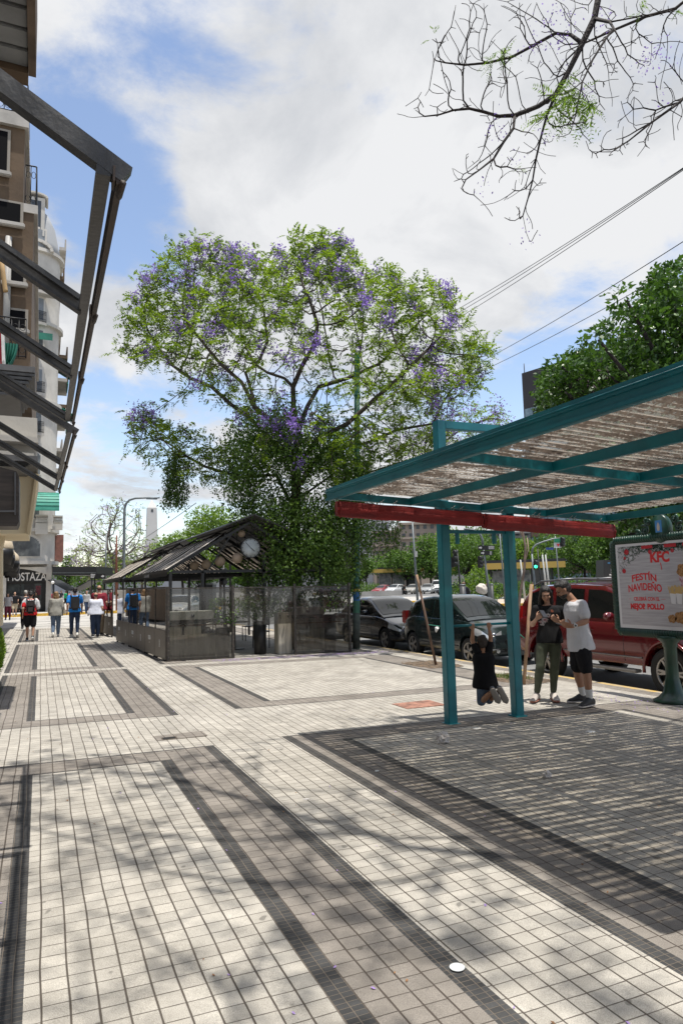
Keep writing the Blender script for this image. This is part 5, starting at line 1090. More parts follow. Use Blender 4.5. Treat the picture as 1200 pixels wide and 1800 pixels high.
mb = MB(); mb.bbox(-.66, -.42, 0, .004, 0, .15, .001); st = mb.build('windscreen_sticker', mat('sticker', (.42, .52, .50), .5, col2=(.20, .40, .30), vscale=30), h1); st.location = (.02, 1.42-1.95, 1.235); st.rotation_euler = (math.radians(-62), 0, 0)
for x in (-.35, .30): mb = MB(); mb.tube([(x, 1.02-1.95, 1.06), (x+.30, 1.10-1.95, 1.105), (x+.62, 1.16-1.95, 1.135)], .010, 5); mb.build('wiper', trim, h1)
mb = MB(); mb.bbox(-.80, .80, -1.975, -1.93, .385, .41, .006); mb.build('bumper_chrome', chrome, h1)
for sx in (-1, 1): mb = MB(); mb.lathe([(.001, 0), (.055, 0), (.05, .02), (.001, .025)], (sx*.60, -1.93, .36), 16, axis=(0, -1, 0)); mb.build('fog_lamp', lamp, h1)
f2 = wheelY(672, 1130)
car('parked_car', sedan, (XC+.90, f2-.85+2.25, ROADZ), 0, 'black saloon car parked between the green pole and the hatchback', group='cars parked along the kerb', body=blackb)
car('parked_car', sedan, (XC+.92, f2-.85+2.25+5.4, ROADZ), 0, 'silver saloon car seen through the right pane of the cafe screen', group='cars parked along the kerb', body=silver)
rf, rr_ = wheelY(1172, 1200), wheelY(955, 1165)
suv['wheels'] = (.85, .85+min(2.9, max(2.6, rr_-rf)))
print('wheels', fy, ry, f2, rf, rr_)
sv = car('parked_car', suv, (XC+.93, rf-.85+2.325, ROADZ), 0, 'dark red off-road wagon with roof rails parked behind the advertising sign', group='cars parked along the kerb', body=redpnt)
L = suv['L']
for sx in (-1, 1):
    mb = MB(); mb.tube([(sx*.60, 1.9-L/2, 1.755), (sx*.62, 2.1-L/2, 1.83), (sx*.62, 3.0-L/2, 1.865), (sx*.62, 4.0-L/2, 1.83), (sx*.60, 4.25-L/2, 1.745)], .018, 8); mb.tube([(sx*.62, 3-L/2, 1.79), (sx*.62, 3-L/2, 1.86)], .016, 6); mb.build('roof_rail', mat('rail_grey', (.14, .14, .15), .35, .5), sv)
    mb = MB(); mb.bbox(min(sx*.80, sx*.95), max(sx*.80, sx*.95), 1.45-L/2, 3.0-L/2, .33, .385, .015); mb.build('running_board', suv['mould'], sv)
for y in (2.45, 3.5): mb = MB(); mb.tube([(-.66, y-L/2, 1.86), (0, y-L/2, 1.875), (.66, y-L/2, 1.86)], .016, 6); mb.build('cross_bar', mat('rail_grey', (.14, .14, .15), .35, .5), sv)
mb = MB(); mb.bbox(-.86, .86, L/2-.12, L/2+.10, .45, .62, .03); mb.build('rear_bumper', mat('bumper_pale', (.45, .44, .41), .5, var=.2), sv)
for sx in (-1, 1):
    for ws in suv['wheels']:
        mb = MB(); pts = [(sx*.905, ws-L/2+math.cos(a)*.47, .40+math.sin(a)*.47) for a in np.linspace(-.1, PI+.1, 18)]; mb.tube(pts, .028, 6); mb.build('arch_moulding', redpnt, sv)
# traffic far across the avenue; angle faces them half towards the camera
def far_car(P, px, D, ang, lab, body, zoff=0, grp='cars waiting across the avenue'):
    c = CC+RH*((px-600)/F_PX*D)+FH*D; z = -.262+min(1, max(0, (c.x-8.62)/51.4))*.30
    return car('car', P, (c.x, c.y, z), ang, lab, 'car', grp, body, detail=False)
A = YAW
far_car(sedan, 668, 108, -1.0, 'small dark red car at the left end of the far queue', redc)
far_car(hatch, 690, 104, -1.0, 'white hatchback next to the red car in the far queue', whitec)
far_car(sedan, 722, 102, -.9, 'beige saloon beside the motorcyclist in the far queue', beigec)
far_car(sedan, 747, 101, -.7, 'silver saloon in front of the white van in the far queue', silver)
van = dict(hatch); van.update(L=5.0, W=1.95, wheels=(.9, 4.0), wr=.34, belt=[(0, .6), (.1, .9), (.7, 1.12), (1.2, 1.2), (4.8, 1.2), (5, 1.1)], roof=[(.9, 1.18), (1.5, 1.75), (1.9, 1.95), (4.7, 1.95), (4.95, 1.3)], screen=(1.0, 1.6, 'windscreen'), rear=(4.75, 4.9, 'rear_window'), side=[(1.65, 2.4)], mirror=1.5, doors=(1.5, 2.5), handles=(2.3,))
far_car(van, 765, 105, -.6, 'white van at the right of the far queue', whitec)
far_car(sedan, 786, 92, -1.2, 'black car half hidden by the left teal post', blackb)
far_car(sedan, 320, 45, -.5, 'white saloon seen through the left pane of the cafe screen', whitec)
# ================================================================ people
def evalmesh(o):
    dg = bpy.context.evaluated_depsgraph_get(); dg.update(); me = bpy.data.meshes.new_from_object(o.evaluated_get(dg)); return me
def fuse(mb, name, m, parent, vox, smooth=4, fold=0., fs=9., seed=0):
    me = mb.mesh(name, m)
    bm = bmesh.new(); bm.from_mesh(me); bmesh.ops.recalc_face_normals(bm, faces=bm.faces); bm.to_mesh(me); bm.free()
    o = link_mesh('tmp', me); r = o.modifiers.new('r', 'REMESH'); r.mode = 'VOXEL'; r.voxel_size = vox; r.adaptivity = 0; r.use_smooth_shade = True
    s = o.modifiers.new('s', 'SMOOTH'); s.factor = .5; s.iterations = smooth
    nm = evalmesh(o); bpy.data.objects.remove(o); nm.name = name; nm.materials.clear(); nm.materials.append(m)
    if fold > 0:
        n = len(nm.vertices); co = np.empty(n*3); nm.vertices.foreach_get('co', co); co = co.reshape(-1, 3); no = np.empty(n*3); nm.vertices.foreach_get('normal', no); no = no.reshape(-1, 3)
        d = np.array([noise.noise(Vector((c[0]*fs, c[1]*fs, c[2]*fs*.55+seed)))+.5*noise.noise(Vector((c[0]*fs*2.3+3, c[1]*fs*2.3, c[2]*fs*1.4+seed))) for c in co])
        co += no*(d*fold)[:, None]; nm.vertices.foreach_set('co', co.ravel()); nm.update()
    for p in nm.polygons: p.use_smooth = True
    return link_mesh(name, nm, parent)
def limb(mb, pts, rad, n=12):
    pts = [Vector(p) for p in pts]; a = (pts[0]-pts[1]).normalized(); b = (pts[-1]-pts[-2]).normalized()
    P = [pts[0]+a*rad[0]*.9, pts[0]+a*rad[0]*.55]+pts+[pts[-1]+b*rad[-1]*.55, pts[-1]+b*rad[-1]*.9]
    R = [rad[0]*.35, rad[0]*.82]+list(rad)+[rad[-1]*.82, rad[-1]*.35]; mb.tube(P, R, n)
def loft(mb, secs, n=18):       # secs: (centre, right vec, fwd vec, rx, ry)
    v = []
    for c, r, f, rx, ry in secs:
        for j in range(n):
            a = 2*PI*j/n; ca, sa = math.cos(a), math.sin(a); ca = math.copysign(abs(ca)**.85, ca); v.append(tuple(c+r*rx*ca+f*ry*sa))
    k = len(secs); mb.add(v, [(i*n+j, i*n+(j+1) % n, (i+1)*n+(j+1) % n, (i+1)*n+j) for i in range(k-1) for j in range(n)]+[tuple(range(n))[::-1], tuple((k-1)*n+j for j in range(n))], 0, True)
def frame_of(up, fwd):
    up = up.normalized(); r = fwd.cross(up).normalized(); f = up.cross(r).normalized(); return r, f, up
def hand(mb, wr, d, palm_n, s, side, curl=.5, spread=.12):
    """wrist point, pointing direction, palm normal (the way the fingers curl), scale"""
    d = d.normalized(); pn = (palm_n-d*palm_n.dot(d)).normalized(); w = d.cross(pn).normalized()*side      # w points to the thumb side
    L = .092*s
    for q in (-.75, -.25, .25, .75): limb(mb, [wr+d*.005*s+w*q*.020*s, wr+d*L*.55+w*q*.034*s, wr+d*L*.98+w*q*.038*s], [.017*s, .0165*s, .0125*s], 8)
    for q, ln in ((.78, .072), (.27, .080), (-.25, .075), (-.76, .058)):
        p = wr+d*L*.98+w*q*.038*s; dd = (d+w*q*spread).normalized(); pts = [p]; a = curl*.55
        for seg in (.45, .32, .23):
            a2 = a; v = dd*math.cos(a2)+pn*math.sin(a2); pts.append(pts[-1]+v*ln*s*seg); a += curl*.85
        limb(mb, pts, [.0098*s, .0090*s, .0084*s, .0072*s], 7)
    p = wr+d*L*.28+w*.030*s; dd = (d*.55+w*.65+pn*.45).normalized(); q = p+dd*.042*s; q2 = q+(d*.85+pn*(.35+.4*curl)+w*.1).normalized()*.032*s; limb(mb, [p, q, q2], [.0135*s, .0105*s, .0085*s], 8)
def person(loc, label, J, up_f, head_f, head_up, s, skin, hair, garm, vox=.018, rz=0, group=None, ww=1., hands=None, faces=False, fem=False):
    """J: joints in local space. up_f: torso forward. s: size relative to a 1.75 m adult"""
    t = empty('person', loc, rz, label, 'person', group)
    for k in J: J[k] = Vector(J[k])
    R, Fw, U = frame_of(J['neck']-J['pelvis'], up_f)
    hr, hf, hu = frame_of(head_up, head_f)
    pel, nk = J['pelvis'], J['neck']; H = nk-pel
    sv = (J['shR']-J['shL']); sr = sv.normalized()
    if sr.dot(R) < 0: sr = -sr
    hp = (J['hipR']-J['hipL']).normalized(); 
    if hp.dot(R) < 0: hp = -hp
    wS = sv.length*.5
    def torso(mb, off=0., hem=0., top=True, widen=0., bottom=-.07):
        secs = []
        ks = [(bottom, .150, .098), (0, .172 if fem else .163, .118), (.14, .160 if fem else .152, .112), (.36, .132 if fem else .148, .100), (.58, .150 if fem else .165, .116), (.78, .160 if fem else .178, .118), (.92, .135 if fem else .15, .090), (1.0, .075, .065)]
        if hem: ks = [(-hem, .182+widen, .140+widen), (-.02, .184+widen, .138+widen*.8), (.14, .172+widen*.8, .128+widen*.7), (.36, .148+widen*.6, .112+widen*.6), (.58, .162+widen*.2, .122+widen*.2), (.78, .183, .128), (.92, .158, .102), (.985, .080, .070)]
        for tt, rx, ry in ks:
            q = min(max(tt, 0), 1); r = (hp.lerp(sr, q)).normalized(); f = U.cross(r).normalized(); f = f if f.dot(Fw) > 0 else -f
            secs.append((pel+H*tt, r, f, (rx*ww+off)*s, (ry*(ww**1.4)+off)*s))
        loft(mb, secs, 20)
        for sd in ('L', 'R'): limb(mb, [nk-U*.07*s, J['sh'+sd].lerp(nk, .25)-U*.015*s, J['sh'+sd]], [(.050+off)*s, (.056+off)*s, (.056+off)*s])
    aw = .9+.1*ww; thin = .88 if fem else 1.
    def arm(mb, sd, off=0., f0=0., f1=2., flare=0.):
        S, E, W_ = J['sh'+sd], J['el'+sd], J['wr'+sd]; pts = []; rad = []
        def P(q): return S.lerp(E, q) if q <= 1 else E.lerp(W_, q-1)
        prof = [(0, .056), (.35, .052), (.8, .042), (1, .040), (1.2, .043), (1.6, .033), (2, .026)]
        qs = sorted(set([f0, f1]+[q for q, _ in prof if f0 < q < f1]))
        for q in qs: pts.append(P(q)); rad.append((np.interp(q, [a for a, _ in prof], [b for _, b in prof])*aw*thin+off+flare*q)*s)
        limb(mb, pts, rad)
    def leg(mb, sd, off=0., f1=2., flare=0., f0=.12):
        S, E, W_ = J['hip'+sd], J['kn'+sd], J['an'+sd]
        def P(q): return S.lerp(E, q) if q <= 1 else E.lerp(W_, q-1)
        prof = [(0, .080), (.12, .084), (.3, .086), (.8, .063), (1, .057), (1.3, .058), (1.65, .044), (2, .032)]
        qs = sorted(set([f0, f1]+[q for q, _ in prof if f0 < q < f1])); pts = [P(q) for q in qs]; rad = [(np.interp(q, [a for a, _ in prof], [b for _, b in prof])*(.55+.45*ww)+off+flare*q)*s for q in qs]
        limb(mb, pts, rad)
    # ---- body
    mb = MB(); torso(mb)
    hc = J['head']
    limb(mb, [nk-U*.02*s, nk.lerp(hc, .45)], [.056*s*(.88 if fem else 1), .050*s*(.88 if fem else 1)])
    Rm = Matrix((hr, hf, hu)).transposed(); hs = s*J.get('hscale', Vector((1, 0, 0))).x
    def h(c, r): mb.ellipsoid(hc+Rm @ (Vector(c)*hs), [q*hs for q in r], 16, 12, 0, Rm)
    h((0, -.008, .028), (.074, .094, .086)); h((0, .018, -.035), (.060, .070, .076)); h((0, .050, -.090), (.030, .028, .024)); h((0, .078, .022), (.046, .018, .014)); h((0, .096, -.022), (.011, .016, .022)); h((0, .100, -.034), (.014, .013, .010)); h((0, .083, -.064), (.024, .010, .009)); h((0, .02, -.055), (.055, .05, .05))
    for sx in (-1, 1): h((sx*.075, -.004, -.008), (.010, .019, .030)); h((sx*.040, .066, -.028), (.024, .022, .022))
    for sd in ('L', 'R'):
        arm(mb, sd); leg(mb, sd)
        side = 1 if sd == 'R' else -1
        d = J['ha'+sd]-J['wr'+sd] if 'ha'+sd in J else (J['wr'+sd]-J['el'+sd])
        hp_ = (hands or {}).get(sd)
        if hp_: hand(mb, J['wr'+sd], d, hp_[0], s, hp_[2], hp_[1])
        else: hand(mb, J['wr'+sd], d, -R*side+Fw*.2, s, side, .55) if vox < .013 else (limb(mb, [J['wr'+sd], J['wr'+sd]+d.normalized()*.10*s], [.024*s, .030*s]), limb(mb, [J['wr'+sd]+d.normalized()*.10*s, J['wr'+sd]+d.normalized()*.16*s], [.028*s, .016*s]))
        limb(mb, [J['an'+sd], J['an'+sd].lerp(J['toe'+sd], .3)-Vector((0, 0, 0))], [.030*s, .018*s])
    fuse(mb, 'body', skin, t, vox, 3)
    # ---- clothes
    g = garm
    if 'top' in g:
        m, sl, hem, widen = g['top']; mb = MB(); torso(mb, .010, hem, True, widen)
        for sd in ('L', 'R'): arm(mb, sd, .014, 0, sl, g.get('flare', .008))
        fuse(mb, g.get('topname', 'shirt'), m, t, max(vox, .009), 3, .010*s, 8, 1)
    if 'bottom' in g:
        m, ln, off = g['bottom']; mb = MB()
        secs = []
        for tt, rx, ry in ((-.16, .14, .10), (-.08, .165, .112), (0, .176 if fem else .168, .124), (.10, .168 if fem else .160, .118), (.17, .155, .110)): secs.append((pel+H*tt, hp, Fw, (rx*ww+.008)*s, (ry*ww**1.4+.008)*s))
        loft(mb, secs, 20)
        for sd in ('L', 'R'): leg(mb, sd, off, ln, g.get('legflare', 0.), .18)
        fuse(mb, g.get('botname', 'trousers'), m, t, max(vox, .009), 3, .008*s if off > .006 else .003*s, 9, 4)
    if 'shoe' in g:
        for sd in ('L', 'R'):
            a, b = J['an'+sd], J['toe'+sd]; up = J.get('sole'+sd, Vector((0, 0, 1))).normalized(); d = (b-a); d = (d-up*d.dot(up)).normalized(); base = a-up*.075*s
            Rr = d.cross(up).normalized(); mb = MB(); s_ = s; s = s_*g.get('shoescale', 1.14)
            secs = []
            for q, w, z0, z1 in ((-.075, .020, .02, .05), (-.062, .034, .012, .085), (0, .040, .010, .118), (.06, .042, .010, .098), (.12, .047, .010, .058), (.165, .043, .012, .042), (.192, .022, .016, .03)):
                secs.append((base+d*q*s+up*(z0+z1)/2*s, Rr, up, w*s, (z1-z0)/2*s))
            loft(mb, secs, 14); sh = fuse(mb, 'shoe', g['shoe'], t, max(vox*.7, .006), 2)
            mb = MB(); secs = [(base+d*q*s+up*.010*s, Rr, up, w*s, .012*s) for q, w in ((-.082, .018), (-.068, .036), (0, .039), (.10, .048), (.165, .045), (.20, .018))]; loft(mb, secs, 14); mb.build('sole', g.get('sole', whitep), sh); s = s_
    if 'sock' in g:
        for sd in ('L', 'R'): mb = MB(); leg(mb, sd, .006, 2.06, 0, 1.62); fuse(mb, 'sock', g['sock'], t, max(vox, .007), 2)
    # ---- hair
    hm, style = hair
    if style:
        mb = MB()
        def hh(c, r): mb.ellipsoid(hc+Rm @ (Vector(c)*hs), [q*hs for q in r], 16, 12, 0, Rm)
        if style in ('short', 'crop', 'long', 'bun'): hh((0, -.022, .050), (.080, .088, .074) if style != 'crop' else (.077, .086, .066)); hh((0, -.048, .0), (.072, .062, .070) if style != 'crop' else (.070, .055, .055))
        if style == 'short': hh((0, .045, .092), (.055, .045, .030)); hh((.02, .02, .105), (.05, .05, .026))
        if style == 'long':
            hh((0, -.01, .065), (.084, .090, .062)); hh((0, -.05, -.09), (.080, .055, .12))
            for sx in (-1, 1): limb(mb, [hc+Rm @ Vector((sx*.065, .02, .03))*hs, hc+Rm @ Vector((sx*.082, .0, -.05))*hs, hc+Rm @ Vector((sx*.080, -.01, -.14))*hs-U*.03, hc+Rm @ Vector((sx*.07, .0, -.20))*hs-U*.05], [.034*hs, .032*hs, .034*hs, .020*hs])
        if style == 'bald': mb = None
        if style == 'fringe': hh((0, -.045, -.005), (.079, .060, .045))
        if style == 'cap': hh((0, -.005, .055), (.080, .098, .068)); mb.ellipsoid(hc+Rm @ (Vector((0, .12, .04))*hs), (.06*hs, .05*hs, .008*hs), 14, 6, 0, Rm)
        if mb: fuse(mb, 'cap' if style == 'cap' else 'hair', hm, t, max(vox*.7, .007), 2, .006*s, 28, 2)
    if faces:
        eyw = mat('eye_dark', (.02, .014, .01), .2)
        for sx in (-1, 1):
            mb = MB(); mb.ellipsoid(hc+Rm @ (Vector((sx*.031, .079, -.004))*hs), (.013*hs, .010*hs, .006*hs), 10, 6, 0, Rm); mb.build('eye', eyw, t)
            mb = MB(); mb.ellipsoid(hc+Rm @ (Vector((sx*.032, .091, .020))*hs), (.020*hs, .006*hs, .0045*hs), 10, 6, 0, Rm); mb.build('eyebrow', hm, t)
        mb = MB(); mb.ellipsoid(hc+Rm @ (Vector((0, .0915, -.064))*hs), (.021*hs, .005*hs, .007*hs), 12, 6, 0, Rm); mb.build('lips', mat('lips', (.25, .08, .07), .5), t)
    return t, Rm, hc, hs
skinL = mat('skin_tan', (.42, .24, .16), .5, var=.06, vscale=6); skinM = mat('skin_brown', (.30, .155, .095), .5, var=.06, vscale=6); skinB = mat('skin_boy', (.33, .17, .10), .5)
hairD = mat('hair_dark', (.010, .008, .007), .5, bump=.5, bscale=120); hairB = mat('hair_light_brown', (.25, .15, .07), .6, var=.35, vscale=12); hairG = mat('hair_grey', (.45, .43, .40), .7); hairK = mat('hair_cropped', (.035, .025, .02), .8)
def cloth(n, c, v=.08): return mat(n, c, .85, var=v, vscale=6, bump=.15, bscale=90, spec=.2)
def L_(o): return lambda px, py, dd=0., D=None: at(px, py, (D if D else 0)+dd)-o
# --- woman looking at a phone
g0_ = gp(956, 1233); O = Vector((g0_.x, g0_.y, g0_.z)); D0 = (O-CC).dot(FH)
W_ = lambda px, py, dd=0.: at(px, py, D0+dd)-O
tocam = -FH
J = dict(pelvis=W_(965, 1122), neck=W_(962, 1063, .02), head=W_(958, 1044, -.04), shL=W_(986, 1072, .02), shR=W_(941, 1071, .0), elL=W_(992, 1099, .06), elR=W_(934.5, 1099, -.02), wrL=W_(980, 1092, -.24), wrR=W_(943, 1087, -.22),
    haL=W_(973, 1087, -.30), haR=W_(949, 1081.5, -.27), hipL=W_(974.5, 1126), hipR=W_(955, 1126), knL=W_(974, 1170, -.03), knR=W_(948.5, 1170, -.05), anL=W_(971.5, 1217, .02), anR=W_(942, 1217, .0), toeL=W_(979, 1229, -.18), toeR=W_(934.5, 1230, -.16))
for k in ('anL', 'anR'): J[k].z = .085
for k in ('toeL', 'toeR'): J[k].z = .03
hf = (tocam*.80+RH*-.12+Vector((0, 0, -.42))).normalized()
wp, Rm, hc, hs = person(O, 'woman in a black floral t-shirt and olive trousers looking down at her phone', J, tocam+RH*-.05, hf, Vector((0, 0, 1))+tocam*.35+RH*-.10, .93, skinL, (hairD, 'long'), dict(top=(cloth('black_tee', (.010, .010, .011), .2), .62, .14, .006), bottom=(cloth('olive_trousers', (.085, .095, .065)), 1.86, .010), shoe=mat('shoe_pale', (.45, .40, .36), .7, var=.15), sole=mat('sole_multi', (.35, .14, .10), .6)), vox=.0065, hands=dict(L=(Vector((0, 0, 1))*.6+RH*-.5+tocam*-.6, .9, -1), R=(Vector((0, 0, .5))+RH*.7, .9, 1)), faces=True, fem=True)
# floral print
pc = [mat('print_white', (.45, .42, .43), .8), mat('print_pink', (.35, .10, .13), .8), mat('print_orange', (.32, .08, .03), .8)]
shirt = [c for c in wp.children if c.name.startswith('shirt')][0]
from mathutils.bvhtree import BVHTree
def project_print(me, items, origin, direc, mats, parent, name):
    bm = bmesh.new(); bm.from_mesh(me); tree = BVHTree.FromBMesh(bm); mb = MB()
    for (pts, mi) in items:
        out = []
        for p in pts:
            h = tree.ray_cast(Vector(p)+origin*0-direc*1.0, direc)
            if h[0] is None: out = None; break
            out.append(tuple(h[0]+h[1]*.003))
        if out: mb.add(out, [tuple(range(len(out)))], mi)
    bm.free(); o = mb.build(name, mats, parent); return o
items = []
for (px, py, r, n, mi) in ((964, 1091, .075, 17, 0), (970, 1083, .055, 15, 0), (959, 1097, .06, 15, 0), (965, 1092, .045, 13, 1), (972, 1085, .03, 11, 1), (958, 1095, .03, 11, 1), (977, 1075, .035, 9, 2), (962, 1099, .035, 13, 0), (955, 1089, .03, 11, 0)):
    c = W_(px, py, -.3); up = Vector((0, 0, 1))
    for k in range(n):
        a = 2*PI*k/n+px; d = RH*math.cos(a)+up*math.sin(a); e = RH*-math.sin(a)+up*math.cos(a); rr_ = r*random.uniform(.7, 1.05)*.75
        items.append(([c+d*rr_*.15, c+d*rr_*.55+e*rr_*.11, c+d*rr_, c+d*rr_*.55-e*rr_*.11], mi))
project_print(shirt.data, items, O, FH, pc, wp, 'floral_print')
# her mobile phone
ph = at(954.5, 1079, D0-.32); mb = MB(); mb.bbox(-.037, .037, -.075, .075, -.004, .004, .003); mb.box(-.033, .033, -.068, .068, .0042, .0048, 1)
o = mb.build('mobile_phone', [blk, mat('phone_screen', (.02, .02, .022), .3)]); o.location = ph; o.rotation_euler = (math.radians(38), .1, -YAW+.25); tag(o, 'dark mobile phone held by the woman in the floral shirt', 'phone')
# --- man in a white t-shirt bending his head over the phone
g1 = gp(1027, 1243); O = Vector(g1); D1 = (O-CC).dot(FH)
W_ = lambda px, py, dd=0.: at(px, py, D1+dd)-O
lf = -RH
J = dict(pelvis=W_(1019.5, 1133, .08), neck=W_(1007, 1055, .06), head=W_(989, 1036, .08), shL=W_(1023, 1062, -.07), shR=W_(1005, 1060, .20), elL=W_(1030, 1092, -.16), elR=W_(1004, 1092, .28), wrL=W_(1004.5, 1101, -.20), wrR=W_(994, 1100, .06),
    haL=W_(994, 1098, -.19), haR=W_(986, 1096, .0), hipL=W_(1023, 1137, -.03), hipR=W_(1015, 1135, .16), knL=W_(1030, 1183, -.06), knR=W_(1014, 1181, .22), anL=W_(1035.5, 1221, -.02), anR=W_(1024, 1215, .28), toeL=W_(1021, 1233, -.12), toeR=W_(1002, 1226, .30))
for k in ('anL', 'anR'): J[k].z = .09
for k in ('toeL', 'toeR'): J[k].z = .03
hf = (lf*.85+FH*.12+Vector((0, 0, -.50))).normalized()
mp1, Rm, hc, hs = person(O, 'bearded man in a white t-shirt and black shorts bending over her phone', J, lf, hf, Vector((0, 0, 1))+lf*.55, .985, skinM, (hairD, 'short'), dict(top=(cloth('white_tee', (.50, .50, .52), .05), .66, .12, .016), flare=.014, bottom=(cloth('black_shorts', (.010, .010, .012), .2), .80, .022), botname='shorts', legflare=.012, shoe=mat('shoe_dark', (.025, .025, .027), .6, var=.3, vscale=20), sole=mat('sole_pale', (.45, .42, .40), .6), sock=cloth('white_sock', (.55, .55, .54), .04)), vox=.0065, hands=dict(L=(FH*.8+Vector((0, 0, .5)), .8, -1), R=(-FH*.8+Vector((0, 0, .4)), .8, 1)), faces=True, ww=1.04)
mb = MB()
for c, r in (((0, .030, -.075), (.060, .060, .045)), ((0, .058, -.095), (.034, .030, .026)), ((0, .088, -.052), (.026, .008, .005))): mb.ellipsoid(hc+Rm @ (Vector(c)*hs), [q*hs for q in r], 14, 10, 0, Rm)
fuse(mb, 'beard', hairD, mp1, .007, 2)
wv = J['wrL'].lerp(J['elL'], .18); ax = (J['elL']-J['wrL']).normalized(); mb = MB(); mb.lathe([(.030, -.010), (.034, -.010), (.034, .010), (.030, .010)], wv, 22, axis=ax, ring=True); mb.lathe([(.001, 0), (.024, 0), (.024, .012), (.001, .012)], wv-FH*.032, 20, axis=-FH); wt = mb.build('wristwatch', mat('watch_white', (.6, .6, .58), .4), mp1)
mb = MB(); mb.lathe([(.001, 0), (.014, 0), (.014, .002), (.001, .002)], wv-FH*.0445, 16, axis=-FH); mb.build('dial', blk, wt)
sh = [c for c in mp1.children if c.name.startswith('shorts')][0]; items = []
for k in range(7): c = W_(1026.5+k*.25, 1147+k*2.6, -.5); u = Vector((0, 0, 1)); items.append(([c+RH*.006+u*.008, c-RH*.006+u*.008, c-RH*.006-u*.008, c+RH*.006-u*.008], 0))
c = W_(1015.5, 1161, -.5); items += [([c+RH*.016*math.cos(a)+Vector((0, 0, .016*math.sin(a))) for a in np.linspace(0, 2*PI, 9)[:-1]], 0)]
project_print(sh.data, items, O, FH, [mat('print_grey', (.4, .4, .4), .8)], mp1, 'shorts_print')
ph = at(985.5, 1098.5, D1-.05); mb = MB(); mb.bbox(-.036, .036, -.07, .07, -.004, .004, .003); o = mb.build('mobile_phone', [mat('phone_grey', (.12, .12, .13), .3)]); o.location = ph; o.rotation_euler = (math.radians(20), .2, -YAW+1.2); tag(o, 'second dark phone low in the hands of the man with the white watch', 'phone')
# --- boy hanging from the bar, seen from behind
hL = on(1, 7.15, 831, 1097); hR_ = on(1, 7.15, 857.5, 1096.5)
O = Vector((4.86, 7.12, gz(4.86))); Db = (Vector((4.88, 7.15, 1))-CC).dot(FH)
W_ = lambda px, py, dd=0.: at(px, py, Db+dd)-O
zbar = BAR_Z-O.z
J = dict(pelvis=W_(852.5, 1202, .02), neck=W_(848.5, 1146, .0), head=W_(846.5, 1131, .03), shL=W_(839, 1147, .0), shR=W_(858.5, 1146, .0), elL=W_(829.5, 1126, .01), elR=W_(862, 1121, .01), wrL=W_(830.5, 1107, -.02), wrR=W_(859, 1105, -.02),
    hipL=W_(848.5, 1204, .0), hipR=W_(857, 1204, .0), knL=W_(845.5, 1233, .06), knR=W_(859, 1230, .10), anL=W_(862, 1226, -.22), anR=W_(874, 1222, -.18), toeL=W_(872, 1233, -.26), toeR=W_(887, 1232, -.22), hscale=(1.22, 0, 0))
J['haL'] = J['wrL']+Vector((0, 0, 1)); J['haR'] = J['wrR']+Vector((0, 0, 1)); 
J['soleL'] = FH*.8+Vector((0, 0, .5)); J['soleR'] = FH*.85+Vector((0, 0, .4))
for k, px0 in (('L', 870), ('R', 883)):
    J['an'+k] = W_(px0-3.5, 1215, -.26); J['toe'+k] = W_(px0+5.5, 1237, -.30)
J['anL'] = W_(866.5, 1214, -.22); J['toeL'] = W_(876.5, 1236, -.20); J['anR'] = W_(879, 1213, -.18); J['toeR'] = W_(889, 1233, -.17)
bp_, Rm, hc, hs = person(O, 'small boy in a black t-shirt and denim shorts hanging from the bar with bent knees', J, FH, (FH+Vector((0, 0, .1))), Vector((0, 0, 1)), .66, skinB, (hairK, 'short'), dict(top=(cloth('black_tee_child', (.008, .008, .010), .2), .55, .12, .022), flare=.018, bottom=(cloth('denim', (.10, .135, .19), .45), 1.0, .028), botname='shorts', shoe=mat('shoe_child', (.14, .15, .17), .7, var=.5, vscale=25), sole=mat('sole_grey', (.25, .23, .21), .7), shoescale=1.32), vox=.006, hands=dict(L=(FH, 1.7, 1), R=(FH, 1.7, -1)), ww=1.12)
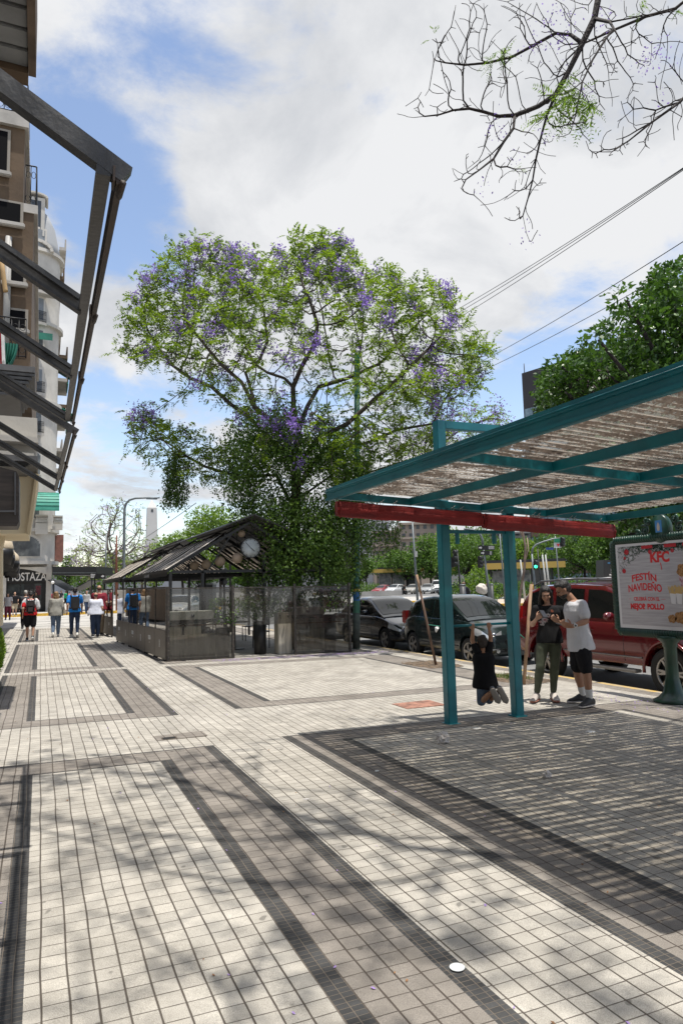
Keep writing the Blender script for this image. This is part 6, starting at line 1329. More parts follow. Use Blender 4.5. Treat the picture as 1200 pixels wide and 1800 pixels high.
# --- walkers and people farther away
def walk(H, step=.18, phase=1, arm=.12, armbend=.25, lean=0., stand=False, carry=None, sit=False):
    s = H/1.75; a = step*phase; J = dict(pelvis=(0, 0, .96), neck=(0, .02+lean, 1.46), head=(0, .05+lean*1.5, 1.615), shL=(-.185, .01+lean, 1.415), shR=(.185, .01+lean, 1.415),
        elL=(-.235, -.02+arm*phase, 1.13), elR=(.235, -.02-arm*phase, 1.13), wrL=(-.245, .06+arm*1.5*phase+armbend*.3, .90+armbend*.1), wrR=(.245, .06-arm*1.5*phase+armbend*.3, .90+armbend*.1),
        hipL=(-.09, 0, .93), hipR=(.09, 0, .93), knL=(-.095, .05-a*.45, .50), knR=(.095, .05+a*.55, .50), anL=(-.09, -a*1.2, .085+(.10 if a > 0 else 0)*min(1, abs(a)*4)), anR=(.09, a*1.0, .085+(.10 if a < 0 else 0)*min(1, abs(a)*4)))
    J['toeL'] = (-.10, -a*1.2+.15, .03+(.02 if a > 0 else 0)); J['toeR'] = (.10, a*1.0+.15, .03+(.02 if a < 0 else 0))
    if a > 0: J['soleL'] = Vector((0, .55, 1)) if abs(a) > .1 else Vector((0, 0, 1)); J['toeL'] = (-.10, -a*1.2+.13, .02)
    if a < 0: J['soleR'] = Vector((0, .55, 1)) if abs(a) > .1 else Vector((0, 0, 1)); J['toeR'] = (.10, a+.13, .02)
    if carry == 'phone': J['elR'] = (.23, .02, 1.15); J['wrR'] = (.14, .24, 1.20)
    if sit: 
        for k in J: x, y, z = J[k]; J[k] = (x, y, z-.48)
        J['knL'] = (-.12, .42, .50); J['knR'] = (.12, .42, .50); J['anL'] = (-.12, .45, .09); J['anR'] = (.12, .45, .09); J['toeL'] = (-.12, .60, .03); J['toeR'] = (.12, .60, .03)
    return {k: (Vector(v)*s if not k.startswith('sole') else v) for k, v in J.items()}, s
def walker(foot, H, rz, label, skin, hair, garm, group='people walking along the pavement', ww=1., vox=.016, pos=None, head_f=None, fem=False, **kw):
    p = Vector(pos) if pos is not None else gp(*foot); J, s = walk(H, **kw); hf = head_f or Vector((0, 1, -.05))
    return person((p.x, p.y, p.z), label, J, Vector((0, 1, 0)), hf, Vector((0, -hf.z*.6, 1)), s, skin, hair, garm, vox, rz, group, ww, fem=fem)[0], p, s
def backpack(p, rz, s, m, label, tilt=0.):
    t = empty('backpack', p, rz, label, 'backpack', 'backpacks worn by walkers'); z = 1.22*s
    mb = MB(); mb.bbox(-.15*s, .15*s, -.30*s, -.135*s, z-.26*s, z+.20*s, .05); mb.bbox(-.12*s, .12*s, -.345*s, -.285*s, z-.22*s, z+.0*s, .03); mb.v = [(x*(1-.12*abs(zz-z)/.26), y, zz) for x, y, zz in mb.v]; mb.build('bag', m, t)
    for sx in (-1, 1): mb = MB(); pts = [Vector((sx*.10, -.15, z+.17*s)), Vector((sx*.13, -.08, z+.265*s)), Vector((sx*.135, .03, z+.25*s)), Vector((sx*.14, .125, z+.12*s)), Vector((sx*.16, .08, z-.12*s)), Vector((sx*.15, -.14, z-.2*s))]; mb.tube([Vector((q.x*s, q.y*s, q.z)) for q in pts], .022*s, 8); mb.build('strap', m, t)
    mb = MB(); mb.tube([(-.04*s, -.20*s, z+.19*s), (-.03*s, -.2*s, z+.24*s), (.03*s, -.2*s, z+.24*s), (.04*s, -.2*s, z+.19*s)], .01*s, 6); mb.build('handle', m, t)
shoeW = mat('sneaker_white', (.60, .58, .52), .7); shoeK = mat('shoe_black', (.015, .015, .016), .5); jeans = cloth('blue_jeans', (.13, .18, .26), .2); navy = cloth('navy_denim', (.030, .045, .085), .15); blackc = cloth('black_cloth', (.012, .012, .014), .2)
_, p, s = walker((53, 1127), 1.66, 0, 'man in a red and white shirt and black shorts walking away with a dark backpack', skinL, (hairD, 'short'), dict(top=(cloth('red_white_shirt', (.50, .018, .022)), .7, .14, .03), flare=.02, bottom=(blackc, .85, .03), botname='shorts', legflare=.015, shoe=shoeK), phase=-1, step=.17, lean=.03, head_f=Vector((0, 1, -.5)), carry='phone')
yoke = MB(); 
t_ = [o for o in COL.objects if o.get('label', '').startswith('man in a red and white')][0]
mb = MB(); secs = [(Vector((0, .01, z))*s, Vector((1, 0, 0)), Vector((0, 1, 0)), rx*s, ry*s) for z, rx, ry in ((1.26, .20, .145), (1.34, .207, .143), (1.40, .19, .118), (1.44, .12, .08))]; loft(mb, secs, 20)
for sx in (-1, 1): limb(mb, [Vector((sx*.16, 0, 1.42))*s, Vector((sx*.20, 0, 1.36))*s, Vector((sx*.235, -.0, 1.17))*s], [.075*s, .084*s, .086*s])
fuse(mb, 'white_yoke', cloth('white_yoke', (.60, .60, .60), .04), t_, .014, 2)
backpack(p, 0, s, mat('pack_brown', (.035, .027, .026), .6), 'dark brown backpack on the man in red and white')
walker((44, 1108), 1.72, 0, 'white-haired man in a charcoal t-shirt walking ahead of the man in red', skinL, (hairG, 'crop'), dict(top=(cloth('charcoal_tee', (.05, .052, .06)), .7, .14, .035), bottom=(blackc, 1.9, .02), shoe=shoeK), step=.1, ww=1.12)
_, p, s = walker((98, 1120), 1.64, 0, 'woman in a light grey blazer and jeans walking away with a cream handbag', skinL, (hairB, 'long'), dict(top=(cloth('grey_blazer', (.30, .29, .255), .06), 1.9, .30, .055), topname='blazer', flare=.004, bottom=(jeans, 1.95, .022), shoe=shoeW), phase=1, step=.16, arm=.05, fem=True)
t = empty('handbag', p, 0, 'cream shoulder bag at the side of the woman in the grey blazer', 'handbag'); mb = MB(); mb.bbox(.25, .33, -.12, .14, .80, 1.0, .03); mb.build('bag', mat('bag_cream', (.52, .45, .36), .6), t); mb = MB(); mb.tube([(.29, -.10, .98), (.25, -.05, 1.25), (.16, 0, 1.42), (.25, .08, 1.25), (.29, .12, .98)], .008, 6); mb.build('strap', mat('bag_cream', (.52, .45, .36), .6), t)
_, p, s = walker((131, 1121), 1.78, 0, 'man in a bright blue t-shirt and navy jeans walking away with a black backpack', skinL, (hairD, 'short'), dict(top=(cloth('blue_tee', (.025, .21, .60)), .66, .16, .02), bottom=(navy, 1.93, .012), shoe=shoeW), phase=-1, step=.12, arm=.08)
backpack(p, 0, s, mat('pack_black', (.018, .018, .02), .55), 'black backpack on the man in the bright blue shirt')
walker((174, 1118), 1.86, 0, 'tall bald man in a maroon t-shirt walking ahead of the man in white', skinL, (hairK, 'fringe'), dict(top=(cloth('maroon_tee', (.19, .022, .035)), .72, .16, .05), bottom=(cloth('khaki', (.30, .24, .17)), 1.9, .02), shoe=shoeK), step=.1, ww=1.25)
walker((168, 1121), 1.60, 0, 'stocky man in a white polo shirt and dark trousers walking away', skinL, (hairK, 'fringe'), dict(top=(cloth('white_polo', (.58, .60, .68), .05), .72, .16, .05), bottom=(navy, 1.93, .028), shoe=shoeK), phase=1, step=.08, ww=1.28)
G2 = 'people near the corner shop'
walker((14, 1090), 1.62, PI-.1, 'woman in a white t-shirt walking towards us beside the hedge', skinL, (hairD, 'long'), dict(top=(cloth('white_tee2', (.52, .50, .50)), .66, .16, .03), bottom=(cloth('wine_skirt', (.16, .03, .05)), 1.8, .03), shoe=shoeK), G2, vox=.022, fem=True)
walker((26, 1082), 1.68, PI, 'man in a black t-shirt and beige shorts walking towards us', skinL, (hairK, 'crop'), dict(top=(blackc, .66, .16, .04), bottom=(cloth('beige_shorts', (.42, .35, .25)), .95, .03), botname='shorts', shoe=shoeK), G2, vox=.022, ww=1.15)
walker((64, 1076), 1.66, PI-.4, 'person in a dark patterned top standing in front of the shop window', skinM, (hairD, 'long'), dict(top=(cloth('dark_top', (.04, .035, .03)), 1.2, .16, .03), bottom=(blackc, 1.9, .02), shoe=shoeK), G2, vox=.03)
walker((152, 1079), 1.72, PI+.3, 'grey-shirted pedestrian beyond the crossing between the blue and maroon shirts', skinL, (hairD, 'crop'), dict(top=(cloth('grey_shirt', (.34, .34, .34)), 1.6, .16, .03), bottom=(navy, 1.9, .02), shoe=shoeK), G2, vox=.03)
cols = [((.55, .10, .12), 'red'), ((.60, .58, .56), 'white'), ((.02, .30, .12), 'green'), ((.03, .03, .04), 'black'), ((.55, .30, .32), 'pink'), ((.15, .35, .55), 'pale blue'), ((.40, .05, .08), 'crimson')]
for k, (px, H) in enumerate(((94, 1.7), (101, 1.65), (115, 1.7), (107, 1.8), (122, 1.6), (86, 1.7), (97, 1.68))):
    D = 72+k*3.5; c = CC+RH*((px-600)/F_PX*D)+FH*D; col, cn = cols[k]
    walker(None, H, random.uniform(-1, 1)+(PI if k % 2 else 0), 'distant pedestrian in a %s top beyond the crossing under the dark awning' % cn, skinM, (hairD, 'crop'), dict(top=(cloth('far_top_'+cn.replace(' ', '_'), col), .8, .16, .03), bottom=(navy if k % 2 else blackc, 1.9, .02)), 'distant crowd under the awning', vox=.05, pos=(c.x, c.y, .02), stand=True, step=.1)
# seated person cut by the left edge: only the red sleeve shows
p = on(0, -.62, 3, 1180); 
c = CC+RH*((-34-600)/F_PX*11.0)+FH*11.0
walker(None, 1.65, -.15, 'person in a red jumper sitting at the left edge of the photo', skinL, (hairD, 'crop'), dict(top=(cloth('red_jumper', (.55, .015, .04)), 1.85, .12, .03), bottom=(jeans, 1.9, .02), shoe=shoeK), 'people near the corner shop', pos=(c.x, c.y, 0.0), sit=True, step=0)
mb = MB(); c2 = Vector((c.x, c.y, 0)); mb.bbox(c.x-.2, c.x+.2, c.y-.2, c.y+.2, .40, .44, .01)
for sx in (-1, 1):
    for sy in (-1, 1): mb.tube([(c.x+sx*.17, c.y+sy*.17, .01), (c.x+sx*.17, c.y+sy*.17, .42)], .02, 6)
tag(mb.build('stool', wooddk), 'low dark stool under the person in the red jumper', 'stool')
# across the avenue
def rd(px, D): c = CC+RH*((px-600)/F_PX*D)+FH*D; return Vector((c.x, c.y, -.262+min(1, max(0, (c.x-8.62)/51.4))*.30))
c = rd(811, 42); walker(None, 1.78, -YAW+1.1, 'man in a cap and dark blue jacket walking left between the teal posts', skinM, (mat('cap_brown', (.22, .13, .10), .8), 'cap'), dict(top=(cloth('dark_blue_jacket', (.03, .03, .09)), 1.85, .16, .03), bottom=(blackc, 1.9, .02), shoe=shoeK), 'people across the avenue', vox=.022, pos=c, step=.1)
backpack(c, -YAW+1.1, 1.0, mat('pack_black', (.018, .018, .02), .55), 'black backpack on the man in the cap')
c = rd(851, 40); walker(None, 1.66, -YAW-.2, 'person in black with a pink cap carrying a large white sack between the teal posts', skinM, (mat('cap_pink', (.62, .18, .22), .7), 'cap'), dict(top=(blackc, 1.85, .16, .03), bottom=(blackc, 1.9, .02), shoe=shoeK), 'people across the avenue', vox=.022, pos=c, stand=True, step=.05)
bm = bmesh.new(); bmesh.ops.create_icosphere(bm, subdivisions=4, radius=1)
for v in bm.verts: d = noise.noise(v.co*1.6)*.22; v.co *= 1+d; v.co = Vector((v.co.x*.36-.06*v.co.z, v.co.y*.26, v.co.z*.30))
me = bpy.data.meshes.new('sack'); bm.to_mesh(me); bm.free(); me.materials.append(mat('sack_white', (.58, .53, .47), .85, bump=.5, bscale=8)); [setattr(q, 'use_smooth', True) for q in me.polygons]
o = link_mesh('sack', me); o.location = at(846.5, 1035, 39.5); tag(o, 'large whitish sack on the back of the person in the pink cap', 'sack')
c = rd(286, 40); walker(None, 1.65, PI-.3, 'woman in a pale top and blue skirt seen beyond the cafe corner', skinM, (hairB, 'long'), dict(top=(cloth('pale_top', (.50, .30, .22)), .4, .14, .02), bottom=(cloth('blue_skirt', (.05, .07, .20)), 1.2, .03), shoe=shoeK), 'people across the avenue', vox=.025, pos=c, fem=True)
def motorbike(c, rz, lab, m):
    t = empty('motorcycle', c, rz, lab, 'motorcycle', 'motorcycles on the avenue')
    for y in (-.65, .65): mb = MB(); mb.lathe([(.20, -.05), (.30, -.05), (.31, 0), (.30, .05), (.20, .05)], (0, y, .31), 20, axis=(1, 0, 0)); mb.build('wheel', rubber, t)
    mb = MB(); mb.bbox(-.14, .14, -.2, .35, .62, .90, .05); mb.bbox(-.12, .12, -.75, -.2, .66, .78, .04); mb.bbox(-.16, .16, .45, .62, .7, 1.05, .05); mb.build('body', m, t)
    mb = MB(); mb.tube([(-.3, .45, 1.05), (0, .5, 1.08), (.3, .45, 1.05)], .015, 6); mb.tube([(0, .5, 1.05), (0, .66, .31)], .03, 6); mb.bbox(-.13, .13, -.15, .25, .25, .6, .03); mb.build('engine', blk, t)
for px, D, cn, col in ((706, 98, 'black', (.02, .02, .02)), (930, 62, 'yellow', (.55, .38, .03))):
    c = rd(px, D); motorbike(c, 2.2, 'motorcycle ridden by the rider in %s' % cn, mat('bike_'+cn, col if cn == 'black' else (.25, .05, .03), .3))
    walker(None, 1.75, 2.2, 'motorcycle rider in a %s top waiting on the avenue' % cn, skinM, (blk, 'cap'), dict(top=(cloth('rider_'+cn, col), 1.85, .16, .03), bottom=(blackc, 1.9, .02)), 'people across the avenue', vox=.05, pos=c-Vector((0, 0, -.28)), sit=True, step=0)
# ================================================================ trees
def inpoly(x, y, P):
    c = False; j = len(P)-1
    for i in range(len(P)):
        if (P[i][1] > y) != (P[j][1] > y) and x < (P[j][0]-P[i][0])*(y-P[i][1])/(P[j][1]-P[i][1])+P[i][0]: c = not c
        j = i
    return c
def colonize(seeds, attr, step=.3, kill=.45, infl=2.5, iters=120, tropism=(0, 0, .0), jitter=.15, rng=RNG):
    """space colonisation: seeds = list of polylines already grown; returns nodes, parents"""
    nodes = []; par = []
    for pl, p0 in seeds:
        prev = p0
        for q in pl: nodes.append(np.array(q, float)); par.append(prev); prev = len(nodes)-1
    A = np.array(attr, float); alive = np.ones(len(A), bool); nd = np.full(len(A), 1e9); ni = np.zeros(len(A), int)
    def upd(s0):
        new = np.array(nodes[s0:]); idx = np.where(alive)[0]
        if len(idx) == 0 or len(new) == 0: return
        for c in range(0, len(new), 256):
            d = np.linalg.norm(A[idx][:, None, :]-new[None, c:c+256, :], axis=2); k = d.argmin(1); m = d[np.arange(len(idx)), k]; b = m < nd[idx]
            nd[idx[b]] = m[b]; ni[idx[b]] = s0+c+k[b]
    upd(0); alive &= nd > kill
    for it in range(iters):
        idx = np.where(alive & (nd < infl))[0]
        if len(idx) == 0: break
        s0 = len(nodes); dirs = {}
        for i in idx:
            v = A[i]-nodes[ni[i]]; n = np.linalg.norm(v); dirs.setdefault(ni[i], []).append(v/max(n, 1e-6))
        for k, vs in dirs.items():
            d = np.sum(vs, 0)+np.array(tropism)+rng.normal(0, jitter, 3); n = np.linalg.norm(d)
            if n < 1e-3: continue
            nodes.append(nodes[k]+d/n*step); par.append(k)
        upd(s0); alive &= nd > kill
    return np.array(nodes), np.array(par)
def branch_mesh(name, nodes, par, r_tip, r_root, m, parent=None, pw=2.3, n_root=None, maxr=None, seglim=None, org=None):
    N = len(nodes); w = np.zeros(N); kids = [[] for _ in range(N)]
    for i in range(N):
        if par[i] >= 0: kids[par[i]].append(i)
    for i in range(N-1, -1, -1):
        w[i] = 1 if not kids[i] else sum(w[k] for k in kids[i])
    r = r_tip*w**(1/pw); 
    if maxr: r = np.minimum(r, maxr)
    mb = MB(); org = np.zeros(3) if org is None else np.array(org)
    done = set()
    for i in range(N):
        for k in kids[i]:
            main = max(kids[i], key=lambda q: w[q]) if par[i] >= 0 or i == 0 else None
            if k == main and par[i] >= 0: continue     # continued by an earlier chain
            ch = [i, k]; c = k
            while kids[c]: c = max(kids[c], key=lambda q: w[q]); ch.append(c)
            rr = [min(r[ch[0]], r[ch[1]]*1.25)]+[r[q] for q in ch[1:]]
            nn = 9 if rr[0] > .05 else (6 if rr[0] > .02 else 4)
            pts = [nodes[q]-org for q in ch]
            mb.tube(pts, rr, nn, caps=True)
    tips = [i for i in range(N) if not kids[i]]
    return mb.build(name, m, parent), w, kids, tips
def leafquads(P, D, size, aspect=.35, droop=0., rng=RNG, fold=.0):
    """P (n,3) centres, D (n,3) directions -> arrays of quad verts"""
    n = len(P); D = D/np.linalg.norm(D, axis=1)[:, None]; up = rng.normal(0, 1, (n, 3))*.6+np.array([0, 0, 1.]); S = np.cross(D, up); S /= np.linalg.norm(S, axis=1)[:, None]+1e-9
    L = size[:, None] if hasattr(size, '__len__') else size
    a = P; b = P+D*L*.45+S*L*aspect*.5; c = P+D*L; d = P+D*L*.45-S*L*aspect*.5
    return np.stack([a, b, c, d], 1)
def quadmesh(name, Q, m, parent=None, org=None):
    if org is not None: Q = Q-np.array(org)
    n = len(Q); me = bpy.data.meshes.new(name); me.vertices.add(n*4); me.vertices.foreach_set('co', Q.reshape(-1).astype(np.float32)); me.loops.add(n*4); me.loops.foreach_set('vertex_index', np.arange(n*4, dtype=np.int32))
    me.polygons.add(n); me.polygons.foreach_set('loop_start', np.arange(0, n*4, 4, dtype=np.int32)); me.polygons.foreach_set('loop_total', np.full(n, 4, dtype=np.int32)); me.materials.append(m); me.update(); me.validate(); return link_mesh(name, me, parent)
def fronds(P, D, L, nl=9, leaf=.05, asp=.4, rng=RNG, droop=.25):
    """feathery compound leaves: pairs of leaflets along a drooping midrib"""
    out = []; n = len(P); D = D/np.linalg.norm(D, axis=1)[:, None]; S = np.cross(D, np.array([0, 0, 1.])+rng.normal(0, .35, (n, 3))); S /= np.linalg.norm(S, axis=1)[:, None]+1e-9
    for k in range(nl):
        t = (k+.6)/nl; c = P+D*(L*t)[:, None]; c[:, 2] -= droop*(L*t*t); ll = L*leaf*(1.15-abs(t-.42)*1.1)
        for sg in (-1, 1):
            dd = S*sg+D*.45+rng.normal(0, .12, (n, 3)); dd[:, 2] -= .18
            out.append(leafquads(c, dd, ll, asp, rng=rng))
    return np.concatenate(out)
def rdir(n, rng=RNG): v = rng.normal(0, 1, (n, 3)); return v/np.linalg.norm(v, axis=1)[:, None]
bark = mat('jacaranda_bark', (.045, .036, .030), .9, col2=(.10, .08, .065), vscale=5, stretch=(3, 3, .8), bump=1., bscale=14)
barkd = mat('dark_bark', (.028, .021, .020), .85, var=.4, vscale=9, bump=.8, bscale=30)
jleaf = leafmat('jacaranda_leaf', (.032, .070, .009), (.235, .335, .030), .42)
jflow = leafmat('jacaranda_blossom', (.15, .085, .36), (.36, .25, .66), .35)
vleaf = leafmat('vine_leaf', (.028, .070, .014), (.135, .22, .045), .38)
# ---------------- the big jacaranda
pxpy0 = lambda p: proj(p)[:2]
TB = Vector((6.15, 18.4, -.09)); DT = (TB-CC).dot(FH)
def tp(px, py, dd=0.): return at(px, py, DT+dd)
CROWN = [(203, 632), (222, 560), (240, 492), (275, 462), (300, 438), (345, 412), (400, 425), (445, 442), (470, 468), (495, 420), (560, 402), (600, 410), (632, 462), (690, 470), (735, 500), (800, 505), (826, 560), (872, 622), (852, 668), (795, 715), (735, 735), (690, 790), (600, 800), (520, 760), (430, 740), (350, 700), (300, 640), (235, 640)]
LOW = [(218, 715), (262, 722), (330, 760), (420, 790), (440, 850), (380, 850), (300, 830), (240, 800)]
LOW2 = [(640, 720), (720, 760), (800, 735), (790, 770), (700, 830), (600, 850), (520, 830), (430, 800), (480, 740), (560, 720)]
rng = np.random.default_rng(3)
attr = []
def outline_dist(x, y, P): return min(math.hypot(x-a, y-b) for a, b in P)
while len(attr) < 2300:
    x, y = rng.uniform(200, 880), rng.uniform(398, 805)
    if not inpoly(x, y, CROWN): continue
    cxn, cyn = (x-540)/340, (y-700)/300; rad = math.hypot(cxn, cyn)
    if rng.random() > .25+.75*min(1, rad)**1.5: continue
    th = 3.6*math.sqrt(max(.05, 1-min(1, rad)**2)); dd = rng.uniform(-th, th*.9); attr.append(tuple(tp(x, y, dd)))
for P, n, th in ((LOW, 190, 1.2), (LOW2, 260, 2.0)):
    k = 0
    while k < n:
        x, y = rng.uniform(210, 810), rng.uniform(700, 880)
        if inpoly(x, y, P): attr.append(tuple(tp(x, y, rng.uniform(-th, th)))); k += 1
def chain(pts, n=5):
    out = []
    for a, b in zip(pts[:-1], pts[1:]):
        L = max(1, int((b-a).length/.3)); out += [a.lerp(b, i/L) for i in range(L)]
    return out+[pts[-1]]
seeds = []; cnt = 0; idx = {}
def addseed(key, pts, parent=None, frac=None):
    global cnt
    ch = [np.array(c) for c in chain(pts)]; p0 = -1
    if parent is not None: s0, n0 = idx[parent]; p0 = s0+int((n0-1)*frac)
    idx[key] = (cnt, len(ch)); seeds.append((ch, p0)); cnt += len(ch)
T = lambda *a: [tp(*q) for q in a]
addseed('trunk', [TB]+T((520, 1040), (518, 960), (520, 880), (522, 800), (521, 745)))
addseed('lead', T((516, 716), (515, 680), (517, 640)), 'trunk', 1.0)
addseed('l1', T((480, 742, -.3), (447, 715, -.5), (425, 672, -.7), (388, 640, -.9), (355, 600, -1.1)), 'trunk', .86)
addseed('l2', T((447, 705, -.5), (432, 655, -.3), (455, 635, -.2), (470, 600)), 'l1', .33)
addseed('l3', T((440, 735, .3), (405, 710, .5), (372, 680, .8), (335, 665, 1.0), (300, 640, 1.2)), 'trunk', .82)
addseed('c1', T((500, 665, .6), (470, 655, .9), (448, 640, 1.2)), 'lead', .6)
addseed('c2', T((530, 645, -.6), (552, 605, -.9), (558, 570, -1.2), (545, 530, -1.4)), 'lead', .7)
addseed('c3', T((540, 715, .3), (560, 680, .9), (610, 665, 1.4), (665, 640, 1.7)), 'trunk', .96)
addseed('r1', T((560, 770, -.4), (610, 745, -.7), (660, 700, -.9), (700, 665, -1.2), (740, 625, -1.3)), 'trunk', .80)
addseed('r2', T((570, 790, .4), (640, 780, .7), (700, 755, .9), (760, 745, 1.1)), 'trunk', .74)
addseed('r3', T((590, 830, .2), (650, 830, .2), (705, 812, .2), (760, 800, .2)), 'trunk', .66)
addseed('b1', T((485, 835, .1), (420, 838, .0), (360, 820, -.1), (325, 800, -.2)), 'trunk', .62)
nodes, par = colonize(seeds, attr, step=.24, kill=.34, infl=1.8, iters=90, jitter=.28, rng=rng)
jt = empty('jacaranda_tree', TB, 0, 'big jacaranda in purple blossom growing through the cafe canopy', 'tree'); 
o, w, kids, tips = branch_mesh('trunk', nodes, par, .0085, .22, bark, jt, pw=2.25, maxr=.26, org=TB)
twn = [i for i in range(len(nodes)) if w[i] <= 5 and i > cnt]
P = nodes[np.array(twn)]; print('jac nodes', len(nodes), 'twigs', len(twn), 'tips', len(tips))
# directions of twigs
Dd = np.array([nodes[i]-nodes[par[i]] for i in twn]); Dd /= np.linalg.norm(Dd, axis=1)[:, None]+1e-9
cden = np.array([noise.noise(Vector(p*.55)) for p in P]); keep = rng.random(len(P)) < np.clip(.80+cden*1.6, .10, 1)
rin = np.array([math.hypot((pxpy0(p)[0]-545)/335, (pxpy0(p)[1]-720)/310) for p in P]); keep &= rng.random(len(P)) < np.clip((rin-.06)*2.0, .26, 1)
tipset = set(tips); keep |= np.array([i in tipset for i in twn]) & (rng.random(len(P)) < np.clip(rin*1.3, .35, .95))
P, Dd = P[keep], Dd[keep]
rep = 4; P3 = np.repeat(P, rep, 0)+rng.normal(0, .13, (len(P)*rep, 3)); D3 = np.repeat(Dd, rep, 0)*.5+rdir(len(P3), rng)*.9+np.array([0, 0, .25])
Q = fronds(P3, D3, rng.uniform(.26, .48, len(P3)), 9, .27, .42, rng)
quadmesh('crown', Q, jleaf, jt, TB); print('jac leaves', len(Q))
# blossom panicles on outer tips
tipP = nodes[np.array(tips)]; 
def pxpy(p): a = proj(p); return a[0], a[1]
fl = []
zones = [(400, 470, 75, 1.), (330, 490, 60, .7), (455, 440, 40, .9), (580, 485, 60, .8), (545, 470, 50, .6), (610, 440, 45, .7), (260, 490, 25, .9), (300, 560, 60, .45), (380, 570, 40, .5), (790, 520, 40, .8), (240, 730, 50, 1.), (520, 755, 60, 1.), (490, 800, 50, .9), (540, 620, 60, .25), (760, 630, 60, .4), (690, 560, 60, .25), (480, 560, 50, .4), (270, 600, 60, .35), (820, 735, 70, .95), (620, 530, 70, .3)]
for p in tipP:
    x, y = pxpy(p); pr = .05
    for zx, zy, zr_, wgt in zones: pr = max(pr, wgt*math.exp(-((x-zx)**2+(y-zy)**2)/(zr_*.75)**2))
    if rng.random() < min(1, pr*1.35):
        n = 90; base = p+np.array([0, 0, .10])+rng.normal(0, .06, 3); q = base+rng.normal(0, 1, (n, 3))*np.array([.10, .10, .14]); fl.append(leafquads(q, rdir(n, rng)+np.array([0, 0, -.3]), rng.uniform(.045, .085, n), .75, rng=rng))
quadmesh('blossom', np.concatenate(fl), jflow, jt, TB); print('flowers', sum(len(f) for f in fl))
# small spur of blossom on the right, a second tree's top behind the shelter roof
def puff(poly, D, th, n_attr, seedpts, name, label, leafm, flowm, fprob, leafL=.4, rr=.006, vis_leaf=3, cat='tree', step=.3, rngs=11, bk=None, grp=None, kill=.4):
    rg = np.random.default_rng(rngs); at_ = []; xs = [p[0] for p in poly]; ys = [p[1] for p in poly]
    while len(at_) < n_attr:
        x, y = rg.uniform(min(xs), max(xs)), rg.uniform(min(ys), max(ys))
        if inpoly(x, y, poly): at_.append(tuple(at(x, y, D+rg.uniform(-th, th))))
    sd = [(list(np.array(c) for c in chain([at(x, y, D) for x, y in seedpts])), -1)]
    nd_, pr_ = colonize(sd, at_, step=step, kill=kill, infl=max(2.5, step*7), iters=80, jitter=.2, rng=rg)
    b = Vector(nd_[0]); t = empty(name, b, 0, label, cat, grp); o, w, kids, tips = branch_mesh('trunk', nd_, pr_, rr, .2, bk or bark, t, org=b)
    tw = np.array([i for i in range(len(nd_)) if w[i] <= 4 and i > len(sd[0][0])]); P = nd_[tw]; 
    if leafm and len(P): P3 = np.repeat(P, vis_leaf, 0)+rg.normal(0, leafL*.3, (len(P)*vis_leaf, 3)); quadmesh('crown', fronds(P3, rdir(len(P3), rg)+np.array([0, 0, .3]), rg.uniform(leafL*.6, leafL, len(P3)), 6, .28, .5, rg), leafm, t, b)
    if flowm:
        tp_ = nd_[np.array(tips)]; tp_ = tp_[rg.random(len(tp_)) < fprob]
        if len(tp_): n = 22; q = np.repeat(tp_, n, 0)+rg.normal(0, leafL*.42, (len(tp_)*n, 3)); quadmesh('blossom', leafquads(q, rdir(len(q), rg), rg.uniform(leafL*.13, leafL*.24, len(q)), .75, rng=rg), flowm, t, b)
    return t, nd_, pr_, w, tips
puff([(700, 800), (730, 745), (800, 715), (850, 702), (905, 728), (870, 760), (800, 790), (740, 815)], 24, 2.0, 220, [(790, 1045), (775, 950), (760, 860), (770, 815)], 'jacaranda_tree', 'lower jacaranda top in full purple bloom above the teal shelter roof edge', jleaf, jflow, .85, .42, .010)
# ---------------- vines smothering the trunk and canopy
vt = empty('climbing_vine', (5.6, 17.2, -.08), 0, 'dense dark green vine hanging over the cafe canopy and down the tree trunk', 'vine'); VO = Vector((5.6, 17.2, -.08))
rg = np.random.default_rng(5); cl = []
VIN = [(400, 770), (450, 735), (520, 725), (600, 750), (650, 800), (655, 870), (640, 930), (610, 990), (600, 1030), (560, 1050), (500, 1045), (480, 1010), (490, 960), (470, 930), (450, 905), (400, 890), (385, 840)]
Pv = []
while len(Pv) < 820:
    x, y = rg.uniform(380, 660), rg.uniform(720, 1055)
    if not inpoly(x, y, VIN): continue
    e = noise.noise(Vector((x*.022, y*.018, 4)))
    if e < -.18: continue
    Pv.append(np.array(at(x, y, rg.choice([18.1, 18.7, 19.4, 20.2])+rg.uniform(-.4, .4)-(0.4 if y > 900 else 0))))
Pv = np.array(Pv); n = 62; q = np.repeat(Pv, n, 0)+rg.normal(0, 1, (len(Pv)*n, 3))*np.array([.20, .20, .27]); D = rdir(len(q), rg); D[:, 2] -= .75
quads = [leafquads(q, D, rg.uniform(.05, .10, len(q)), .62, rng=rg)]
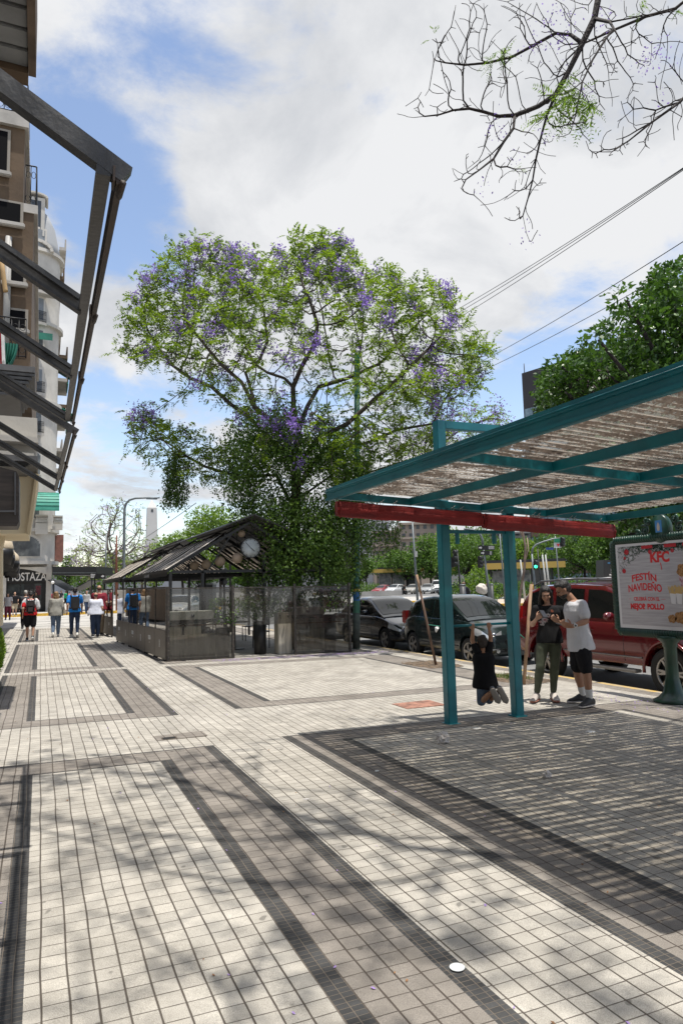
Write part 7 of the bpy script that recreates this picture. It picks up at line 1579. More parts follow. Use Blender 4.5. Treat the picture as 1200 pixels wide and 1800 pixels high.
# hanging strands
strand = MB()
for k in range(150):
    if k < 26: x, y0, ln, dd = rg.uniform(292, 330), rg.uniform(790, 830), rg.uniform(50, 110)*1.0, -.2
    elif k < 46: x, y0, ln, dd = rg.uniform(650, 705), rg.uniform(900, 935), rg.uniform(20, 70), 0
    elif k < 70: x, y0, ln, dd = rg.uniform(425, 520), rg.uniform(960, 1010), rg.uniform(50, 110), -1.3
    else: x, y0, ln, dd = rg.uniform(395, 645), rg.uniform(800, 980), rg.uniform(40, 130), -.8
    y1 = min(y0+ln, 892 if k < 26 else (1095 if 420 < x < 520 else 1062)); 
    if k >= 70 and x < 470: y1 = min(y1, 905)
    if y1 <= y0+8: y1 = y0+12
    D_ = DT+dd+rg.uniform(-.5, .5); a, b = at(x, y0, D_), at(x+rg.uniform(-6, 6), y1, D_); L = (a-b).length; m = int(L/.022)
    pts = np.array([a.lerp(b, i/m) for i in range(m+1)]); pts[:, :2] += np.array([[.06*math.sin(i*.25+k), .06*math.cos(i*.21+k)] for i in range(m+1)])
    strand.tube([Vector(p)-VO for p in pts[::6]]+[Vector(pts[-1])-VO], .006, 4); D = rdir(len(pts)*2, rg); D[:, 2] -= .7; quads.append(leafquads(np.repeat(pts, 2, 0)+rg.normal(0, .05 if k >= 26 else .07, (len(pts)*2, 3)), D, rg.uniform(.05, .095, len(pts)*2), .6, rng=rg))
quadmesh('foliage', np.concatenate(quads), vleaf, vt, VO); strand.build('stem', barkd, vt)
# planter greenery behind the screen
for (x0, x1, y, z0, z1, n, lb) in ((3.75, 4.35, 16.45, .75, 1.35, 900, 'leafy green plant beside the long pale planter'), (4.4, 5.75, 16.8, .85, 1.35, 1800, 'bushy plants in the middle behind the cafe opening'), (6.5, 7.2, 16.5, .95, 1.35, 600, 'small shrub above the right planter box')):
    c = Vector(((x0+x1)/2, y, GZ(x0))); t = empty('potted_plant', c, 0, lb, 'plant', 'plants behind the cafe screen')
    q = np.stack([rg.uniform(x0, x1, n), rg.normal(y, .16, n), z0+(z1-z0)*rg.random(n)**1.3], 1); keep = np.array([noise.noise(Vector(p*4)) > -.1 for p in q]); q = q[keep]
    quadmesh('foliage', leafquads(q, rdir(len(q), rg)+np.array([0, 0, .3]), rg.uniform(.05, .10, len(q)), .5, rng=rg), leafmat('planter_leaf', (.03, .08, .015), (.16, .26, .05), .35), t, c)
    mb = MB(); mb.lathe([(.10, 0), (.15, 0), (.17, z0-c.z-.1), (.15, z0-c.z-.1)], (0, 0, 0), 14); mb.build('pot', blk, t)
# ---------------- near jacaranda overhead: bare crooked limbs crossing the top right, most of it out of frame
NT = Vector((9.6, 1.2, -.12)) if False else Vector((7.9, -1.6, -.12))
NP = [(690, 200), (740, 150), (760, 60), (800, -10), (1215, -10), (1215, 250), (1120, 280), (1040, 300), (1000, 250), (960, 330), (940, 420), (905, 400), (830, 370), (775, 330), (800, 270), (870, 230), (780, 215)]
rg = np.random.default_rng(21)
DN = 6.6
def np_(px, py, dd=0.): return at(px, py, DN+dd)
seeds = []; cnt = 0; idx = {}
C3 = Vector((6.2, -.3, 6.2))
addseed('trunk', [NT, Vector((7.7, -1.4, 2)), Vector((7.3, -1.0, 4.2)), C3])
top = np_(1085, -60, .0)
addseed('m1', [Vector((5.9, 1.6, 7.6)), Vector((5.9, 3.2, 8.0)), np_(1130, -260), np_(1070, -90), np_(1052, 0), np_(1035, 60), np_(1015, 105), np_(985, 140), np_(968, 175), np_(958, 195)], 'trunk', 1.)
addseed('m1a', [np_(935, 192), np_(915, 200), np_(890, 208), np_(862, 200), np_(838, 196), np_(815, 188), np_(790, 196), np_(765, 205), np_(740, 205), np_(716, 212)], 'm1', .99)
addseed('m1b', [np_(950, 225, .1), np_(946, 262, .1), np_(940, 300, .1), np_(935, 335, .1), np_(918, 368, .1), np_(912, 392, .1), np_(925, 432, .1)], 'm1', .99)
addseed('m1c', [np_(905, 235, -.1), np_(880, 255, -.1), np_(855, 290, -.2), np_(830, 300, -.2), np_(800, 325, -.2)], 'm1a', .25)
addseed('m2', [np_(1000, 30, .5), np_(960, 55, .5), np_(915, 95, .5), np_(880, 110, .6), np_(845, 118, .6), np_(800, 118, .6), np_(762, 108, .6)], 'm1', .90)
addseed('m3', [np_(1110, 28, -.4), np_(1080, 60, -.5), np_(1050, 75, -.5), np_(1025, 120, -.5), np_(1012, 160, -.6), np_(1005, 195, -.6)], 'm1', .82)
addseed('m4', [np_(1290, -20, .3), np_(1220, 15, .3), np_(1160, 28, .3), np_(1110, 38, .3), np_(1060, 55, .3), np_(990, 90, .3), np_(975, 130, .35)], 'm1', .55)
addseed('m5', [np_(1300, 130, -.2), np_(1215, 168, -.2), np_(1165, 190, -.2), np_(1120, 235, -.2), np_(1090, 270, -.2), np_(1045, 288, -.2)], 'm4', .05)
vs_ = (seeds, cnt); seeds = []; cnt = 0; idx = {}
addseed('trunk', [C3, C3+Vector((0, 0, .6))])
addseed('o1', [Vector((4.6, -.6, 8.0)), Vector((3.0, -.4, 9.3)), Vector((1.4, .2, 9.9)), Vector((.2, .6, 10.2))], 'trunk', 1.)
addseed('o2', [Vector((6.4, 1.8, 8.5)), Vector((6.6, 3.6, 9.8))], 'trunk', 1.)
addseed('o3', [Vector((4.0, 1.5, 9.2)), Vector((3.0, 2.2, 10.5))], 'o1', .2)
hseeds = seeds; seeds, cnt = vs_
attr = []
k = 0
while k < 1200:
    x, y = rg.uniform(690, 1215), rg.uniform(-15, 420)
    if not inpoly(x, y, NP): continue
    if y > 210 and rg.random() < .35: continue
    attr.append(tuple(np_(x, y, rg.uniform(-.5, .6)))); k += 1
vattr = attr; attr = []
k = 0
while k < 1700:
    p = np.array([rg.uniform(-2.6, 9.5), rg.uniform(-4.5, 6.2), rg.uniform(7.2, 12.2)])
    x, y, z = proj(p)
    if z > 0 and y > -70 and -250 < x < 1300: continue
    if noise.noise(Vector(p*.45)) < -.22: continue
    attr.append(tuple(p)); k += 1
def wiggle(ch, amp=.035, sc=3.):
    return [np.array(q)+np.array([noise.noise(Vector(q)*sc+Vector((o_, 0, 0))) for o_ in (0, 17.3, 41.7)])*amp*2.2 for q in ch]
seeds = [(wiggle(ch), p0) for ch, p0 in seeds]
nodes, par = colonize(seeds, vattr, step=.075, kill=.12, infl=1.1, iters=130, jitter=.5, rng=rg)
bad = np.zeros(len(nodes), bool)
NPx = [(672, 215), (735, 130), (750, 20), (790, -40), (1300, -40), (1300, 270), (1120, 300), (1030, 305), (1000, 290), (975, 350), (955, 440), (900, 440), (820, 385), (760, 345), (790, 265), (850, 230), (760, 235), (690, 235)]
for i in range(len(nodes)):
    x, y, z = proj(nodes[i]); inside = z > 0 and -5 < x < 1205 and -5 < y < 1800
    if par[i] >= 0 and bad[par[i]]: bad[i] = True
    elif inside and i >= cnt and not inpoly(x, y, NPx): bad[i] = True
keepi = np.where(~bad)[0]; remap = -np.ones(len(nodes), int); remap[keepi] = np.arange(len(keepi)); nodes = nodes[keepi]; par = np.array([remap[p] if p >= 0 else -1 for p in par[keepi]])
nt_ = empty('jacaranda_tree', NT, 0, 'near jacaranda whose bare crooked limbs hang across the top right of the sky', 'tree')
for _ in range(3):
    kc = np.zeros(len(nodes)); ks = np.zeros((len(nodes), 3))
    for i in range(len(nodes)):
        if par[i] >= 0: kc[par[i]] += 1; ks[par[i]] += nodes[i]
    nn_ = nodes.copy()
    for i in range(len(nodes)):
        if par[i] >= 0 and kc[i] > 0: nn_[i] = nodes[i]*.5+nodes[par[i]]*.25+ks[i]/kc[i]*.25
    nodes = nn_
o, w, kids, tips = branch_mesh('trunk', nodes, par, .0034, .2, barkd, nt_, pw=2.35, maxr=.2, org=NT)
tipV = nodes[np.array(tips)]
n2, p2_ = colonize(hseeds, attr, step=.2, kill=.30, infl=1.7, iters=110, jitter=.3, rng=rg)
ok2 = np.ones(len(n2), bool)
for i in range(len(n2)):
    x, y, z = proj(n2[i])
    if (p2_[i] >= 0 and not ok2[p2_[i]]) or (z > 0 and y > -40 and -40 < x < 1240): ok2[i] = False
ki = np.where(ok2)[0]; rm = -np.ones(len(n2), int); rm[ki] = np.arange(len(ki)); n2 = n2[ki]; p2_ = np.array([rm[p] if p >= 0 else -1 for p in p2_[ki]])
o, w2, kids2, tips2 = branch_mesh('limb', n2, p2_, .0075, .2, barkd, nt_, pw=2.2, maxr=.15, org=NT)
print('near nodes', len(nodes), len(n2))
nodes = np.concatenate([tipV, n2[np.array(tips2)]]); tips = list(range(len(nodes)))
tipP = nodes[np.array(tips)]; vis = np.array([(lambda a: a[2] > 0 and -20 < a[0] < 1220 and a[1] > -20)(proj(p)) for p in tipP])
quads = []; fl = []
# leaf sprays in the frame where the photo has them
for (x, y, n, s_) in ((1010, 165, 16, .42), (1035, 190, 12, .38), (985, 180, 10, .40), (1000, 140, 8, .3), (885, 90, 9, .26), (872, 105, 6, .22), (762, 62, 3, .2), (1120, 8, 5, .2), (1190, 20, 4, .2), (915, 285, 4, .16), (965, 200, 6, .34)):
    c = np.array(np_(x, y, rg.uniform(-.3, .4))); P = np.repeat(c[None], n, 0)+rg.normal(0, .03, (n, 3)); D = rdir(n, rg); D[:, 2] -= .5; quads.append(fronds(P, D, rg.uniform(s_*.6, s_, n), 12, .17, .30, rg, .3))
for (x, y, n) in ((1150, 95, 60), (1135, 110, 40), (940, 80, 40), (985, 75, 40), (1000, 35, 40), (875, 222, 40), (845, 330, 16), (925, 420, 16), (1060, 35, 40), (960, 30, 40), (1160, 165, 16), (965, 235, 24), (910, 280, 24), (1030, 150, 20)):
    c = np.array(np_(x, y, 0)); q = c+rg.normal(0, .07, (n, 3)); fl.append(leafquads(q, rdir(n, rg)+np.array([0, 0, -.6]), rg.uniform(.018, .035, n), .55, rng=rg))
# the unseen crown overhead carries the foliage whose soft shadow lies on the paving
out = tipP[~vis]; out = out[np.array([noise.noise(Vector(p*.75)) > -.02 for p in out])]
P3 = np.repeat(out, 5, 0)+rg.normal(0, .16, (len(out)*5, 3)); D = rdir(len(P3), rg); D[:, 2] -= .2
Q = fronds(P3, D, rg.uniform(.22, .42, len(P3)), 7, .24, .40, rg)
c = Q.mean(1); ok = np.array([not (lambda a: a[2] > 0 and -10 < a[0] < 1210 and a[1] > -12)(proj(p)) for p in c]); quads.append(Q[ok])
quadmesh('crown', np.concatenate(quads), leafmat('jacaranda_leaf_near', (.05, .10, .02), (.17, .26, .05), .5), nt_, NT); quadmesh('blossom', np.concatenate(fl), jflow, nt_, NT)
# ---------------- dense dark tree on the right and generic broadleaf trees
dleaf = leafmat('plane_leaf', (.018, .052, .010), (.085, .17, .030), .25, .35); mleaf = leafmat('avenue_leaf', (.026, .064, .011), (.105, .19, .030), .35); lleaf = leafmat('bright_leaf', (.055, .115, .015), (.19, .29, .04), .42)
def clumpy(name, base, crown, leafm, label, nl, ls, rg, group=None, trunk_r=.3, clumpr=1.0, bk=None, shell=.55, asp=.6):
    """crown: list of (centre, radius) clumps"""
    base = Vector(base); t = empty(name, base, 0, label, 'tree', group); quads = []; mb = MB()
    cen = sum((Vector(c) for c, r in crown), Vector())/len(crown); fork = base.lerp(cen, .55); fork.x, fork.y = base.x+(cen.x-base.x)*.3, base.y+(cen.y-base.y)*.3
    mb.tube([base, base.lerp(fork, .5)+Vector((trunk_r*.4, 0, 0)), fork], [trunk_r, trunk_r*.75, trunk_r*.62], 9)
    for c, r in crown:
        c = np.array(c); n = max(30, int(nl*r*r)); d = rdir(n, rg); rad = r*(shell+(1-shell)*rg.random(n)**.6)*(1+.25*np.array([noise.noise(Vector(c+q*r*1.2)) for q in d])); q = c+d*rad[:, None]*np.array([1, 1, .75]); dr = d*.6+rdir(n, rg)*.8; dr[:, 2] -= .35; quads.append(leafquads(q, dr, rg.uniform(ls*.6, ls*1.2, n), asp, rng=rg))
        if rg.random() < .6: m = fork.lerp(Vector(c), .5)+Vector((0, 0, -.25*r)); mb.tube([fork-Vector((0, 0, .2)), m, Vector(c)], [trunk_r*.4, trunk_r*.24, trunk_r*.08], 6)
    mb.v = [tuple(Vector(v)-base) for v in mb.v]; mb.build('trunk', bk or barkd, t); quadmesh('crown', np.concatenate(quads), leafm, t, base); return t
rg = np.random.default_rng(31)
RT = [(945, 700), (955, 672), (985, 645), (1010, 620), (1060, 560), (1085, 525), (1100, 505), (1140, 468), (1190, 450), (1300, 430), (1500, 420), (1500, 1000), (1100, 1010), (1085, 940), (1000, 760)]
cr = []
while len(cr) < 330:
    x, y = rg.uniform(940, 1500), rg.uniform(390, 985)
    if not inpoly(x, y, RT): continue
    D = 19+rg.uniform(-3.0, 3.5)+(3 if x < 1050 else 0); p = at(x, y, D)
    r = rg.uniform(.55, 1.05); X, Y, Z = proj(p)
    if not all(inpoly(x+r*.75*F_PX/D*c_, y+r*.75*F_PX/D*s_, RT) or x > 1330 for c_, s_ in ((-1, 0), (0, -1), (-.7, -.7))): r *= .55
    if p.z < 2.8: continue
    if len(cr) < 45 and (x > 1030 or y > 770): continue
    cr.append((tuple(p), r))
bt = CC+RH*((1330-600)/F_PX*20)+FH*20; clumpy('broadleaf_tree', (bt.x, bt.y, -.26), cr, dleaf, 'large dense dark green tree above the right end of the shelter roof', 520, .17, rg, None, .45, shell=.6)
def ptree(px, ptop, pw, D, leafm, label, group='trees across the avenue', k=34, trunk=1., pbot=None, base_px=None, ls=None, nl=None, seed=0, name='broadleaf_tree'):
    pw *= 1.25
    rr_ = np.random.default_rng(seed+int(px)); x0 = px-pw/2; cr = []; g = CC+RH*(((base_px or px)-600)/F_PX*D)+FH*D; hz = proj(g)[1]; pbot = pbot or hz-25
    for i in range(k):
        a = rr_.uniform(0, 2*PI); q = math.sqrt(rr_.random()); cx_, cy_ = px+pw*.36*q*math.cos(a), (ptop+pbot)/2+(pbot-ptop)*.40*q*math.sin(a)
        r = pw/F_PX*D*rr_.uniform(.12, .21); cr.append((tuple(at(cx_, cy_, D+rr_.uniform(-1, 1)*pw/F_PX*D*.3)), r))
    sz = ls or max(.16, D*.0042); return clumpy(name, (g.x, g.y, -.2), cr, leafm, label, (nl or 11/(sz*sz)), sz, rr_, group, trunk*.0018*D+.06, shell=.6)
T_ = [(712, 975, 70, 128, mleaf, 'dark bushy tree behind the far silver cars'), (690, 965, 66, 134, mleaf, 'leafy tree left of the grey lamp pole across the avenue'), (752, 945, 86, 122, mleaf, 'broad green tree between the lamp pole and the left teal post'), (815, 945, 100, 78, mleaf, 'rounded bright tree framed between the two teal posts'), (870, 930, 90, 95, mleaf, 'tall tree just behind the arched traffic light pole'), (915, 945, 70, 90, lleaf, 'light green tree right of the right teal post'), (965, 930, 90, 110, mleaf, 'tree behind the green and white road sign'), (1020, 915, 120, 85, mleaf, 'big spreading tree above the red wagon roof'), (1085, 925, 120, 80, mleaf, 'tree above the dark kiosk beside the sign frame'), (1165, 905, 140, 70, mleaf, 'leafy tree behind the advertising sign'), (785, 925, 70, 140, lleaf, 'pale green tree top behind the left teal post'), (840, 915, 70, 130, mleaf, 'far tree crown under the middle of the red blind')]
for i, (px, top_, pw, D, lm, lb) in enumerate(T_): ptree(px, top_, pw, D, lm, lb, seed=i, pbot=1012)
# left background trees: bare jacarandas by the obelisk and greens behind the canopies
bl = leafmat('far_jacaranda_leaf', (.10, .15, .05), (.26, .30, .12), .45); bf = leafmat('far_blossom', (.22, .17, .30), (.40, .33, .46), .35); bkf = mat('far_bark', (.10, .08, .07), .9)
puff([(125, 950), (150, 920), (185, 885), (220, 870), (250, 890), (262, 940), (275, 980), (230, 1000), (170, 1010), (130, 1000)], 78, 5, 900, [(205, 1046), (206, 1010), (200, 985), (190, 965)], 'jacaranda_tree', 'sparse far jacaranda with faded blossom left of the obelisk', bl, bf, .40, 1.0, .030, 1, step=.8, rngs=41, bk=bkf, grp='trees near the obelisk', kill=1.1)
puff([(120, 1000), (125, 965), (160, 950), (190, 960), (200, 1010), (160, 1025)], 90, 4, 300, [(160, 1046), (158, 1015), (155, 990)], 'jacaranda_tree', 'far mauve jacaranda above the dark awning at the crossing', bl, bf, .8, 1.1, .035, 2, step=.9, rngs=42, bk=bkf, grp='trees near the obelisk', kill=1.2)
puff([(215, 1010), (225, 960), (250, 950), (285, 965), (300, 1000), (260, 1030)], 85, 4, 300, [(250, 1046), (250, 1010), (250, 985)], 'jacaranda_tree', 'far jacaranda just under the obelisk', bl, bf, .5, 1.1, .035, 2, step=.9, rngs=43, bk=bkf, grp='trees near the obelisk', kill=1.2)
for i, (px, top_, pw, D, lm, lb, pb) in enumerate(((118, 972, 40, 95, mleaf, 'small green tree at the corner of the stone building', 1030), (215, 955, 70, 110, mleaf, 'green tree behind the street lamps left of the obelisk', 1040), (320, 925, 90, 75, lleaf, 'bright green tree crown behind the striped canopy ridge', 1015), (385, 885, 120, 70, lleaf, 'large sunny tree crown behind the cafe canopy', 1005), (270, 955, 60, 90, lleaf, 'yellow-green tree right of the obelisk foot', 1030), (470, 915, 120, 72, mleaf, 'green tree behind the jacaranda trunk', 1015), (560, 930, 110, 80, mleaf, 'tree crown seen through the vines', 1020), (350, 990, 60, 95, mleaf, 'dark tree behind the globe lamps', 1035), (430, 985, 70, 98, mleaf, 'dark tree behind the clock', 1035), (160, 1000, 60, 120, mleaf, 'low dark tree behind the crossing awning', 1040), (610, 985, 50, 118, mleaf, 'tree behind the round sign back', 1025), (640, 975, 40, 120, mleaf, 'green tree at the right of the green pole', 1010))): ptree(px, top_, pw, D, lm, lb, 'trees behind the cafe', seed=60+i, pbot=pb)
# hedge at the left
hp_ = on(0, -.95, 8, 1110); c = Vector((-1.02, 13.5, .015)); 
t = empty('conifer_hedge', c, 0, 'bright green clipped conifer bush at the left edge', 'bush'); rg = np.random.default_rng(8); n = 9000
d = rdir(n, rg); q = np.stack([d[:, 0]*.42, d[:, 1]*1.2, .62+d[:, 2]*.62], 1)*(1+.12*np.array([noise.noise(Vector(v*3)) for v in d]))[:, None]; D = d*.7+np.array([0, 0, .8])+rdir(n, rg)*.4
Q = leafquads(q, D, rg.uniform(.05, .11, n), .35, rng=rg); quadmesh('foliage', Q, leafmat('conifer_leaf', (.05, .11, .012), (.22, .33, .03), .3), t)
mb = MB(); mb.bbox(-.3, .3, -1.1, 1.1, 0, .25, .02); mb.build('planter', blk, t)
# ================================================================ far side of the avenue
galv = mat('galvanised', (.17, .19, .20), .5, .5, var=.15, vscale=6); blkp = mat('signal_black', (.012, .013, .014), .5)
def pole(px, pb, pt, D, w, name, lab, m=galv, group=None, extra=None, cat=None):
    g = rd(px if not isinstance(px, tuple) else px[0], D); pt_ = at(px if not isinstance(px, tuple) else px[1], pt, D); t = empty(name, g, 0, lab, cat or name.replace('_', ' '), group)
    mb = MB(); tt = pt_-g; mb.tube([(0, 0, 0), tuple(tt*.5), tuple(tt)], [w, w*.85, w*.6], 10); mb.build('pole', m, t); return t, g, pt_
def bar_arc(t, g, pts, D, r, m, nm='arm'): mb = MB(); P = [at(x, y, D)-g for x, y in pts]; mb.tube(P, [r*(1-.4*i/len(P)) for i in range(len(P))], 8); return mb.build(nm, m, t)
def plate(t, g, x0, y0, x1, y1, D, m, nm, dy=0., th=.03):
    a, b = at(x0, y1, D), at(x1, y1, D); c, d = at(x1, y0, D), at(x0, y0, D); off = FH*-(dy); mb = MB(); mb.prism([tuple(q-g+off) for q in (a, b, c, d)], tuple(FH*th)); return mb.build(nm, m, t)
signw = mat('sign_white', (.6, .6, .6), .5); 
def head3(t, g, cx, y0, y1, D, side=-1, lit=None):
    n = 3; h = (y1-y0)/n; hd = plate(t, g, cx-2.6*40/D, y0, cx+2.6*40/D, y1, D, blkp, 'signal_head', .12, .22)
    for k in range(n):
        c = at(cx+side*1.5, y0+h*(k+.5), D)-g-FH*.16; mb = MB(); mb.lathe([(.10, -.16), (.12, -.16), (.12, .06), (.10, .06)], c, 12, axis=(RH*side*.8-FH*.6)); mb.build('visor', blkp, hd)
        if lit is not None and k == lit: mb = MB(); mb.lathe([(.001, 0), (.09, 0), (.09, .02), (.001, .03)], c-FH*.08, 12, axis=-FH); mb.build('lens', mat('green_lens', (.02, .6, .35), .4, emit=((.05, 1, .5), 3.)), hd)
t, g, p = pole((729, 724), 1043, 912, 44, .085, 'street_lamp', 'slim grey lamp pole across the avenue between the green pole and the leaning stake', group='lamp poles across the avenue'); plate(t, g, 728.5, 969, 733, 979, 43.9, sgb, 'box', .1, .15)
t, g, p = pole((805, 803), 1045, 966, 40, .07, 'traffic_light', 'black traffic light beside the left teal post', blkp, 'traffic lights on the avenue'); head3(t, g, 799, 966, 996, 40); plate(t, g, 790, 980, 796, 998, 40, blkp, 'side_head', .05, .2)
t, g, p = pole((856, 848), 1045, 955, 38, .085, 'traffic_light', 'traffic light on an arched grey pole carrying black street name plates', galv, 'traffic lights on the avenue'); bar_arc(t, g, [(848, 957), (847, 948), (844, 940), (838, 934), (830, 931), (815, 930)], 38, .07, galv); head3(t, g, 843, 978, 998, 38)
for (x0, y0, x1, y1) in ((839, 959, 868, 967), (843, 968.5, 864, 976)):
    q = plate(t, g, x0, y0, x1, y1, 38, blkp, 'name_plate', .12, .03)
    for k in range(3): plate(q, Vector((0, 0, 0))+g, x0+18-(2 if y0 > 960 else 0), y0+1.4+k*2.0, x1-1.2, y0+2.3+k*2.0, 38, signw, 'text_line', .145, .01)
    a = at(x0+4, (y0+y1)/2, 38)-g-FH*.15; mb = MB(); u = Vector((0, 0, 1)); mb.prism([tuple(a+RH*.09), tuple(a+u*.08), tuple(a+u*.03), tuple(a-RH*.09+u*.03), tuple(a-RH*.09-u*.03), tuple(a-u*.03), tuple(a-u*.08)], tuple(FH*.01)); mb.build('arrow', signw, q)
t, g, p = pole((881, 877), 1040, 930, 46, .06, 'street_lamp', 'thin pole close beside the right teal post', galv, 'lamp poles across the avenue')
t, g, p = pole((935, 934), 1060, 972, 40, .08, 'traffic_light', 'long-armed traffic signal pole carrying a green and white road sign', galv, 'traffic lights on the avenue'); bar_arc(t, g, [(934, 972), (936, 963), (942, 957), (955, 952), (972, 947), (988, 946)], 40, .06, galv); head3(t, g, 940.5, 987, 998, 40, lit=2)
q = plate(t, g, 972, 947, 985, 963, 40, signw, 'road_sign', .1, .03); plate(q, g, 972, 947, 985, 954, 40, mat('sign_green', (.01, .20, .10), .5), 'green_field', .13, .01)
a = at(979, 958.5, 40)-g-FH*.15; mb = MB(); mb.prism([tuple(a+RH*.09+Vector((0, 0, .07))), tuple(a-RH*.09+Vector((0, 0, .07))), tuple(a-Vector((0, 0, .1)))], tuple(FH*.01)); mb.build('red_triangle', redp, q)
plate(t, g, 958, 962.5, 972, 966.5, 40, mat('sign_blue', (.02, .05, .22), .5), 'name_plate', .06, .02); head3(t, g, 987, 946, 960, 40)
pole((946, 944), 1055, 965, 44, .06, 'signal_post', 'dark slim post right beside the long-armed traffic signal', blkp, cat='post')
pole((977, 975), 1050, 942, 60, .07, 'street_lamp', 'pale lamp pole under the green and white road sign', galv, 'lamp poles across the avenue')
for k, (x, y0, lb) in enumerate(((914, 984, 'pale bollard-like mast left of the traffic signal, standing alone'), (952.5, 975, 'left mast of a pair of pale masts behind the wagon roof'), (958, 975, 'right mast of a pair of pale masts behind the wagon roof'))): pole((x+2, x), 1045, y0, 50, .085, 'mast', lb, mat('pale_mast', (.38, .39, .38), .5), 'pale masts on the avenue')
for k, (x0, x1, yt, D, lb) in enumerate(((803, 813, 1027, 36, 'dark cylindrical bin in front of the man in the cap'), (855.5, 861.5, 1026, 37, 'dark bin right of the white sack'))):
    c = rd((x0+x1)/2, D); h = at(x0, yt, D).z-c.z; r = (x1-x0)/2/F_PX*D; t = empty('litter_bin', c, 0, lb, 'litter bin', 'bins on the avenue'); mb = MB(); mb.lathe([(r*.9, 0), (r, .1), (r, h-.08)], (0, 0, 0), 20); mb.build('drum', mat('bin_grey', (.05, .052, .055), .5), t); mb = MB(); mb.lathe([(r*1.04, h-.08), (r*1.04, h-.02), (r*.6, h)], (0, 0, 0), 20); mb.build('lid', galv, t)
# bus station with a yellow fascia
yel = mat('station_yellow', (.42, .28, .06), .6); stg = mat('station_glass', (.03, .035, .04), .15); 
def station(px0, px1, yt, yb, D, lab):
    a = rd(px0, D); b = rd(px1, D); d = (b-a); L = d.length; d.normalize(); nrm = FH; t = empty('bus_station', a, 0, lab, 'bus station', 'bus stations on the avenue'); zt = at(px0, yt, D).z-a.z
    def bx(mb, u0, u1, v0, v1, z0, z1): mb.prism([tuple(d*u0+nrm*v0+Vector((0, 0, z0))), tuple(d*u1+nrm*v0+Vector((0, 0, z0))), tuple(d*u1+nrm*v1+Vector((0, 0, z0))), tuple(d*u0+nrm*v1+Vector((0, 0, z0)))], (0, 0, z1-z0))
    mb = MB(); bx(mb, -1, L+1, -1.5, 3, zt-.28, zt); mb.build('roof', blkp, t); mb = MB(); bx(mb, -1, L+1, -1.52, -1.501, zt-.95, zt-.3); mb.build('fascia', yel, t)
    n = max(3, int(L/2.6))
    for k in range(n+1): mb = MB(); bx(mb, L*k/n-.1, L*k/n+.1, -.1, .1, 0, zt-.29); mb.build('post', blkp, t)
    for k in range(n):
        if k % 4 == 3: continue
        mb = MB(); bx(mb, L*k/n+.2, L*(k+1)/n-.2, .0, .04, .25, zt-1.1); mb.build('panel', (stg, mat('station_poster', (.22, .22, .21), .6, col2=(.08, .09, .10), vscale=2), stg, whitep)[k % 3 if k % 5 else 1], t)
    mb = MB(); bx(mb, -1.5, L+1.5, -2, 3.4, -.3, .22); mb.build('platform', concrete, t); mb = MB(); bx(mb, -1.5, L+1.5, -2.05, -2.001, -.3, .23); mb.build('kerb', yel, t)
station(560, 785, 1001, 1030, 128, 'long dark bus station with a yellow fascia behind the far queue of cars')
station(858, 965, 986, 1035, 74, 'dark bus shelter with a yellow band right of the arched signal pole')
def bushy(px, D, w, h, lab, m=None, n=1400, grp='low bushes on the avenue'):
    c = rd(px, D); rr_ = np.random.default_rng(int(px)); t = empty('bush', c, 0, lab, 'bush', grp); d = rdir(n, rr_); d[:, 2] = abs(d[:, 2]); q = d*np.array([w, w*.6, h])*(.7+.3*rr_.random(n))[:, None]*(1+.3*np.array([noise.noise(Vector(v*2.5)) for v in d]))[:, None]; quadmesh('foliage', leafquads(q, rdir(n, rr_)+np.array([0, 0, .4]), rr_.uniform(.14, .34, n), .5, rng=rr_), m or mleaf, t)
    mb = MB()
    for k in range(6): a = k*1.05; mb.tube([(0, 0, 0), (w*.4*math.cos(a), w*.25*math.sin(a), h*.6)], .03, 5)
    mb.build('stem', barkd, t)
for px, D, w, h, lb in ((640, 112, 4, 1.9, 'dark bush left of the far red car'), (655, 118, 3, 1.5, 'low bush behind the far red car'), (822, 62, 2.6, 2.2, 'dark bush behind the man in the cap'), (838, 60, 1.6, 3.0, 'spiky pale shrub behind the white sack'), (870, 66, 2.5, 1.4, 'low bush beside the right teal post'), (915, 66, 2.2, 1.5, 'clipped low bush at the yellow kerb'), (1000, 72, 4, 1.6, 'hedge behind the roof rails of the wagon'), (1050, 75, 4, 1.6, 'hedge before the dark kiosk')): bushy(px, D, w, h, lb, lleaf if 'spiky' in lb else mleaf)
# traffic islands and markings
def island(pts, z, name, m, h=.14):
    P = [rd(px, D) for px, D in pts]; zz = min(p.z for p in P); mb = MB(); mb.prism([(p.x, p.y, p.z-.1) for p in P][::-1] if False else [(p.x, p.y, zz-.15) for p in P], (0, 0, h+.15+.02)); return tag(mb.build(name, m), kind='structure')
island([(520, 62), (700, 60), (775, 66), (770, 84), (520, 84)], 0, 'traffic_island', concrete)
island([(690, 59.2), (776, 64.5), (776, 65.5), (690, 60)], 0, 'island_kerb', yellow, .16)
island([(868, 48), (1250, 44), (1250, 58), (868, 60)], 0, 'traffic_island', mat('island_paving', (.45, .36, .28), .8, var=.2, vscale=1.2))
island([(866, 47.4), (1250, 43.3), (1250, 43.8), (866, 47.9)], 0, 'island_kerb', yellow, .17)
mb = MB()
for k in range(9):
    a = rd(868+k*12, 27+k*.2); u = RH*.22; v = FH*4.0; mb.add([tuple(a-u+Vector((0, 0, .006))), tuple(a+u+Vector((0, 0, .006))), tuple(a+u+v+Vector((0, 0, .012))), tuple(a-u+v+Vector((0, 0, .012)))], [(0, 1, 2, 3)])
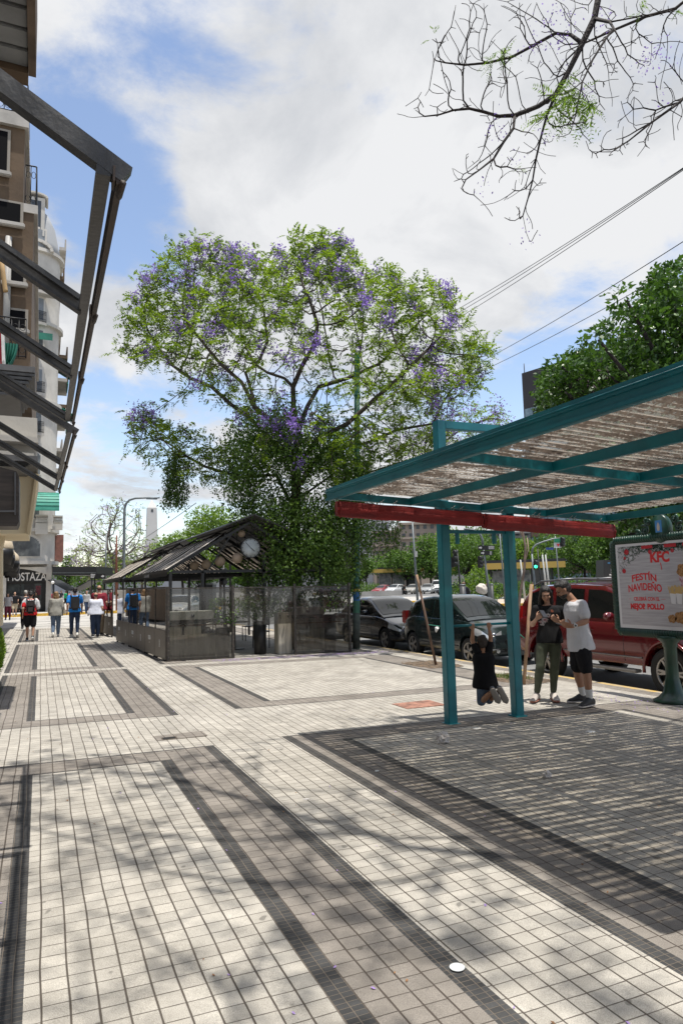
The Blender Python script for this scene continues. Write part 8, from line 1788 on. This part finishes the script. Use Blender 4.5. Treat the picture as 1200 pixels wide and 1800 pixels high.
for D in (20, 24, 33, 38): a, b = rd(860, D), rd(1300, D); mb.add([tuple(a+Vector((0, 0, .012))), tuple(b+Vector((0, 0, .012))), tuple(b+FH*.35+Vector((0, 0, .014))), tuple(a+FH*.35+Vector((0, 0, .014)))], [(0, 1, 2, 3)])
tag(mb.build('road_markings', whitep), kind='structure')
mb = MB(); a, b = rd(850, 40), rd(930, 40); mb.add([tuple(q+Vector((0, 0, .01))) for q in (a, b, b+FH*3, a+FH*3)], [(0, 1, 2, 3)]); tag(mb.build('cycle_lane', mat('cycle_green', (.10, .26, .24), .8)), kind='structure')
mb = MB(); a, b = rd(560, 96), rd(702, 96); d = (b-a); mb.prism([tuple(q+Vector((0, 0, -.2))) for q in (a, b, b+FH*.5, a+FH*.5)], (0, 0, .85)); tag(mb.build('low_wall', concrete), 'long low concrete wall before the far red car', 'wall')
# dark kiosk with an advert, seen left of the sign frame
g = rd(1075, 50); t = empty('kiosk', g, 0, 'dark advertising kiosk showing a small portrait left of the big sign frame', 'kiosk'); plate(t, g, 1060, 984, 1092, 1040, 50, blkp, 'body', 0, 1.5)
for k in range(8): plate(t, g, 1067+k*2.2, 988.5, 1068.6+k*2.2, 991, 50, mat('kiosk_blue', (.05, .18, .35), .5), 'letter_bar', .03, .02)
plate(t, g, 1073.5, 995, 1077, 999, 50, skinL, 'face_print', .03, .02); plate(t, g, 1072, 999.2, 1079, 1007, 50, mat('suit_print', (.16, .17, .18), .6), 'suit_print', .03, .02); plate(t, g, 1070, 1009, 1084, 1011.5, 50, signw, 'caption_bar', .03, .02)
# ---------------- far buildings
def block(px0, px1, yt, D, m, lab, rows, cols, wm, depth=18, cornice=True, ybot=1020, w=.45, h=.5, z0=6.):
    a = rd(px0, D); b = rd(px1, D); a.z = b.z = 0; d = (b-a); L = d.length; d.normalize(); zt = at((px0+px1)/2, yt, D).z; t = empty('far_building', a, 0, lab, 'building', 'buildings across the avenue')
    def bx(mb, u0, u1, v0, v1, za, zb): mb.prism([tuple(d*u0+FH*v0+Vector((0, 0, za))), tuple(d*u1+FH*v0+Vector((0, 0, za))), tuple(d*u1+FH*v1+Vector((0, 0, za))), tuple(d*u0+FH*v1+Vector((0, 0, za)))], (0, 0, zb-za))
    mb = MB(); bx(mb, 0, L, 0, depth, 0, zt); mb.build('wall', m, t)
    if cornice: 
        for zc in (zt-.6, zt-4.4): mb = MB(); bx(mb, -.6, L+.6, -.8, -.02, zc, zc+.6); mb.build('cornice', m, t)
    ch = (zt-z0)/rows; cw = L/cols; mb = MB(); bx(mb, 0, cw*w, 0, .12, 0, ch*h); me = mb.mesh('window', wm)
    for r in range(rows):
        for c in range(cols): o = link_mesh('window', me, t); o.location = d*(cw*(c+.5-w/2))-FH*.15+Vector((0, 0, z0+ch*(r+.25)))
    return t
sto = mat('far_stone', (.30, .245, .20), .85, var=.12, vscale=.2); stw2 = mat('far_white', (.48, .48, .49), .8, var=.08, vscale=.2); gw = mat('far_window', (.06, .065, .07), .3)
block(655, 694, 933, 190, sto, 'brownish stone block between the green pole and the lamp pole', 6, 4, gw)
block(560, 657, 950, 200, stw2, 'white tower block just right of the green pole', 8, 9, gw)
block(640, 684, 900, 270, stw2, 'pale blue-grey block rising behind the stone block under the red blind', 10, 5, gw)
block(702, 790, 918, 180, sto, 'ornate brown stone building behind the lamp pole', 5, 7, gw)
block(790, 1010, 935, 230, mat('far_grey', (.26, .26, .26), .85, var=.1, vscale=.2), 'grey block hidden behind the avenue trees between the posts', 7, 14, gw)
block(1010, 1290, 915, 220, sto, 'brown block behind the trees and advertising sign', 7, 16, gw)
block(300, 560, 985, 240, mat('far_grey2', (.33, .32, .31), .85, var=.1, vscale=.2), 'low grey buildings behind the cafe', 4, 18, gw)
block(-40, 300, 1008, 420, mat('far_grey3', (.35, .35, .36), .85, var=.1, vscale=.2), 'distant low skyline at the foot of the obelisk', 3, 20, gw)
# dark office tower above the shelter roof
D = 190; a = rd(931, D); a.z = 0; t = empty('office_tower', a, 0, 'dark office tower with blue glass bands behind the dense tree', 'building'); zt = at(931, 656, D).z; d1 = (RH*.62-FH*.78).normalized(); L = 34; zc = zt-9
def bx(mb, u0, u1, za, zb, off=0., dep=20): n = d1.cross(Vector((0, 0, 1))); n = n if n.dot(FH) > 0 else -n; mb.prism([tuple(d1*u0-n*off+Vector((0, 0, za))), tuple(d1*u1-n*off+Vector((0, 0, za))), tuple(d1*u1+n*(dep-off)+Vector((0, 0, za))), tuple(d1*u0+n*(dep-off)+Vector((0, 0, za)))], (0, 0, zb-za))
mb = MB(); bx(mb, 0, L, 0, zt); mb.build('wall', mat('tower_dark', (.030, .025, .026), .6), t)
for k in range(12):
    z = zt-13.5-k*5.2
    mb = MB(); bx(mb, .3, L-.3, z, z+2.9, .12, .3); wb = mb.build('window_band', mat('tower_glass', (.22, .30, .34), .15, col2=(.10, .15, .19), vscale=.35), t)
    mb = MB(); bx(mb, .3, L-.3, z-2.1, z-.1, .10, .3); mb.build('spandrel', mat('tower_brown', (.14, .085, .065), .7), t)
    mb = MB()
    for j in range(12): bx(mb, .3+j*2.8, .45+j*2.8, z, z+2.9, .2, .1)
    mb.build('mullion', blkp, wb)
mb = MB(); mb.tube([(1, 0, zt), (1, 0, zt+3)], .12, 5); mb.build('antenna', blkp, t)
# obelisk
D = 500; g = CC+RH*((265-600)/F_PX*D)+FH*D; g.z = 0; t = empty('obelisk', g, YAW*-1+.35, 'tall pale stone obelisk in the distance beside the curved street lamp', 'obelisk'); tipz = at(263, 878, D).z; r = 3.4; sh_ = tipz-6.5
mb = MB(); r0 = 5.0
mb.add([(-r0, -r0, 0), (r0, -r0, 0), (r0, r0, 0), (-r0, r0, 0), (-r, -r, sh_), (r, -r, sh_), (r, r, sh_), (-r, r, sh_)], [(0, 1, 5, 4), (1, 2, 6, 5), (2, 3, 7, 6), (3, 0, 4, 7), (0, 3, 2, 1)]); mb.build('shaft', mat('obelisk_stone', (.50, .49, .47), .8, var=.06, vscale=.05), t)
mb = MB(); mb.add([(-r, -r, sh_), (r, -r, sh_), (r, r, sh_), (-r, r, sh_), (-.2, -.2, tipz), (.2, -.2, tipz), (.2, .2, tipz), (-.2, .2, tipz)], [(0, 1, 5, 4), (1, 2, 6, 5), (2, 3, 7, 6), (3, 0, 4, 7), (4, 5, 6, 7)]); mb.build('tip', mat('obelisk_tip', (.56, .55, .53), .8), t)
mb = MB(); mb.box(-.8, .8, -r-.25, -r-.1, sh_-3.2, sh_-1.2); mb.build('slot_window', gw, t)
# lamps, sign and black awning at the crossing
def lampL(pxb, pts, D, w, lab, m=galv):
    g = rd(pxb, D); g.z = 0; t = empty('street_lamp', g, 0, lab, 'street lamp', 'street lamps near the crossing'); mb = MB(); P = [Vector((0, 0, 0))]+[at(x, y, D)-g for x, y in pts]; mb.tube(P, [w*(1-.6*i/len(P)) for i in range(len(P))], 8); mb.build('pole', m, t); return t, g
t, g = lampL(217.5, [(218, 1000), (218.5, 950), (219, 905), (219.5, 893), (222, 885), (228, 879), (238, 876), (250, 875.5), (262, 875), (281, 875)], 62, .14, 'tall street lamp with a long curved arm left of the obelisk')
mb = MB(); c = at(267, 875.5, 62)-g; mb.bbox(c.x-.5, c.x+.5, c.y-.15, c.y+.15, c.z-.12, c.z+.02, .04); mb.build('lamp_head', galv, t)
lampL(186, [(186, 1000), (187, 940)], 60, .08, 'plain grey pole left of the rusty pole'); lampL(205, [(205, 980), (205.5, 941)], 55, .10, 'rusty brown pole between two grey poles', mat('rust_pole', (.16, .06, .035), .8))
g = rd(161, 46); g.z = 0; t = empty('street_sign', g, 0, 'black street name sign with a white arrow at the crossing', 'street sign'); mb = MB(); mb.tube([(0, 0, 0), tuple(at(162, 1007, 46)-g)], .04, 6); mb.build('pole', blkp, t)
q = plate(t, g, 160, 1008.5, 186, 1017.5, 46, blkp, 'plate', .1, .03)
for k in range(3): plate(q, g, 161, 1009.4+k*2.4, 169-k, 1010.8+k*2.4, 46, signw, 'text_line', .13, .01)
a = at(182, 1013, 46)-g-FH*.14; u = Vector((0, 0, 1)); mb = MB(); mb.prism([tuple(a+RH*.12), tuple(a+u*.10), tuple(a+u*.04), tuple(a-RH*.10+u*.04), tuple(a-RH*.10-u*.04), tuple(a-u*.04), tuple(a-u*.10)], tuple(FH*.01)); mb.build('arrow', signw, q)
g = rd(130, 56); g.z = 0; t = empty('street_awning', g, 0, 'wide black flat awning over the crossing beside the stone building', 'awning'); plate(t, g, 92, 996, 170, 1011, 56, blkp, 'fascia', 0, 4); plate(t, g, 94, 1006.5, 169, 1007.3, 56, galv, 'stripe', .04, .03)
for x in (95, 167): p0 = rd(x, 57); p0.z = 0; mb = MB(); mb.tube([tuple(p0-g), tuple(at(x, 1010, 57)-g)], .06, 6); mb.build('post', blkp, t)
for k, (x0, x1) in enumerate(((96, 128), (134, 168))): mb = MB(); a, b = at(x0, 1040, 58)-g, at(x1, 1020 if k else 1020, 58)-g; mb.beam(tuple(at(x0 if not k else x1, 1020, 58)-g), tuple(at(x1 if not k else x0, 1038, 58)-g), 2.5, .06, up=(0, 0, 1)); mb.build('folded_parasol', blkp, t)
t = empty('globe_street_lamp', rd(93, 55), 0, 'small white globe lamp on the corner of the stone building', 'lamp'); c = at(93, 1024, 55)-t.location; mb = MB(); mb.ellipsoid(c, (.13, .13, .13), 12, 8); mb.build('globe', whitep, t); mb = MB(); mb.tube([(0, 0, 0), tuple(c-Vector((0, 0, .12)))], .03, 6); mb.build('pole', blkp, t)
# traffic signal seen inside the cafe and grey utility cabinet behind
t, g, p = pole((393, 393), 1060, 990, 27, .06, 'traffic_light', 'grey traffic light seen under the cafe canopy between the globe lamps', blkp, 'traffic lights on the avenue'); head3(t, g, 394, 999, 1028, 27, 1)
g = rd(366, 25); t = empty('utility_cabinet', g, 0, 'dark grey utility cabinet behind the cafe', 'cabinet'); plate(t, g, 350, 1028, 374, 1085, 25, mat('cab_grey', (.09, .10, .11), .6), 'body', 0, .7); plate(t, g, 349, 1025, 375, 1028, 25, galv, 'top', .02, .8)
# ---------------- overhead wires
def wire_(pts, lab, r=.011, sag=.12, grp='overhead wires'):
    a, b = pts; n = 24; P = [a.lerp(b, i/n)-Vector((0, 0, sag*4*(i/n)*(1-i/n))) for i in range(n+1)]; mb = MB(); mb.tube([p-a for p in P], r, 5); o = mb.build('overhead_wire', blkp); o.location = a; tag(o, lab, 'wire', grp)
wire_((at(775, 560, 30), at(1260, 255, 15)), 'top wire of the three close wires above the dense tree')
wire_((at(775, 567, 30), at(1260, 256, 15)), 'middle wire of the three close wires above the dense tree')
wire_((at(775, 577, 30), at(1260, 257, 15)), 'bottom wire of the three close wires above the dense tree')
wire_((at(840, 638, 30), at(1260, 386, 14)), 'upper of the two single wires passing over the dense tree top')
wire_((at(840, 655, 30), at(1260, 430, 16)), 'lower single wire that disappears into the dense tree')
wire_((at(150, 1000, 60), at(345, 884, 24)), 'thin wire running up behind the obelisk to the jacaranda', .012, .3)
wire_((at(640, 862, 17), at(700, 815, 14)), 'short thin cable from the green pole to the shelter roof', .008, .05)
